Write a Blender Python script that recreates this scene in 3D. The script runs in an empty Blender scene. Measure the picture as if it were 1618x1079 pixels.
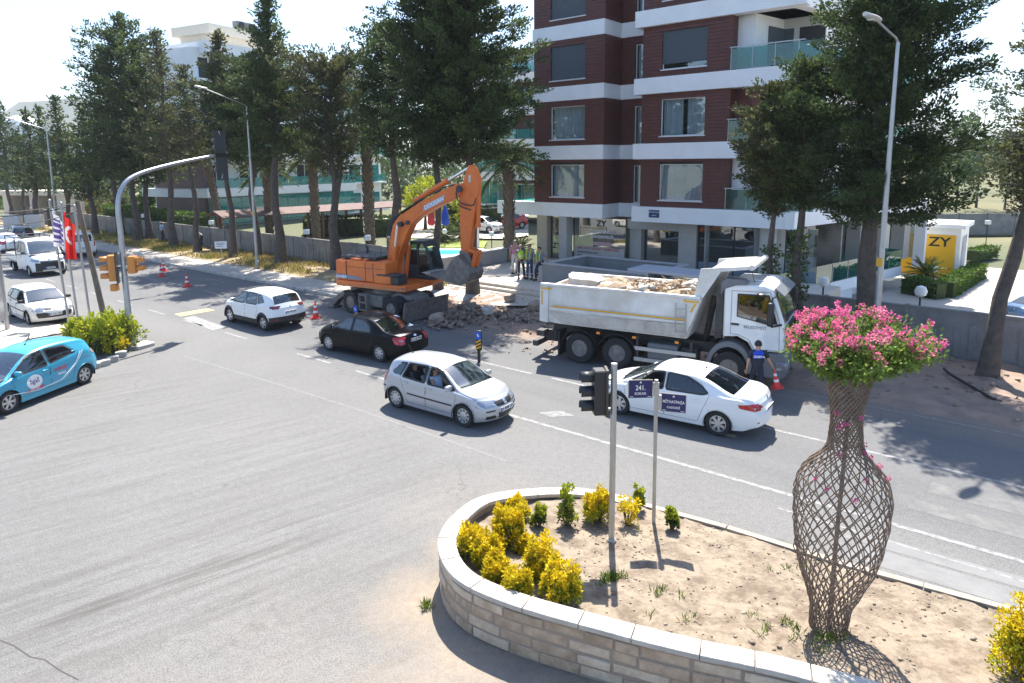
import bpy, bmesh, math, random
import numpy as np
from mathutils import Vector, Matrix, noise as mnoise
from mathutils.bvhtree import BVHTree
from mathutils.geometry import tessellate_polygon
rnd = random.Random(7)
nr = np.random.default_rng(7)
SC = bpy.context.scene
COL = SC.collection
R = math.radians
# ---------------------------------------------------------------- camera
CAMH = 6.77
cam_data = bpy.data.cameras.new('camera')
cam_data.sensor_width = 36.0
cam_data.sensor_fit = 'HORIZONTAL'
cam_data.lens = 1069.0 / 1618.0 * 36.0
cam_data.shift_y = -114.5 / 1618.0          # drone picture with straightened verticals
cam_data.clip_start = 0.1
cam_data.clip_end = 6000
cam = bpy.data.objects.new('camera', cam_data)
COL.objects.link(cam)
PITCH = math.atan2(167, 1069)
ROLL = math.atan2(52, 6845)
cam.matrix_world = Matrix.Translation((0, 0, CAMH)) @ Matrix.Rotation(R(90) - PITCH, 4, 'X') @ Matrix.Rotation(-ROLL, 4, 'Z')
SC.camera = cam
# ---------------------------------------------------------------- sky, sun, exposure
SUN_EL, SUN_AZ = R(57), R(7)                # azimuth measured from +Y towards +X
w = bpy.data.worlds.new('World'); SC.world = w; w.use_nodes = True
nt = w.node_tree; nt.nodes.clear()
o_ = nt.nodes.new('ShaderNodeOutputWorld'); bg = nt.nodes.new('ShaderNodeBackground')
sky = nt.nodes.new('ShaderNodeTexSky'); sky.sky_type = 'NISHITA'; sky.sun_disc = False
sky.sun_elevation = SUN_EL; sky.sun_rotation = SUN_AZ; sky.altitude = 0
sky.air_density = 1.1; sky.dust_density = 1.2; sky.ozone_density = 6.0
bg.inputs['Strength'].default_value = 0.115
nt.links.new(sky.outputs[0], bg.inputs[0]); nt.links.new(bg.outputs[0], o_.inputs[0])
sun_d = bpy.data.lights.new('sun', 'SUN'); sun_d.energy = 5.0; sun_d.angle = R(0.53); sun_d.color = (1, .95, .865)
sun = bpy.data.objects.new('sun', sun_d); COL.objects.link(sun)
sdir = Vector((math.cos(SUN_EL) * math.sin(SUN_AZ), math.cos(SUN_EL) * math.cos(SUN_AZ), math.sin(SUN_EL)))
sun.rotation_euler = sdir.to_track_quat('Z', 'Y').to_euler()
sun.location = (0, 60, 80)
SC.view_settings.view_transform = 'Standard'; SC.view_settings.look = 'None'
SC.view_settings.gamma = 1; SC.view_settings.use_curve_mapping = False
SC.view_settings.exposure = 1.42
SC.cycles.max_bounces = 6; SC.cycles.transparent_max_bounces = 12
SC.cycles.diffuse_bounces = 3; SC.cycles.glossy_bounces = 3; SC.cycles.transmission_bounces = 4
SC.cycles.use_denoising = True
SC.cycles.sample_clamp_indirect = 4.0

# ---------------------------------------------------------------- placing helpers
_cm = cam.matrix_world.to_3x3()
def ray(px, py):
    return _cm @ Vector(((px - 809) / 1069, -(py - 425) / 1069, -1))
def at(px, py, z=0.0):
    """survey point: the place at height z seen at this spot of the photograph"""
    d = ray(px, py); k = (z - CAMH) / d.z
    return Vector((d.x * k, d.y * k, z))
def atd(px, py, Y):
    d = ray(px, py); k = Y / d.y
    return Vector((d.x * k, d.y * k, CAMH + d.z * k))
def zat(py, p):
    """height above point p that is seen in row py"""
    lo, hi = -10., 90.
    inv = _cm.transposed()
    for _ in range(50):
        m = (lo + hi) / 2
        v = inv @ Vector((p[0], p[1], m - CAMH))
        y = 425 - 1069 * (v.y / -v.z)
        if y > py: lo = m
        else: hi = m
    return lo
STREET = R(-39.4)
E1 = Vector((math.cos(STREET), math.sin(STREET), 0)); E2 = Vector((-E1.y, E1.x, 0))

# ---------------------------------------------------------------- materials
MATS = {}
def lin(c):
    return tuple(((x / 12.92) if x <= .04045 else ((x + .055) / 1.055) ** 2.4) for x in c)
def hexc(h):
    return lin(tuple(int(h[i:i + 2], 16) / 255 for i in (0, 2, 4)))
def mat(name, col, rough=.6, metal=0., var=0., vscale=3., bump=0., bscale=40., col2=None, coat=0., spec=.5, island=0., emis=None, trans=0., obj=False):
    if name in MATS: return MATS[name]
    m = bpy.data.materials.new(name); m.use_nodes = True; MATS[name] = m
    n = m.node_tree.nodes; l = m.node_tree.links; b = n['Principled BSDF']
    b.inputs['Base Color'].default_value = (*col, 1); b.inputs['Roughness'].default_value = rough
    b.inputs['Metallic'].default_value = metal
    b.inputs['Coat Weight'].default_value = coat; b.inputs['Coat Roughness'].default_value = .04
    b.inputs['Specular IOR Level'].default_value = spec
    geo = None
    src = None
    if var or bump or col2 or island:
        geo = n.new('ShaderNodeNewGeometry')
        tc = n.new('ShaderNodeTexCoord')
        src = tc.outputs['Object'] if obj else geo.outputs['Position']
    last = None
    if col2 is not None or var:
        nz = n.new('ShaderNodeTexNoise'); nz.inputs['Scale'].default_value = vscale; nz.inputs['Detail'].default_value = 6
        nz.inputs['Roughness'].default_value = .65
        l.new(src, nz.inputs['Vector'])
        cr = n.new('ShaderNodeValToRGB'); l.new(nz.outputs['Fac'], cr.inputs[0])
        c2 = col2 if col2 is not None else tuple(max(0, x * (1 - var)) for x in col)
        c1 = col if col2 is not None else tuple(min(1, x * (1 + var)) for x in col)
        cr.color_ramp.elements[0].position = .35; cr.color_ramp.elements[1].position = .65
        cr.color_ramp.elements[0].color = (*c2, 1); cr.color_ramp.elements[1].color = (*c1, 1)
        last = cr.outputs[0]
    if island:
        hs = n.new('ShaderNodeHueSaturation')
        mr = n.new('ShaderNodeMapRange'); mr.inputs['To Min'].default_value = 1 - island; mr.inputs['To Max'].default_value = 1 + island
        l.new(geo.outputs['Random Per Island'], mr.inputs[0]); l.new(mr.outputs[0], hs.inputs['Value'])
        mr2 = n.new('ShaderNodeMapRange'); mr2.inputs['To Min'].default_value = .5 - .04 * island; mr2.inputs['To Max'].default_value = .5 + .04 * island
        ml = n.new('ShaderNodeMath'); ml.operation = 'MULTIPLY'; ml.inputs[1].default_value = 7.13
        fr = n.new('ShaderNodeMath'); fr.operation = 'FRACT'
        l.new(geo.outputs['Random Per Island'], ml.inputs[0]); l.new(ml.outputs[0], fr.inputs[0]); l.new(fr.outputs[0], mr2.inputs[0])
        l.new(mr2.outputs[0], hs.inputs['Hue'])
        if last: l.new(last, hs.inputs['Color'])
        else: hs.inputs['Color'].default_value = (*col, 1)
        last = hs.outputs[0]
    if last: l.new(last, b.inputs['Base Color'])
    if bump:
        nb = n.new('ShaderNodeTexNoise'); nb.inputs['Scale'].default_value = bscale; nb.inputs['Detail'].default_value = 4
        l.new(src, nb.inputs['Vector'])
        bp = n.new('ShaderNodeBump'); bp.inputs['Strength'].default_value = bump; bp.inputs['Distance'].default_value = .03
        l.new(nb.outputs['Fac'], bp.inputs['Height']); l.new(bp.outputs[0], b.inputs['Normal'])
    if emis: b.inputs['Emission Color'].default_value = (*emis, 1); b.inputs['Emission Strength'].default_value = 1
    if trans:
        out = n['Material Output']; t = n.new('ShaderNodeBsdfTranslucent'); mx = n.new('ShaderNodeMixShader'); mx.inputs[0].default_value = trans
        if last: l.new(last, t.inputs[0])
        else: t.inputs[0].default_value = (*col, 1)
        l.new(b.outputs[0], mx.inputs[1]); l.new(t.outputs[0], mx.inputs[2]); l.new(mx.outputs[0], out.inputs[0])
    return m
def glass(name, tint, opacity=.25, body=(.02, .03, .03), rough=.02, refl=.07):
    """thin window glass: tinted see-through, with a little body and Fresnel reflection"""
    if name in MATS: return MATS[name]
    m = bpy.data.materials.new(name); m.use_nodes = True; MATS[name] = m
    n = m.node_tree.nodes; l = m.node_tree.links; n.remove(n['Principled BSDF']); out = n['Material Output']
    tr = n.new('ShaderNodeBsdfTransparent'); tr.inputs[0].default_value = (*tint, 1)
    df = n.new('ShaderNodeBsdfDiffuse'); df.inputs[0].default_value = (*body, 1)
    gl = n.new('ShaderNodeBsdfGlossy'); gl.inputs['Roughness'].default_value = rough; gl.inputs[0].default_value = (1, 1, 1, 1)
    m1 = n.new('ShaderNodeMixShader'); m1.inputs[0].default_value = opacity
    l.new(tr.outputs[0], m1.inputs[1]); l.new(df.outputs[0], m1.inputs[2])
    lw = n.new('ShaderNodeLayerWeight'); pw = n.new('ShaderNodeMath'); pw.operation = 'POWER'; pw.inputs[1].default_value = 4.5
    l.new(lw.outputs['Facing'], pw.inputs[0])
    mr = n.new('ShaderNodeMapRange'); mr.inputs['To Min'].default_value = refl; mr.inputs['To Max'].default_value = .95; l.new(pw.outputs[0], mr.inputs[0])
    m2 = n.new('ShaderNodeMixShader'); l.new(mr.outputs[0], m2.inputs[0])
    l.new(m1.outputs[0], m2.inputs[1]); l.new(gl.outputs[0], m2.inputs[2]); l.new(m2.outputs[0], out.inputs[0])
    return m
# ---------------------------------------------------------------- mesh builder
class MB:
    def __init__(s): s.v = []; s.f = []
    def add(s, vs, fs):
        o = len(s.v); s.v.extend([tuple(x) for x in vs]); s.f.extend([tuple(i + o for i in f) for f in fs]); return s
    def box(s, c, d, rz=0., M=None):
        hx, hy, hz = d[0] / 2, d[1] / 2, d[2] / 2
        ca, sa = math.cos(rz), math.sin(rz)
        vs = []
        for x, y, z in ((-1, -1, -1), (1, -1, -1), (1, 1, -1), (-1, 1, -1), (-1, -1, 1), (1, -1, 1), (1, 1, 1), (-1, 1, 1)):
            X, Y, Z = x * hx, y * hy, z * hz
            p = (c[0] + X * ca - Y * sa, c[1] + X * sa + Y * ca, c[2] + Z)
            vs.append(tuple(M @ Vector(p)) if M else p)
        return s.add(vs, [(3, 2, 1, 0), (4, 5, 6, 7), (0, 1, 5, 4), (1, 2, 6, 5), (2, 3, 7, 6), (3, 0, 4, 7)])
    def bx(s, x0, x1, y0, y1, z0, z1, M=None):
        return s.box(((x0 + x1) / 2, (y0 + y1) / 2, (z0 + z1) / 2), (x1 - x0, y1 - y0, z1 - z0), M=M)
    def prism(s, poly, a0, a1, axis='y', M=None):
        """poly in the two other axes, extruded along axis from a0 to a1"""
        n = len(poly)
        def P(u, v, a):
            p = {'x': (a, u, v), 'y': (u, a, v), 'z': (u, v, a)}[axis]
            return tuple(M @ Vector(p)) if M else p
        vs = [P(u, v, a0) for u, v in poly] + [P(u, v, a1) for u, v in poly]
        tri = tessellate_polygon([[Vector((u, v, 0)) for u, v in poly]])
        area = sum(poly[i][0] * poly[(i + 1) % n][1] - poly[(i + 1) % n][0] * poly[i][1] for i in range(n))
        fs = []
        conv = n <= 4
        if conv: fs += [tuple(range(n)), tuple(range(2 * n - 1, n - 1, -1))]
        else:
            fs += [tuple(t) for t in tri]; fs += [tuple(i + n for i in t[::-1]) for t in tri]
        fs += [(i, i + n, (i + 1) % n + n, (i + 1) % n) for i in range(n)]
        return s.add(vs, fs)
    def tube(s, pts, r, n=8, cap=True, ry=None):
        pts = [Vector(p) for p in pts]; m = len(pts)
        rs = r if isinstance(r, (list, tuple)) else [r] * m
        vs = []; up = None
        for i, p in enumerate(pts):
            t = (pts[min(i + 1, m - 1)] - pts[max(i - 1, 0)])
            t = t.normalized() if t.length > 1e-9 else Vector((0, 0, 1))
            if up is None:
                up = Vector((0, 0, 1)) if abs(t.z) < .9 else Vector((0, 1, 0))
            a = t.cross(up)
            if a.length < 1e-6: a = t.cross(Vector((1, 0, 0)))
            a.normalize(); b = a.cross(t).normalized(); up = b
            for k in range(n):
                th = 2 * math.pi * (k + .5) / n
                vs.append(tuple(p + a * (math.cos(th) * rs[i]) + b * (math.sin(th) * (rs[i] if ry is None else ry))))
        fs = []
        for i in range(m - 1):
            for k in range(n):
                k2 = (k + 1) % n
                fs.append((i * n + k, i * n + k2, (i + 1) * n + k2, (i + 1) * n + k))
        if cap:
            fs.append(tuple(range(n - 1, -1, -1))); fs.append(tuple(range((m - 1) * n, m * n)))
        return s.add(vs, fs)
    def lathe(s, prof, n=20, c=(0, 0, 0), axis='z', cap=True, M=None):
        """prof: (radius, height)"""
        vs = []
        for r_, h in prof:
            for k in range(n):
                th = 2 * math.pi * k / n; a, b = r_ * math.cos(th), r_ * math.sin(th)
                p = {'z': (a, b, h), 'y': (a, h, b), 'x': (h, a, b)}[axis]
                p = Vector((p[0] + c[0], p[1] + c[1], p[2] + c[2]))
                vs.append(tuple(M @ p) if M else tuple(p))
        m = len(prof); fs = []
        for i in range(m - 1):
            for k in range(n):
                k2 = (k + 1) % n
                fs.append((i * n + k, i * n + k2, (i + 1) * n + k2, (i + 1) * n + k))
        if cap: fs.append(tuple(range(n - 1, -1, -1))); fs.append(tuple(range((m - 1) * n, m * n)))
        return s.add(vs, fs)
    def poly(s, pts):
        o = [Vector(p) for p in pts]
        if len(o) <= 4: return s.add(o, [tuple(range(len(o)))])
        return s.add(o, [tuple(t) for t in tessellate_polygon([o])])
    def quad(s, a, b, c, d): return s.add([a, b, c, d], [(0, 1, 2, 3)])
    def mesh(s, name, m=None, smooth=False, fix=True):
        me = bpy.data.meshes.new(name); me.from_pydata(s.v, [], s.f)
        if fix:
            bm = bmesh.new(); bm.from_mesh(me); bmesh.ops.recalc_face_normals(bm, faces=bm.faces); bm.to_mesh(me); bm.free()
        if m: me.materials.append(m)
        if smooth:
            me.polygons.foreach_set('use_smooth', [True] * len(me.polygons))
        return me
    def build(s, name, m, parent=None, bevel=0., smooth=False, seg=2, fix=True, angle=40):
        me = s.mesh(name, m, smooth or bevel > 0, fix)
        o = bpy.data.objects.new(name, me); COL.objects.link(o)
        if parent is not None: o.parent = parent
        if bevel:
            b = o.modifiers.new('bevel', 'BEVEL'); b.width = bevel; b.segments = seg; b.limit_method = 'ANGLE'; b.angle_limit = R(35)
        if smooth or bevel: autosmooth(me, angle)
        return o
def autosmooth(me, ang):
    bm = bmesh.new(); bm.from_mesh(me)
    a = R(ang)
    for e in bm.edges:
        if len(e.link_faces) == 2 and e.calc_face_angle(0) > a: e.smooth = False
    bm.to_mesh(me); bm.free()
def npmesh(name, V, F, m=None, smooth=False):
    """fast mesh from arrays: V (n,3), F (k,4) or (k,3)"""
    V = np.asarray(V, np.float32); F = np.asarray(F, np.int32)
    me = bpy.data.meshes.new(name); k, c = F.shape
    me.vertices.add(len(V)); me.vertices.foreach_set('co', V.ravel())
    me.loops.add(k * c); me.loops.foreach_set('vertex_index', F.ravel())
    me.polygons.add(k); me.polygons.foreach_set('loop_start', np.arange(k, dtype=np.int32) * c)
    me.update(calc_edges=True)
    if smooth: me.polygons.foreach_set('use_smooth', np.ones(k, bool))
    if m: me.materials.append(m)
    return me
def link(name, me, parent=None):
    o = bpy.data.objects.new(name, me); COL.objects.link(o)
    if parent is not None: o.parent = parent
    return o
def tag(o, label, cat, group=None):
    o['label'] = label; o['category'] = cat
    if group: o['group'] = group
    return o
def structure(o): o['kind'] = 'structure'; return o
def stuff(o): o['kind'] = 'stuff'; return o
def thing(name, loc, label, cat, rz=0., group=None):
    o = bpy.data.objects.new(name, None); COL.objects.link(o); o.empty_display_size = .3
    o.location = loc; o.rotation_euler = (0, 0, rz)
    return tag(o, label, cat, group)
def copy_tree(o, parent=None):
    c = o.copy(); COL.objects.link(c)
    if parent is not None: c.parent = parent
    for ch in o.children: copy_tree(ch, c)
    return c
def text(name, body, size, m, parent, loc, rot, ext=.002, sx=1., bold=False):
    """lettering lying in its own XY plane, centred"""
    cu = bpy.data.curves.new(name, 'FONT'); cu.body = body; cu.size = size; cu.align_x = 'CENTER'; cu.align_y = 'CENTER'
    cu.extrude = ext; cu.resolution_u = 2
    if bold: cu.offset = size * .018
    o = bpy.data.objects.new(name, cu); COL.objects.link(o); cu.materials.append(m)
    me = bpy.data.meshes.new_from_object(o); bpy.data.objects.remove(o); bpy.data.curves.remove(cu)
    me.name = name; o = link(name, me, parent); stuff(o)
    o.location = loc; o.rotation_euler = rot; o.scale = (sx, 1, 1)
    return o
def curve_pts(pts, n=8):
    """Catmull-Rom through pts"""
    P = [Vector(p) for p in pts]; out = []
    P = [P[0] * 2 - P[1]] + P + [P[-1] * 2 - P[-2]]
    for i in range(1, len(P) - 2):
        for k in range(n):
            t = k / n; a, b, c, d = P[i - 1], P[i], P[i + 1], P[i + 2]
            out.append(.5 * ((2 * b) + (-a + c) * t + (2 * a - 5 * b + 4 * c - d) * t * t + (-a + 3 * b - 3 * c + d) * t ** 3))
    out.append(P[-2]); return out

M_white = mat('white_paint_wall', (.78, .78, .76), .6, var=.05, vscale=.6)
M_conc = mat('concrete', (.36, .34, .31), .85, var=.18, vscale=1.3, bump=.25, bscale=14)
M_galv = mat('galvanised_steel', (.42, .43, .44), .42, .75, var=.08, vscale=4)
M_black = mat('black_plastic', (.018, .018, .02), .5)
M_dark = mat('dark_rubber', (.022, .022, .023), .75)
# ================================================================ vehicles
def interp(ctrl, x, smooth=True):
    n = len(ctrl)
    if x <= ctrl[0][0]: return ctrl[0][1]
    if x >= ctrl[-1][0]: return ctrl[-1][1]
    for i in range(n - 1):
        x0, y0 = ctrl[i]; x1, y1 = ctrl[i + 1]
        if x <= x1:
            h = x1 - x0; t = (x - x0) / h
            if not smooth: return y0 + (y1 - y0) * t
            d = (y1 - y0) / h
            def slope(k):
                if k == 0 or k == n - 1: return None
                a = (ctrl[k][1] - ctrl[k - 1][1]) / (ctrl[k][0] - ctrl[k - 1][0]); b = (ctrl[k + 1][1] - ctrl[k][1]) / (ctrl[k + 1][0] - ctrl[k][0])
                return 0 if a * b <= 0 else 2 * a * b / (a + b)
            m0 = slope(i); m1 = slope(i + 1)
            if m0 is None: m0 = d
            if m1 is None: m1 = d
            t2, t3 = t * t, t ** 3
            return (2 * t3 - 3 * t2 + 1) * y0 + (t3 - 2 * t2 + t) * h * m0 + (-2 * t3 + 3 * t2) * y1 + (t3 - t2) * h * m1
def inside(poly, x, y):
    c = False; j = len(poly) - 1
    for i in range(len(poly)):
        xi, yi = poly[i]; xj, yj = poly[j]
        if (yi > y) != (yj > y) and x < (xj - xi) * (y - yi) / (yj - yi) + xi: c = not c
        j = i
    return c
def offset_poly(poly, d):
    """grow (d>0) a polygon"""
    n = len(poly); area = sum(poly[i][0] * poly[(i + 1) % n][1] - poly[(i + 1) % n][0] * poly[i][1] for i in range(n))
    sg = 1 if area > 0 else -1; out = []
    for i in range(n):
        p0, p1, p2 = (Vector(poly[(i + k) % n]) for k in (-1, 0, 1))
        a = (p1 - p0).normalized(); b = (p2 - p1).normalized()
        na = Vector((a.y, -a.x)) * sg; nb = Vector((b.y, -b.x)) * sg
        m = na + nb; L = m.length
        if L < .3: m = na; k = d
        else: m = m / L; k = d / max(.5, m.dot(na))
        out.append((p1.x + m.x * k, p1.y + m.y * k))
    return out
def round_poly(poly, r, n=3):
    out = []; N = len(poly)
    for i in range(N):
        p0, p1, p2 = (Vector(poly[(i + k) % N]) for k in (-1, 0, 1))
        a = (p0 - p1); b = (p2 - p1); rr = min(r, a.length * .45, b.length * .45)
        A = p1 + a.normalized() * rr; B = p1 + b.normalized() * rr
        for k in range(n + 1):
            t = k / n; q = A * (1 - t) ** 2 + p1 * 2 * t * (1 - t) + B * t * t
            out.append((q.x, q.y))
    return out
M_tyre = mat('tyre_rubber', (.02, .02, .021), .8, var=.25, vscale=9)
M_rim = mat('alloy_rim', (.62, .63, .64), .3, .75)
M_chrome = mat('chrome_trim', (.75, .76, .78), .15, .95)
M_well = mat('wheel_well', (.008, .008, .008), .9)
M_int = mat('car_interior', (.07, .07, .075), .8)
M_seat = mat('seat_fabric', (.13, .13, .135), .85)
M_taill = mat('tail_light_red', (.45, .008, .012), .12, coat=.6)
M_clear = mat('lamp_lens', (.30, .34, .39), .08, .5, coat=.8)
M_indic = mat('amber_lens', (.8, .25, .02), .15, coat=.5)
M_plate = mat('plate_white', (.75, .75, .73), .4)
M_plateblue = mat('plate_blue', (.01, .06, .4), .4)
M_ink = mat('black_ink', (.01, .01, .012), .5)
G_car = glass('car_glass', (.45, .53, .53), .10, (.03, .05, .055), refl=.13)
G_tint = glass('tinted_car_glass', (.10, .12, .13), .3, (.012, .018, .026), refl=.1)
G_screen = glass('windscreen_glass', (.62, .72, .72), .10, (.06, .11, .13), refl=.2)
def wheel(parent, r, wd, kind, x, y, side, hub=M_rim, name='wheel', spokes=5, parts=True):
    wobj = bpy.data.objects.new(name, None); COL.objects.link(wobj); wobj.parent = parent; wobj.location = (x, y, r)
    wobj.rotation_euler = (0, 0, 0 if side > 0 else math.pi)   # outer face towards +y
    h = wd / 2; ri = r * .66
    t = MB().lathe([(ri, -h * .9), (r * .93, -h), (r * .985, -h * .8), (r, -h * .45), (r, h * .45), (r * .985, h * .8), (r * .93, h), (ri, h * .92), (ri * .96, h * .4)], 32, axis='y', cap=False)
    t.build('tyre', M_tyre, wobj, smooth=True)
    rim = MB()
    rim.lathe([(ri * .99, h * .9), (ri * .93, h * .93), (ri * .87, h * .55)], 32, axis='y', cap=False)
    if kind == 'spoke' or kind == 'twin':
        for k in range(spokes):
            th = 2 * math.pi * k / spokes
            for off in ((0,) if kind == 'spoke' else (-.13, .13)):
                M = Matrix.Rotation(th + off, 4, 'Y')
                wdt = ri * (.17 if kind == 'spoke' else .085)
                rim.prism([(ri * .1, -wdt * 1.15), (ri * .93, -wdt * .75), (ri * .93, wdt * .75), (ri * .1, wdt * 1.15)], 0, h * .18,
                          'y', M=Matrix.Translation((0, h * .62, 0)) @ M)
        rim.lathe([(ri * .02, h * .84), (ri * .24, h * .82), (ri * .26, h * .6)], 16, axis='y', cap=True)
    else:  # wheel cover: disc with many slots
        rim.lathe([(ri * .02, h * .9), (ri * .5, h * .86), (ri * .58, h * .8)], 24, axis='y')
        for k in range(spokes):
            M = Matrix.Rotation(2 * math.pi * k / spokes, 4, 'Y')
            rim.prism([(ri * .5, -ri * .12), (ri * .93, -ri * .17), (ri * .93, ri * .14), (ri * .5, ri * .1)], 0, h * .15, 'y', M=Matrix.Translation((0, h * .7, 0)) @ M)
    rim.build('rim', hub, wobj, smooth=True)
    MB().lathe([(.001, h * .5), (ri * .92, h * .5), (ri * .92, h * .2)], 20, axis='y').build('brake_disc', mat('brake_dark', (.03, .03, .032), .6, .3), wobj, smooth=True)
    return wobj
class Car:
    """A car body from its side profile, belt line and plan width: one skin cut into body, doors, bumpers and windows."""
    def __init__(s, S):
        s.S = S; s.xf, s.xr = S['xf'], S['xr']; s.W = S['W']
        nx = S.get('nx', 120)
        # stations, dense at the ends
        s.xs = [s.xr + (s.xf - s.xr) * (.5 - .5 * math.cos(math.pi * (.08 + .84 * i / (nx - 1)))) for i in range(nx)]
        a, b = s.xs[0], s.xs[-1]
        s.xs = [s.xr + (x - a) / (b - a) * (s.xf - s.xr) for x in s.xs]
        for ex in S['ws'] + S['rw']:                 # screens start and end on a station
            i = min(range(1, nx - 1), key=lambda k: abs(s.xs[k] - ex)); s.xs[i] = ex
        s.skin()
    def half(s, x):
        S = s.S; w = s.W * interp(S['plan'], x); zb = interp(S['bot'], x); zs = interp(S['belt'], x); zt = interp(S['top'], x)
        zs = min(zs, zt - .035)
        pts = [(0, zb - .02), (w * .5, zb - .02), (w * .9, zb - .015)]
        n = 18
        for k in range(n + 1):
            t = k / n; z = zb + (zs - zb) * t
            y = w * (.945 + .055 * math.sin(math.pi * min(1, t * .78 + .13)))
            y -= w * .012 * max(0, 1 - abs(t - .72) / .08)   # swage line
            pts.append((y, z))
        y0 = pts[-1][0]; h = zt - zs; crown = .045 * min(1, h / .2) + .012
        yt = y0 - h * S.get('tum', .36) - .02; r = min(.09, h * .5)
        ze = zt - crown
        m = 10; zl = max(zs + .004, ze - r)
        for k in range(1, m + 1):
            t = k / m; pts.append((y0 + (yt + .03 - y0) * t ** 1.15, zs + (zl - zs) * t))
        A = pts[-1]; C = (yt + .012, ze + .2 * crown * .1); B = (yt - r * .9, ze + crown * (1 - ((yt - r * .9) / yt) ** 2))
        for k in range(1, 5):
            t = k / 4; pts.append((A[0] * (1 - t) ** 2 + C[0] * 2 * t * (1 - t) + B[0] * t * t, A[1] * (1 - t) ** 2 + C[1] * 2 * t * (1 - t) + B[1] * t * t))
        yb = pts[-1][0]
        for k in range(1, 10):
            y = yb * (1 - k / 9); pts.append((y, ze + crown * (1 - (y / yt) ** 2)))
        return pts
    def shift(s, x, y, z):
        S = s.S
        tf = max(0, (x - (s.xf - 1.3)) / 1.3); tr = max(0, ((s.xr + 1.0) - x) / 1.0)
        x2 = x - S.get('bowf', .2) * tf ** 1.2 * (y / s.W) ** 2 + S.get('bowr', .12) * tr ** 1.2 * (y / s.W) ** 2
        kf = max(0, (x - (s.xf - .4)) / .4); kr = max(0, ((s.xr + .4) - x) / .4)
        if kf: x2 += interp(S['fp'], z) * kf
        if kr: x2 -= interp(S['rp'], z) * kr
        return (x2, y, z)
    def skin(s):
        rows = []
        for x in s.xs:
            h = s.half(x)
            ring = [(y, z) for y, z in h] + [(-y, z) for y, z in reversed(h[1:-1])]
            rows.append([s.shift(x, y, z) for y, z in ring])
        s.N = len(rows[0]); s.H = len(h)
        V = [p for r in rows for p in r]; F = []; I = []
        N = s.N
        for i in range(len(rows) - 1):
            for j in range(N):
                j2 = (j + 1) % N
                F.append((i * N + j, (i + 1) * N + j, (i + 1) * N + j2, i * N + j2)); I.append((i, j))
        for end, i in ((0, 0), (1, len(rows) - 1)):
            x = s.xs[i]; h = s.half(x); M = 14; base = len(V); cols = M + 1
            for (y, z) in h[1:]:
                for k in range(cols):
                    yy = y * (1 - 2 * k / M); V.append(s.shift(x, yy, z))
            for j in range(len(h) - 2):
                for k in range(M):
                    a = base + j * cols + k; F.append((a, a + 1, a + cols + 1, a + cols)); I.append((-1 - end, j))
        # snap skin to the wheel arches
        for xw in (s.S['wf'], s.S['wr']):
            Ra = s.S['wrad'] * 1.13; zc = s.S['wrad']
            for k, p in enumerate(V):
                if abs(p[1]) > s.W * .6:
                    dx, dz = p[0] - xw, p[2] - zc; d = math.hypot(dx, dz)
                    if abs(d - Ra) < .028 and d > 1e-6: V[k] = (xw + dx / d * Ra, p[1], zc + dz / d * Ra)
        s.V, s.F, s.I = V, F, I
        s.bvh = BVHTree.FromPolygons([Vector(v) for v in V], F)
    def hit(s, axis, u, v, sgn, off):
        if axis == 'y': o, d = Vector((u, 3 * sgn, v)), Vector((0, -sgn, 0))
        elif axis == 'x': o, d = Vector((5 * sgn, u, v)), Vector((-sgn, 0, 0))
        else: o, d = Vector((u, v, 4)), Vector((0, 0, -1))
        h = s.bvh.ray_cast(o, d)
        if h[0] is None:
            h = s.bvh.find_nearest(Vector((u, s.W * sgn, v)) if axis == 'y' else Vector(((s.xf if sgn > 0 else s.xr), u, v)))
        n = h[1] if h[1].dot(d) < 0 else -h[1]
        return h[0] + n * off
    def patch(s, name, m, parent, axis, polys, sgn=1, off=.006, cut=.07, smooth=True):
        if not isinstance(polys[0][0], (tuple, list)): polys = [polys]
        bm = bmesh.new(); flat = [q for p in polys for q in p]
        tri = tessellate_polygon([[Vector((q[0], q[1], 0)) for q in p] for p in polys])
        vs = [bm.verts.new((q[0], q[1], 0)) for q in flat]
        for t in tri:
            try: bm.faces.new([vs[i] for i in t])
            except ValueError: pass
        for _ in range(5):
            es = [e for e in bm.edges if e.calc_length() > cut]
            if not es: break
            bmesh.ops.subdivide_edges(bm, edges=es, cuts=1); bmesh.ops.triangulate(bm, faces=bm.faces)
        ym = s.half(s.xs[-1] if sgn > 0 else s.xs[0])[12][0] * .95
        for v in bm.verts:
            if axis == 'x': v.co.x = max(-ym, min(ym, v.co.x))
            v.co = s.hit(axis, v.co.x, v.co.y, sgn, off)
        bmesh.ops.recalc_face_normals(bm, faces=bm.faces)
        me = bpy.data.meshes.new(name); bm.to_mesh(me); bm.free(); me.materials.append(m)
        if smooth: me.polygons.foreach_set('use_smooth', [True] * len(me.polygons))
        return link(name, me, parent)
    def line(s, pts, axis, sgn, r, name, m, parent, off=.002):
        P = []
        for i in range(len(pts) - 1):
            for k in range(6):
                t = k / 6; P.append(s.hit(axis, pts[i][0] * (1 - t) + pts[i + 1][0] * t, pts[i][1] * (1 - t) + pts[i + 1][1] * t, sgn, off))
        P.append(s.hit(axis, *pts[-1], sgn, off))
        return MB().tube(P, r, 5).build(name, m, parent, smooth=True)
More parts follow.
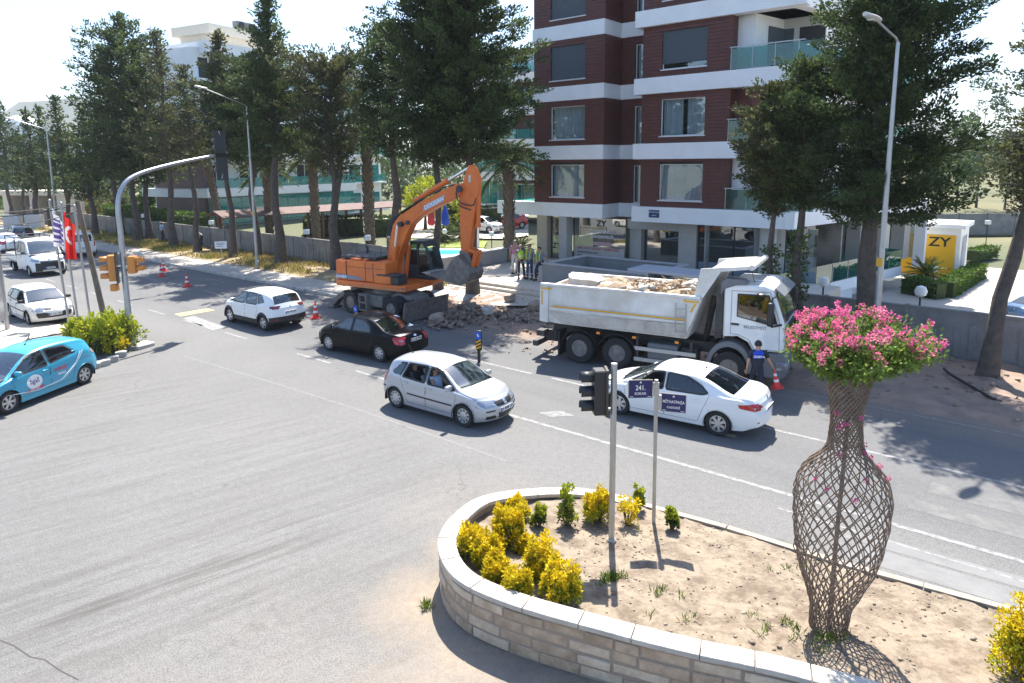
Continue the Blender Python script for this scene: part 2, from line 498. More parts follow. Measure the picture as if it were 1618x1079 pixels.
def plate(car, parent, x_end, z, sgn, body, y=0., tilt=0.):
    p = car.hit('x', y, z, sgn, .02)
    e = bpy.data.objects.new('number_plate', MB().box((0, 0, 0), (.012, .52, .115)).mesh('number_plate', M_plate)); COL.objects.link(e)
    e.parent = parent; e.location = p; e.rotation_euler = (0, tilt * -sgn, 0 if sgn > 0 else math.pi)
    link('country_strip', MB().box((.007, -.235, 0), (.003, .045, .11)).mesh('country_strip', M_plateblue), e)
    text('lettering', body, .105, M_ink, e, (.0085, .02, 0), (R(90), 0, R(90)), sx=.88, bold=True)
    return e
def build_car(S, label, cat='car', group=None, loc=(0, 0, 0), rz=0., name='car'):
    root = thing(name, loc, label, cat, rz, group)
    if S.get('scale'): root.scale = (S['scale'],) * 3
    c = Car(S); paint = S['paint']
    wins = S['wins']; doors = S.get('doors', []); clad = S.get('clad')
    grp = {}
    H = c.H; topstart = H - 10
    rws = S['ws']; rrw = S['rw']
    cut = []
    for f, (i, j) in zip(c.F, c.I):
        P = [c.V[k] for k in f]; cx = sum(p[0] for p in P) / 4; cy = sum(p[1] for p in P) / 4; cz = sum(p[2] for p in P) / 4
        part = 'body'
        jj = j if j < H - 1 else c.N - 1 - j
        if i >= 0:
            xm = .5 * (c.xs[i] + c.xs[i + 1])
            if jj >= topstart and (rws[0] < xm < rws[1]): part = 'windshield'
            elif jj >= topstart and (rrw[0] < xm < rrw[1]): part = 'rear_window'
            elif abs(cy) > c.W * .55:
                skip = False
                for xw in (S['wf'], S['wr']):
                    if math.hypot(cx - xw, cz - S['wrad']) < S['wrad'] * 1.13 and cz > .02: skip = True
                if skip: continue
                for wn in wins:
                    if 3 <= jj < topstart and inside(wn['poly'], cx, cz): skip = True
                if skip: continue
                for k, d in enumerate(doors):
                    if inside(d, cx, cz) and 3 <= jj < topstart: part = ('door', k, 1 if cy > 0 else -1)
        if clad and part == 'body' and clad(cx, cy, cz): part = 'lower_cladding'
        if clad and isinstance(part, tuple) and clad(cx, cy, cz): part = 'lower_cladding'
        if part == 'body' and not clad and cz < S.get('bump', .5):
            if cx > S['wf'] + .42: part = 'front_bumper'
            elif cx < S['wr'] - .42: part = 'rear_bumper'
        if part == 'body' and rws[1] < cx < S['xf'] and jj >= topstart - 3 and i >= 0 and cx > rws[1] + .03: part = 'bonnet'
        grp.setdefault(part, []).append(f)
    def sub(fs, m, nm, par, push=0.):
        idx = {}; vs = []; ff = []
        for f in fs:
            g = []
            for k in f:
                if k not in idx: idx[k] = len(vs); vs.append(c.V[k])
                g.append(idx[k])
            ff.append(tuple(g))
        mb = MB(); mb.v = vs; mb.f = ff
        return mb.build(nm, m, par, smooth=True, fix=False, angle=50)
    body = None
    for part, fs in grp.items():
        if part == 'windshield':
            sub(fs, S.get('wsglass', G_screen), 'windshield', root)
        elif part == 'rear_window': sub(fs, S.get('rwglass', G_car), 'rear_window', root)
        elif part == 'lower_cladding': sub(fs, M_black, 'lower_cladding', root)
        elif isinstance(part, tuple):
            d = sub(fs, paint, 'door', root)
            dp = doors[part[1]]; sg = part[2]
            hx, hz = S['handles'][part[1]]
            hp = c.hit('y', hx, hz, sg, .012)
            MB().box((hp.x, hp.y, hp.z), (.17, .03, .035)).build('handle', S.get('handle_mat', paint), d, bevel=.01)
            c.line(dp + [dp[0]], 'y', sg, .005, 'door_gap', M_black, d, off=-.001)
        else: sub(fs, paint, part, root)
    # black surrounds and panes
    for wn in wins:
        for sg in (1, -1):
            rp = round_poly(wn['poly'], .05)
            fr = c.patch('window_frame', M_black, root, 'y', [offset_poly(rp, .022), offset_poly(rp, -.022)], sg, .005)
            if not (wn.get('open') == sg):
                c.patch('side_window', wn.get('glass', G_car), root, 'y', offset_poly(rp, -.012), sg, .001)
    # screen surrounds
    for x in S['ws'] + S['rw']:
        pass
    # interior
    xi0, xi1 = max(S['rw'][1] - .25, S['xr'] + .6), S['ws'][0] + .45
    zin = interp(S['belt'], 0)
    wi = c.W * .86
    inte = MB(); inte.bx(xi0, xi1, -wi, wi, .28, .36); inte.bx(xi0 - .05, xi0 + .25, -wi, wi, .3, zin - .08)
    for sg in (1, -1): inte.bx(xi0, xi1, sg * wi - .02, sg * wi + .02, .3, zin - .03)
    inte.bx(S['ws'][1] - .45, S['ws'][1] + .12, -wi, wi, .4, zin - .02)
    inte.build('interior', M_int, root)
    for sx in S.get('seats', (.15, -.75)):
        for sy in (.36, -.36):
            st = MB(); st.prism([(sx + .3, .42), (sx + .28, .56), (sx - .22, .52), (sx - .42, 1.06), (sx - .52, 1.04), (sx - .35, .42)], sy - .24, sy + .24, 'y')
            st.prism([(sx - .42, 1.08), (sx - .44, 1.24), (sx - .53, 1.23), (sx - .5, 1.07)], sy - .12, sy + .12, 'y')
            st.build('seat', S.get('seatmat', M_seat), root, bevel=.03)
    swc = Vector((S['ws'][1] - .62, .36, zin + .0)); ring = [swc + Vector((math.sin(a) * .07, math.cos(a) * .18, math.sin(a) * .17)) for a in [2 * math.pi * k / 16 for k in range(17)]]
    MB().tube(ring, .015, 5, cap=False).tube([swc + Vector((.02, 0, 0)), swc + Vector((.3, 0, -.12))], .03, 6).box(swc, (.03, .3, .04)).build('steering_wheel', M_black, root, smooth=True)
    roof = [f for f, (i, j) in zip(c.F, c.I) if i >= 0 and (j if j < H - 1 else c.N - 1 - j) >= topstart and S['rw'][1] <= .5 * (c.xs[i] + c.xs[i + 1]) <= S['ws'][0]]
    ln = sub(roof, S.get('liner', mat('headliner', (.25, .25, .24), .9)), 'headliner', root); ln.location = (0, 0, -.03); 
    # wheels, arch lips, wells
    for xw in (S['wf'], S['wr']):
        for sg in (1, -1):
            ww = S.get('tw', .2)
            yo = c.W * interp(S['plan'], xw) * .985 - ww / 2 - .02
            wheel(root, S['wrad'], ww, S['rim'], xw, yo * sg, sg, S.get('hub', M_rim), spokes=S.get('spokes', 5))
            well = MB().lathe([(S['wrad'] * 1.16, -.16), (S['wrad'] * 1.16, .14), ], 24, axis='y', cap=False, c=(xw, yo * sg, S['wrad']))
            keep = [f for f in well.f if sum(well.v[k][2] for k in f) / 4 > .2]; well.f = keep
            well.bx(xw - S['wrad'] * 1.1, xw + S['wrad'] * 1.1, yo * sg - .17 * sg - .01, yo * sg - .17 * sg + .01, .22, S['wrad'] * 2.1)
            well.build('wheel_well', M_well, root, fix=False)
            arc = [(xw + math.cos(a) * S['wrad'] * 1.13, S['wrad'] + math.sin(a) * S['wrad'] * 1.13) for a in [R(-14 + 208 * k / 20) for k in range(21)]]
            c.line(arc, 'y', sg, S.get('lip', .012), 'wheel_arch_lip', M_black if clad else paint, root, off=-.004)
    # lights, mirrors
    for sg in (1, -1):
        for nm, m, axis, poly, end in S['lamps']:
            if axis == 'x': pl = [(sg * abs(a) if sg > 0 else -a, b) for a, b in poly]; c.patch(nm, m, root, 'x', round_poly(pl, .03), end, .008, cut=.05)
            else: c.patch(nm, m, root, 'y', round_poly(poly, .03), sg, .008, cut=.05)
        mx, mz = S['mirror']; my = c.hit('y', mx, mz - .03, sg, 0).y
        mm = MB().box((mx + .02, my + sg * .12, mz), (.11, .2, .14)).build('wing_mirror', S.get('mirror_mat', paint), root, bevel=.035, seg=3)
        link('mirror_arm', MB().box((mx + .03, my + sg * .02, mz - .045), (.07, .09, .04)).mesh('mirror_arm', M_black), mm)
        link('mirror_glass', MB().box((mx - .038, my + sg * .12, mz), (.004, .16, .11)).mesh('mirror_glass', M_chrome), mm)
    for nm, m, end, poly in S.get('fronts', []):
        c.patch(nm, m, root, 'x', round_poly(poly, .02), end, .007 if m is not M_chrome else .012, cut=.06)
    for sg, ln_ in [(a, b) for a in (1, -1) for b in S.get('strips', [])]:
        c.line(ln_[0], 'y', sg, ln_[1], 'side_strip', M_black, root, off=.004)
    if S.get('plate_f'): plate(c, root, c.xf, S['plate_f'][0], 1, S['plate_f'][1], tilt=R(4))
    if S.get('plate_r'): plate(c, root, c.xr, S['plate_r'][0], -1, S['plate_r'][1], tilt=R(8))
    if S.get('antenna'):
        ax, L = S['antenna']; az = c.hit('z', ax, 0, 1, 0).z
        MB().tube([(ax, 0, az - .01), (ax - L * .6, 0, az + L * .8)], .008, 5).lathe([(.035, az - .01), (.02, az + .03)], 8, c=(ax, 0, 0)).build('antenna', M_black, root)
    # wipers
    wx = S['ws'][1]
    for y0, y1 in ((.45, -.05), (-.1, -.6)):
        P = [c.hit('z', wx - .03 - .1 * t, y0 + (y1 - y0) * t, 1, .012) for t in (0, .25, .5, .75, 1)]
        MB().tube(P, .009, 4).build('wiper', M_black, root)
    return root, c
def car_spec(**k):
    return k
# ================================================================ the cars
P_silver = mat('silver_paint', (.44, .45, .475), .32, .35, coat=.7)
P_white = mat('white_car_paint', (.78, .78, .77), .3, coat=.7)
P_pearl = mat('ivory_car_paint', (.74, .72, .66), .32, coat=.6)
P_black = mat('black_car_paint', (.004, .0045, .006), .3, .0, coat=.12, spec=.1)
P_blue = mat('turquoise_car_paint', (.05, .34, .50), .32, .15, coat=.6)
P_navy = mat('dark_blue_car_paint', (.012, .016, .03), .3, coat=.7)
P_red = mat('red_car_paint', (.5, .012, .012), .3, coat=.6)
M_grille = mat('dark_grille', (.015, .015, .017), .45)
M_silverplastic = mat('silver_hubcap', (.5, .51, .53), .35, .6)
M_taild = mat('tail_light_dark', (.16, .03, .045), .1, coat=.6)
HATCH = dict(xf=2.06, xr=-1.86, W=.825, wf=1.23, wr=-1.23, wrad=.305,
    top=[(-1.86, .84), (-1.79, 1.0), (-1.5, 1.36), (-1.2, 1.43), (-.3, 1.475), (.2, 1.43), (.4, 1.37), (1.12, .985), (1.25, .95), (1.7, .86), (1.96, .75), (2.06, .64)],
    belt=[(-1.86, .8), (-1.4, .95), (-1, .93), (0, .9), (1.1, .865), (1.7, .78), (2.06, .6)],
    bot=[(-1.86, .36), (-1.65, .24), (-1.1, .2), (1.1, .19), (1.7, .19), (2.06, .24)],
    plan=[(-1.86, .87), (-1.6, .95), (-1, .99), (0, 1), (1, .99), (1.5, .96), (1.9, .89), (2.06, .8)],
    ws=(.36, 1.16), rw=(-1.77, -1.48), fp=[(.2, -.08), (.36, -.01), (.5, 0), (.66, -.05), (.78, -.14)], rp=[(.25, -.06), (.4, 0), (.62, 0), (.8, -.03), (.95, -.07)], bowf=.3, bowr=.16,
    wins=[dict(poly=[(.0, .94), (.94, .925), (.4, 1.3), (.2, 1.345), (.0, 1.355)]), dict(poly=[(-.94, .98), (-.09, .945), (-.09, 1.36), (-.78, 1.34)]), dict(poly=[(-1.36, 1.04), (-1.03, .99), (-.87, 1.33), (-1.08, 1.31)])],
    doors=[[(-.045, .3), (-.045, 1.37), (.2, 1.37), (.42, 1.33), (1.02, .93), (.95, .3)], [(-.055, .3), (-.055, 1.37), (-.8, 1.36), (-1.02, .97), (-.86, .62), (-.72, .3)]],
    handles=[(.1, .82), (-.78, .84)], mirror=(.8, .99), seats=(.1, -.75))
def S_(base, **k):
    d = dict(base); d.update(k); return d
POLO = S_(HATCH, paint=P_silver, rim='cover', hub=M_silverplastic, spokes=9, antenna=(-1.25, .3), plate_f=(.49, '35 BNB 157'), plate_r=(.62, '35 BNB 157'),
    strips=[([(-1.72, .6), (-1.6, .6)], .02), ([(-.72, .55), (.88, .53)], .022)], handle_mat=P_silver,
    lamps=[('headlight', M_clear, 'x', [(.36, .58), (.7, .585), (.74, .76), (.46, .74)], 1), ('headlight', M_clear, 'y', [(1.62, .6), (1.95, .58), (1.9, .72), (1.66, .755)], 1),
           ('tail_light', M_taill, 'x', [(.58, .72), (.76, .72), (.74, 1.0), (.62, 1.02)], -1), ('tail_light', M_taill, 'y', [(-1.78, .72), (-1.62, .74), (-1.58, .96), (-1.72, 1.0)], 1),
           ('bumper_strip', M_black, 'x', [(.38, .475), (.78, .475), (.78, .51), (.38, .51)], 1), ('fog_grille', M_grille, 'x', [(.34, .28), (.68, .29), (.7, .37), (.36, .37)], 1)],
    fronts=[('grille', M_grille, 1, [(-.3, .58), (.3, .58), (.36, .7), (-.36, .7)]), ('lower_grille', M_grille, 1, [(-.24, .26), (.24, .26), (.29, .42), (-.29, .42)]), ('emblem', M_chrome, 1, [(.065 * math.cos(a), .645 + .065 * math.sin(a)) for a in [k * .7 for k in range(9)]])])
CROSS = S_(HATCH, xf=2.13, xr=-2.08, W=.88, wf=1.30, wr=-1.30, wrad=.33,
    top=[(-2.08, .98), (-2.0, 1.12), (-1.7, 1.47), (-1.4, 1.545), (-.4, 1.60), (.15, 1.56), (.4, 1.49), (1.16, 1.08), (1.3, 1.04), (1.8, .96), (2.05, .84), (2.13, .72)],
    belt=[(-2.08, .92), (-1.5, 1.06), (-1, 1.02), (0, .99), (1.1, .95), (1.7, .87), (2.13, .66)],
    bot=[(-2.08, .4), (-1.8, .28), (-1.1, .24), (1.1, .23), (1.8, .23), (2.13, .28)],
    plan=[(-2.08, .88), (-1.8, .96), (-1, .995), (0, 1), (1, .99), (1.6, .97), (1.98, .89), (2.13, .8)],
    ws=(.36, 1.2), rw=(-1.97, -1.67), fp=[(.25, -.08), (.4, 0), (.6, 0), (.76, -.06), (.9, -.14)], rp=[(.3, -.06), (.45, .02), (.66, .02), (.9, -.03), (1.1, -.06)],
    wins=[dict(poly=[(.02, 1.03), (.98, 1.015), (.42, 1.4), (.2, 1.45), (.02, 1.46)]), dict(poly=[(-.9, 1.06), (-.07, 1.035), (-.07, 1.465), (-.72, 1.46)]), dict(poly=[(-1.42, 1.2), (-.98, 1.08), (-.82, 1.45), (-1.15, 1.4)])],
    doors=[[(-.02, .4), (-.02, 1.49), (.2, 1.48), (.44, 1.43), (1.06, 1.02), (1.0, .4)], [(-.035, .4), (-.035, 1.49), (-.76, 1.48), (-1.0, 1.06), (-.9, .7), (-.78, .4)]],
    handles=[(.12, .9), (-.78, .93)], mirror=(.84, 1.09), seats=(.1, -.75), paint=P_white, rim='spoke', hub=M_rim, spokes=5, antenna=(-1.35, .22),
    plate_r=(.78, '35 VZU 20'), plate_f=(.5, '35 VZU 20'), lip=.04, tw=.215, handle_mat=P_white,
    clad=lambda x, y, z: z < (.44 if abs(x) < 1.9 else .5) and not (x < -1.6 and z > .62) or (x < -1.75 and z < .62) or (abs(y) > .6 and min(abs(x - 1.3), abs(x + 1.3)) < .44 and (min((x - 1.3) ** 2, (x + 1.3) ** 2) + (z - .33) ** 2) < .445 ** 2),
    lamps=[('headlight', M_clear, 'x', [(.42, .74), (.78, .74), (.8, .86), (.5, .84)], 1), ('headlight', M_clear, 'y', [(1.7, .76), (2.0, .74), (1.95, .85), (1.74, .88)], 1),
           ('tail_light', M_taild, 'x', [(.46, .97), (.8, .94), (.82, 1.06), (.5, 1.05)], -1), ('tail_light', M_taild, 'y', [(-2.0, .94), (-1.78, .98), (-1.75, 1.06), (-1.95, 1.07)], 1), ('reflector', M_taill, 'x', [(.58, .5), (.74, .5), (.74, .53), (.58, .53)], -1)],
    fronts=[('grille', M_grille, 1, [(-.4, .68), (.4, .68), (.44, .8), (-.44, .8)]), ('lower_grille', M_grille, 1, [(-.5, .34), (.5, .34), (.55, .5), (-.55, .5)]), ('emblem', M_chrome, -1, [(.05 * math.cos(a), .98 + .05 * math.sin(a)) for a in [k * .7 for k in range(9)]])])
SEDAN = S_(HATCH, xf=2.16, xr=-2.33, W=.868, wf=1.305, wr=-1.305, wrad=.31,
    top=[(-2.33, .86), (-2.25, .99), (-2.05, 1.04), (-1.72, 1.07), (-1.6, 1.09), (-.9, 1.38), (-.5, 1.455), (0, 1.475), (.3, 1.43), (.45, 1.38), (1.22, .99), (1.35, .95), (1.8, .86), (2.06, .76), (2.16, .64)],
    belt=[(-2.33, .8), (-1.9, .95), (-1.3, .95), (-.5, .93), (.5, .91), (1.2, .875), (1.8, .78), (2.16, .6)],
    bot=[(-2.33, .38), (-2.05, .25), (-1.1, .2), (1.1, .19), (1.8, .19), (2.16, .24)],
    plan=[(-2.33, .84), (-2.0, .93), (-1.2, .99), (0, 1), (1, .99), (1.6, .96), (2.0, .88), (2.16, .78)],
    ws=(.42, 1.26), rw=(-1.62, -.86), fp=[(.2, -.08), (.36, 0), (.5, 0), (.66, -.05), (.78, -.14)], rp=[(.25, -.06), (.42, .02), (.62, .02), (.8, -.03), (1.0, -.07)], bowr=.2,
    wins=[dict(poly=[(.06, .955), (1.0, .945), (.46, 1.3), (.25, 1.345), (.06, 1.355)]), dict(poly=[(-.93, .99), (-.03, .96), (-.03, 1.36), (-.45, 1.34), (-.78, 1.22)])],
    doors=[[(.01, .3), (.01, 1.38), (.25, 1.38), (.48, 1.33), (1.08, .95), (1.02, .3)], [(-.0, .3), (-.0, 1.38), (-.46, 1.37), (-.82, 1.25), (-1.05, .97), (-.93, .62), (-.8, .3)]],
    handles=[(.14, .82), (-.8, .85)], mirror=(.86, 1.0), seats=(.15, -.7))
CERATO = S_(SEDAN, paint=P_black, rwglass=glass('bright_rear_glass', (.5, .58, .58), .1, (.1, .12, .12), refl=.5), rim='cover', hub=M_silverplastic, spokes=8, plate_r=(.8, '35 VB 9708'), plate_f=(.48, '35 VB 9708'), handle_mat=P_black, mirror_mat=P_black,
    lamps=[('headlight', M_clear, 'x', [(.4, .6), (.74, .6), (.78, .75), (.46, .74)], 1), ('headlight', M_clear, 'y', [(1.72, .62), (2.0, .6), (1.96, .72), (1.78, .76)], 1),
           ('tail_light', M_taill, 'x', [(.5, .7), (.84, .68), (.84, .94), (.56, .94)], -1), ('tail_light', M_taill, 'y', [(-2.26, .7), (-2.02, .72), (-1.92, .94), (-2.2, .94)], 1), ('reversing_lens', M_clear, 'x', [(.55, .78), (.7, .78), (.7, .86), (.57, .86)], -1)],
    fronts=[('grille', M_grille, 1, [(-.3, .6), (.3, .6), (.34, .7), (-.34, .7)]), ('lower_grille', M_grille, 1, [(-.5, .26), (.5, .26), (.5, .4), (-.5, .4)]), ('emblem', M_chrome, -1, [(.07 * math.cos(a), .92 + .035 * math.sin(a)) for a in [k * .7 for k in range(9)]])])
FLUENCE = S_(SEDAN, xf=2.24, xr=-2.38, W=.9, wf=1.35, wr=-1.35, wrad=.32, paint=P_white, rim='twin', hub=M_rim, spokes=7, antenna=(-.75, .12), plate_r=(.72, '35 BVR 358'), plate_f=(.48, '35 BVR 358'), handle_mat=P_white,
    top=[(-2.38, .92), (-2.3, 1.06), (-2.1, 1.1), (-1.75, 1.12), (-.95, 1.40), (-.55, 1.47), (0, 1.485), (.3, 1.44), (.5, 1.37), (1.34, 1.0), (1.45, .97), (1.9, .88), (2.14, .77), (2.24, .65)],
    belt=[(-2.38, .86), (-1.9, 1.0), (-1.3, .99), (-.5, .95), (.5, .92), (1.2, .885), (1.85, .79), (2.24, .6)],
    plan=[(-2.38, .84), (-2.0, .94), (-1.2, .99), (0, 1), (1, .99), (1.65, .96), (2.05, .87), (2.24, .76)],
    ws=(.48, 1.38), rw=(-1.72, -.9), bowf=.36,
    bot=[(-2.38, .38), (-2.05, .25), (-1.1, .2), (1.1, .19), (1.8, .19), (2.24, .24)],
    wins=[dict(poly=[(.1, .965), (1.14, .95), (.52, 1.31), (.3, 1.355), (.1, 1.365)], open=1), dict(poly=[(-1.08, 1.05), (-.93, 1.0), (.01, .97), (.01, 1.37), (-.5, 1.34), (-.85, 1.21)], glass=G_tint)],
    rwglass=G_tint,
    doors=[[(.05, .3), (.05, 1.39), (.3, 1.39), (.54, 1.34), (1.22, .95), (1.05, .3)], [(.035, .3), (.035, 1.39), (-.5, 1.37), (-.88, 1.24), (-1.12, 1.0), (-.96, .62), (-.84, .3)]],
    handles=[(.2, .83), (-.82, .87)], mirror=(.98, 1.0),
    lamps=[('headlight', M_clear, 'x', [(.44, .6), (.8, .64), (.8, .74), (.46, .7)], 1), ('headlight', M_clear, 'y', [(1.6, .68), (2.02, .62), (1.96, .72), (1.66, .79)], 1),
           ('tail_light', M_taill, 'x', [(.38, .82), (.86, .76), (.88, .92), (.6, .94)], -1), ('tail_light', M_taill, 'y', [(-2.3, .76), (-1.86, .82), (-1.82, .9), (-2.24, .94)], 1), ('reversing_lens', M_clear, 'x', [(.5, .82), (.72, .81), (.74, .86), (.52, .865)], -1), ('reflector', M_taill, 'x', [(.62, .47), (.8, .47), (.8, .5), (.62, .5)], -1)],
    fronts=[('lower_grille', M_grille, 1, [(-.5, .26), (.5, .26), (.55, .42), (-.55, .42)]), ('emblem', M_chrome, -1, [(.045 * math.cos(a), .97 + .06 * math.sin(a)) for a in [k * 1.5708 for k in range(4)]])])
ZOE = S_(CROSS, xf=2.11, xr=-1.97, W=.865, wf=1.294, wr=-1.294, wrad=.315, paint=P_blue, rim='twin', spokes=6, antenna=(-.1, .3), plate_r=(.6, '35 CAP 20'), plate_f=(.45, '35 CAP 20'), clad=None, lip=.012, handle_mat=P_blue, mirror_mat=P_blue,
    top=[(-1.97, .9), (-1.9, 1.06), (-1.62, 1.4), (-1.3, 1.5), (-.3, 1.565), (.2, 1.53), (.45, 1.46), (1.35, 1.0), (1.45, .965), (1.85, .86), (2.05, .74), (2.11, .65)],
    belt=[(-1.97, .9), (-1.4, 1.08), (-1, 1.04), (0, .98), (1.1, .92), (1.7, .82), (2.11, .6)], bot=[(-1.97, .36), (-1.7, .25), (-1.1, .2), (1.1, .19), (1.8, .19), (2.11, .24)],
    plan=[(-1.97, .84), (-1.7, .94), (-1, .995), (0, 1), (1, .99), (1.6, .96), (1.96, .86), (2.11, .75)], ws=(.42, 1.38), rw=(-1.88, -1.55),
    wins=[dict(poly=[(.0, 1.01), (1.12, .98), (.5, 1.37), (.25, 1.42), (.0, 1.43)], glass=G_tint), dict(poly=[(-1.02, 1.14), (-.09, 1.03), (-.09, 1.435), (-.75, 1.38)], glass=G_tint)], rwglass=G_tint,
    doors=[[(-.045, .34), (-.045, 1.46), (.25, 1.45), (.52, 1.4), (1.2, .98), (1.0, .34)], [(-.06, .34), (-.06, 1.46), (-.8, 1.42), (-1.12, 1.12), (-.92, .66), (-.8, .34)]],
    handles=[(.12, .88), (-.98, 1.16)], mirror=(.98, 1.04),
    lamps=[('headlight', M_clear, 'x', [(.4, .62), (.74, .66), (.76, .76), (.46, .72)], 1), ('headlight', M_clear, 'y', [(1.55, .76), (1.98, .66), (1.94, .76), (1.62, .85)], 1),
           ('tail_light', mat('tail_light_pale', (.5, .3, .34), .12, coat=.6), 'x', [(.5, .88), (.78, .84), (.8, 1.0), (.58, 1.02)], -1), ('tail_light', mat('tail_light_pale', (.5, .3, .34), .12, coat=.6), 'y', [(-1.9, .88), (-1.66, .93), (-1.62, 1.04), (-1.84, 1.04)], 1)],
    fronts=[('lower_grille', M_grille, 1, [(-.5, .28), (.5, .28), (.55, .42), (-.55, .42)])])
MEGANE = S_(HATCH, xf=2.16, xr=-2.05, W=.888, wf=1.31, wr=-1.31, wrad=.315, paint=P_pearl, rim='cover', hub=M_silverplastic, spokes=7, plate_f=(.5, '35 DD 7632'), plate_r=(.6, '35 DD 7632'),
    top=[(-2.05, .9), (-1.96, 1.05), (-1.75, 1.37), (-1.4, 1.44), (-.4, 1.475), (.2, 1.43), (.4, 1.38), (1.2, .99), (1.32, .955), (1.8, .86), (2.06, .76), (2.16, .65)],
    belt=[(-2.05, .84), (-1.4, .97), (-1, .95), (0, .92), (1.1, .88), (1.8, .78), (2.16, .6)], bot=[(-2.05, .36), (-1.75, .24), (-1.1, .2), (1.1, .19), (1.8, .19), (2.16, .24)],
    plan=[(-2.05, .87), (-1.7, .95), (-1, .99), (0, 1), (1, .99), (1.6, .96), (2.0, .88), (2.16, .78)], ws=(.38, 1.24), rw=(-1.93, -1.72),
    wins=[dict(poly=[(.02, .955), (1.0, .94), (.42, 1.31), (.2, 1.35), (.02, 1.36)], open=-1), dict(poly=[(-1.0, .98), (-.07, .955), (-.07, 1.36), (-.86, 1.345)]), dict(poly=[(-1.42, 1.02), (-1.1, .99), (-.96, 1.34), (-1.3, 1.32)])],
    doors=[[(-.025, .3), (-.025, 1.38), (.2, 1.38), (.44, 1.34), (1.08, .94), (1.0, .3)], [(-.04, .3), (-.04, 1.38), (-.88, 1.37), (-1.06, .97), (-.92, .62), (-.8, .3)]],
    strips=[([(-.85, .6), (1.0, .58)], .022)], handles=[(.1, .83), (-.84, .86)], mirror=(.86, 1.0), mirror_mat=M_black, handle_mat=M_black,
    lamps=[('headlight', M_clear, 'x', [(.4, .64), (.76, .62), (.8, .77), (.46, .77)], 1), ('headlight', M_clear, 'y', [(1.75, .64), (2.02, .62), (1.98, .75), (1.8, .78)], 1), ('bumper_strip', M_black, 'x', [(.3, .47), (.84, .47), (.84, .58), (.3, .58)], 1),
           ('tail_light', M_taill, 'x', [(.6, .75), (.8, .75), (.76, 1.15), (.64, 1.15)], -1)],
    fronts=[('lower_grille', M_grille, 1, [(-.6, .36), (.6, .36), (.7, .56), (-.7, .56)]), ('grille', M_grille, 1, [(-.34, .68), (-.09, .68), (-.09, .75), (-.36, .75)]), ('grille', M_grille, 1, [(.09, .68), (.34, .68), (.36, .75), (.09, .75)]), ('emblem', M_chrome, 1, [(0, .64), (.05, .71), (0, .79), (-.05, .71)])])
VAN = S_(CROSS, xf=2.3, xr=-2.25, W=.92, wf=1.5, wr=-1.5, wrad=.33, paint=P_white, clad=None, lip=.012, rim='cover', spokes=6, hub=M_silverplastic, antenna=None, plate_r=(.72, '35 AVC 641'), plate_f=(.5, '35 AVC 641'),
    top=[(-2.25, 1.1), (-2.2, 1.5), (-2.08, 1.78), (-1.8, 1.86), (0, 1.9), (.6, 1.84), (.8, 1.78), (1.6, 1.18), (1.75, 1.12), (2.1, 1.0), (2.25, .86), (2.3, .75)],
    belt=[(-2.25, 1.0), (-1.5, 1.14), (0, 1.12), (1.1, 1.06), (1.9, .94), (2.3, .7)], bot=[(-2.25, .4), (-1.9, .28), (-1.1, .24), (1.1, .23), (1.9, .23), (2.3, .28)],
    plan=[(-2.25, .94), (-1.9, .98), (0, 1), (1.2, .99), (1.8, .96), (2.15, .86), (2.3, .76)], ws=(.76, 1.64), rw=(-2.21, -2.12), tum=.2,
    wins=[dict(poly=[(.35, 1.18), (1.35, 1.14), (.85, 1.62), (.35, 1.68)]), dict(poly=[(-.75, 1.2), (.25, 1.18), (.25, 1.68), (-.75, 1.68)]), dict(poly=[(-1.9, 1.22), (-.88, 1.2), (-.88, 1.68), (-1.8, 1.64)])],
    doors=[[(.3, .4), (.3, 1.72), (.85, 1.66), (1.45, 1.1), (1.3, .4)]], handles=[(.42, 1.0)], mirror=(1.2, 1.22), seats=(.4, -.6),
    lamps=[('headlight', M_clear, 'x', [(.46, .76), (.82, .76), (.84, .92), (.5, .9)], 1), ('tail_light', M_taill, 'x', [(.74, .8), (.86, .8), (.84, 1.3), (.76, 1.3)], -1)],
    fronts=[('rear_window_pane', G_tint, -1, [(-.62, 1.2), (-.04, 1.2), (-.04, 1.66), (-.56, 1.66)]), ('rear_window_pane', G_tint, -1, [(.62, 1.2), (.04, 1.2), (.04, 1.66), (.56, 1.66)]), ('grille', M_grille, 1, [(-.4, .68), (.4, .68), (.44, .8), (-.44, .8)])])
def place(S, rear, front, side, label, name='parked_car', cat='car', group=None, k=None):
    """set a car down by where its near wheels touch the road"""
    A, B = at(*rear), at(*front); d = (B - A); d.z = 0; mid = (A + B) / 2; d.normalize()
    left = Vector((-d.y, d.x, 0))
    c = mid - left * side * (S['W'] - .1) - d * (S['wf'] + S['wr']) / 2
    return build_car(S, label, cat, group, c, math.atan2(d.y, d.x), name)
TRAFFIC = 'cars driving along the main street'
polo_wins = [dict(x) for x in HATCH['wins']]; polo_wins[0]['open'] = -1; polo_wins[1]['open'] = -1; POLO['wins'] = polo_wins
polo, polo_c = place(POLO, (627.5, 644), (733.3, 674), -1, 'silver five-door hatchback with its right side windows open, driving towards the planter', 'hatchback_car', group=TRAFFIC)
kia, _ = place(CERATO, (600.6, 571.5), (520.8, 553.9), 1, 'black saloon car beside the orange excavator, seen from behind', 'saloon_car', group=TRAFFIC)
cros, _ = place(CROSS, (417.5, 522.2), (365.8, 508.8), 1, 'white crossover with black lower cladding, following the traffic cones', 'crossover_car', group=TRAFFIC)
flu, flu_c = place(FLUENCE, (1132, 687.6), (979.4, 654.3), 1, 'white saloon car behind the street name signs, driver resting an arm on the door', 'saloon_car', group=TRAFFIC)
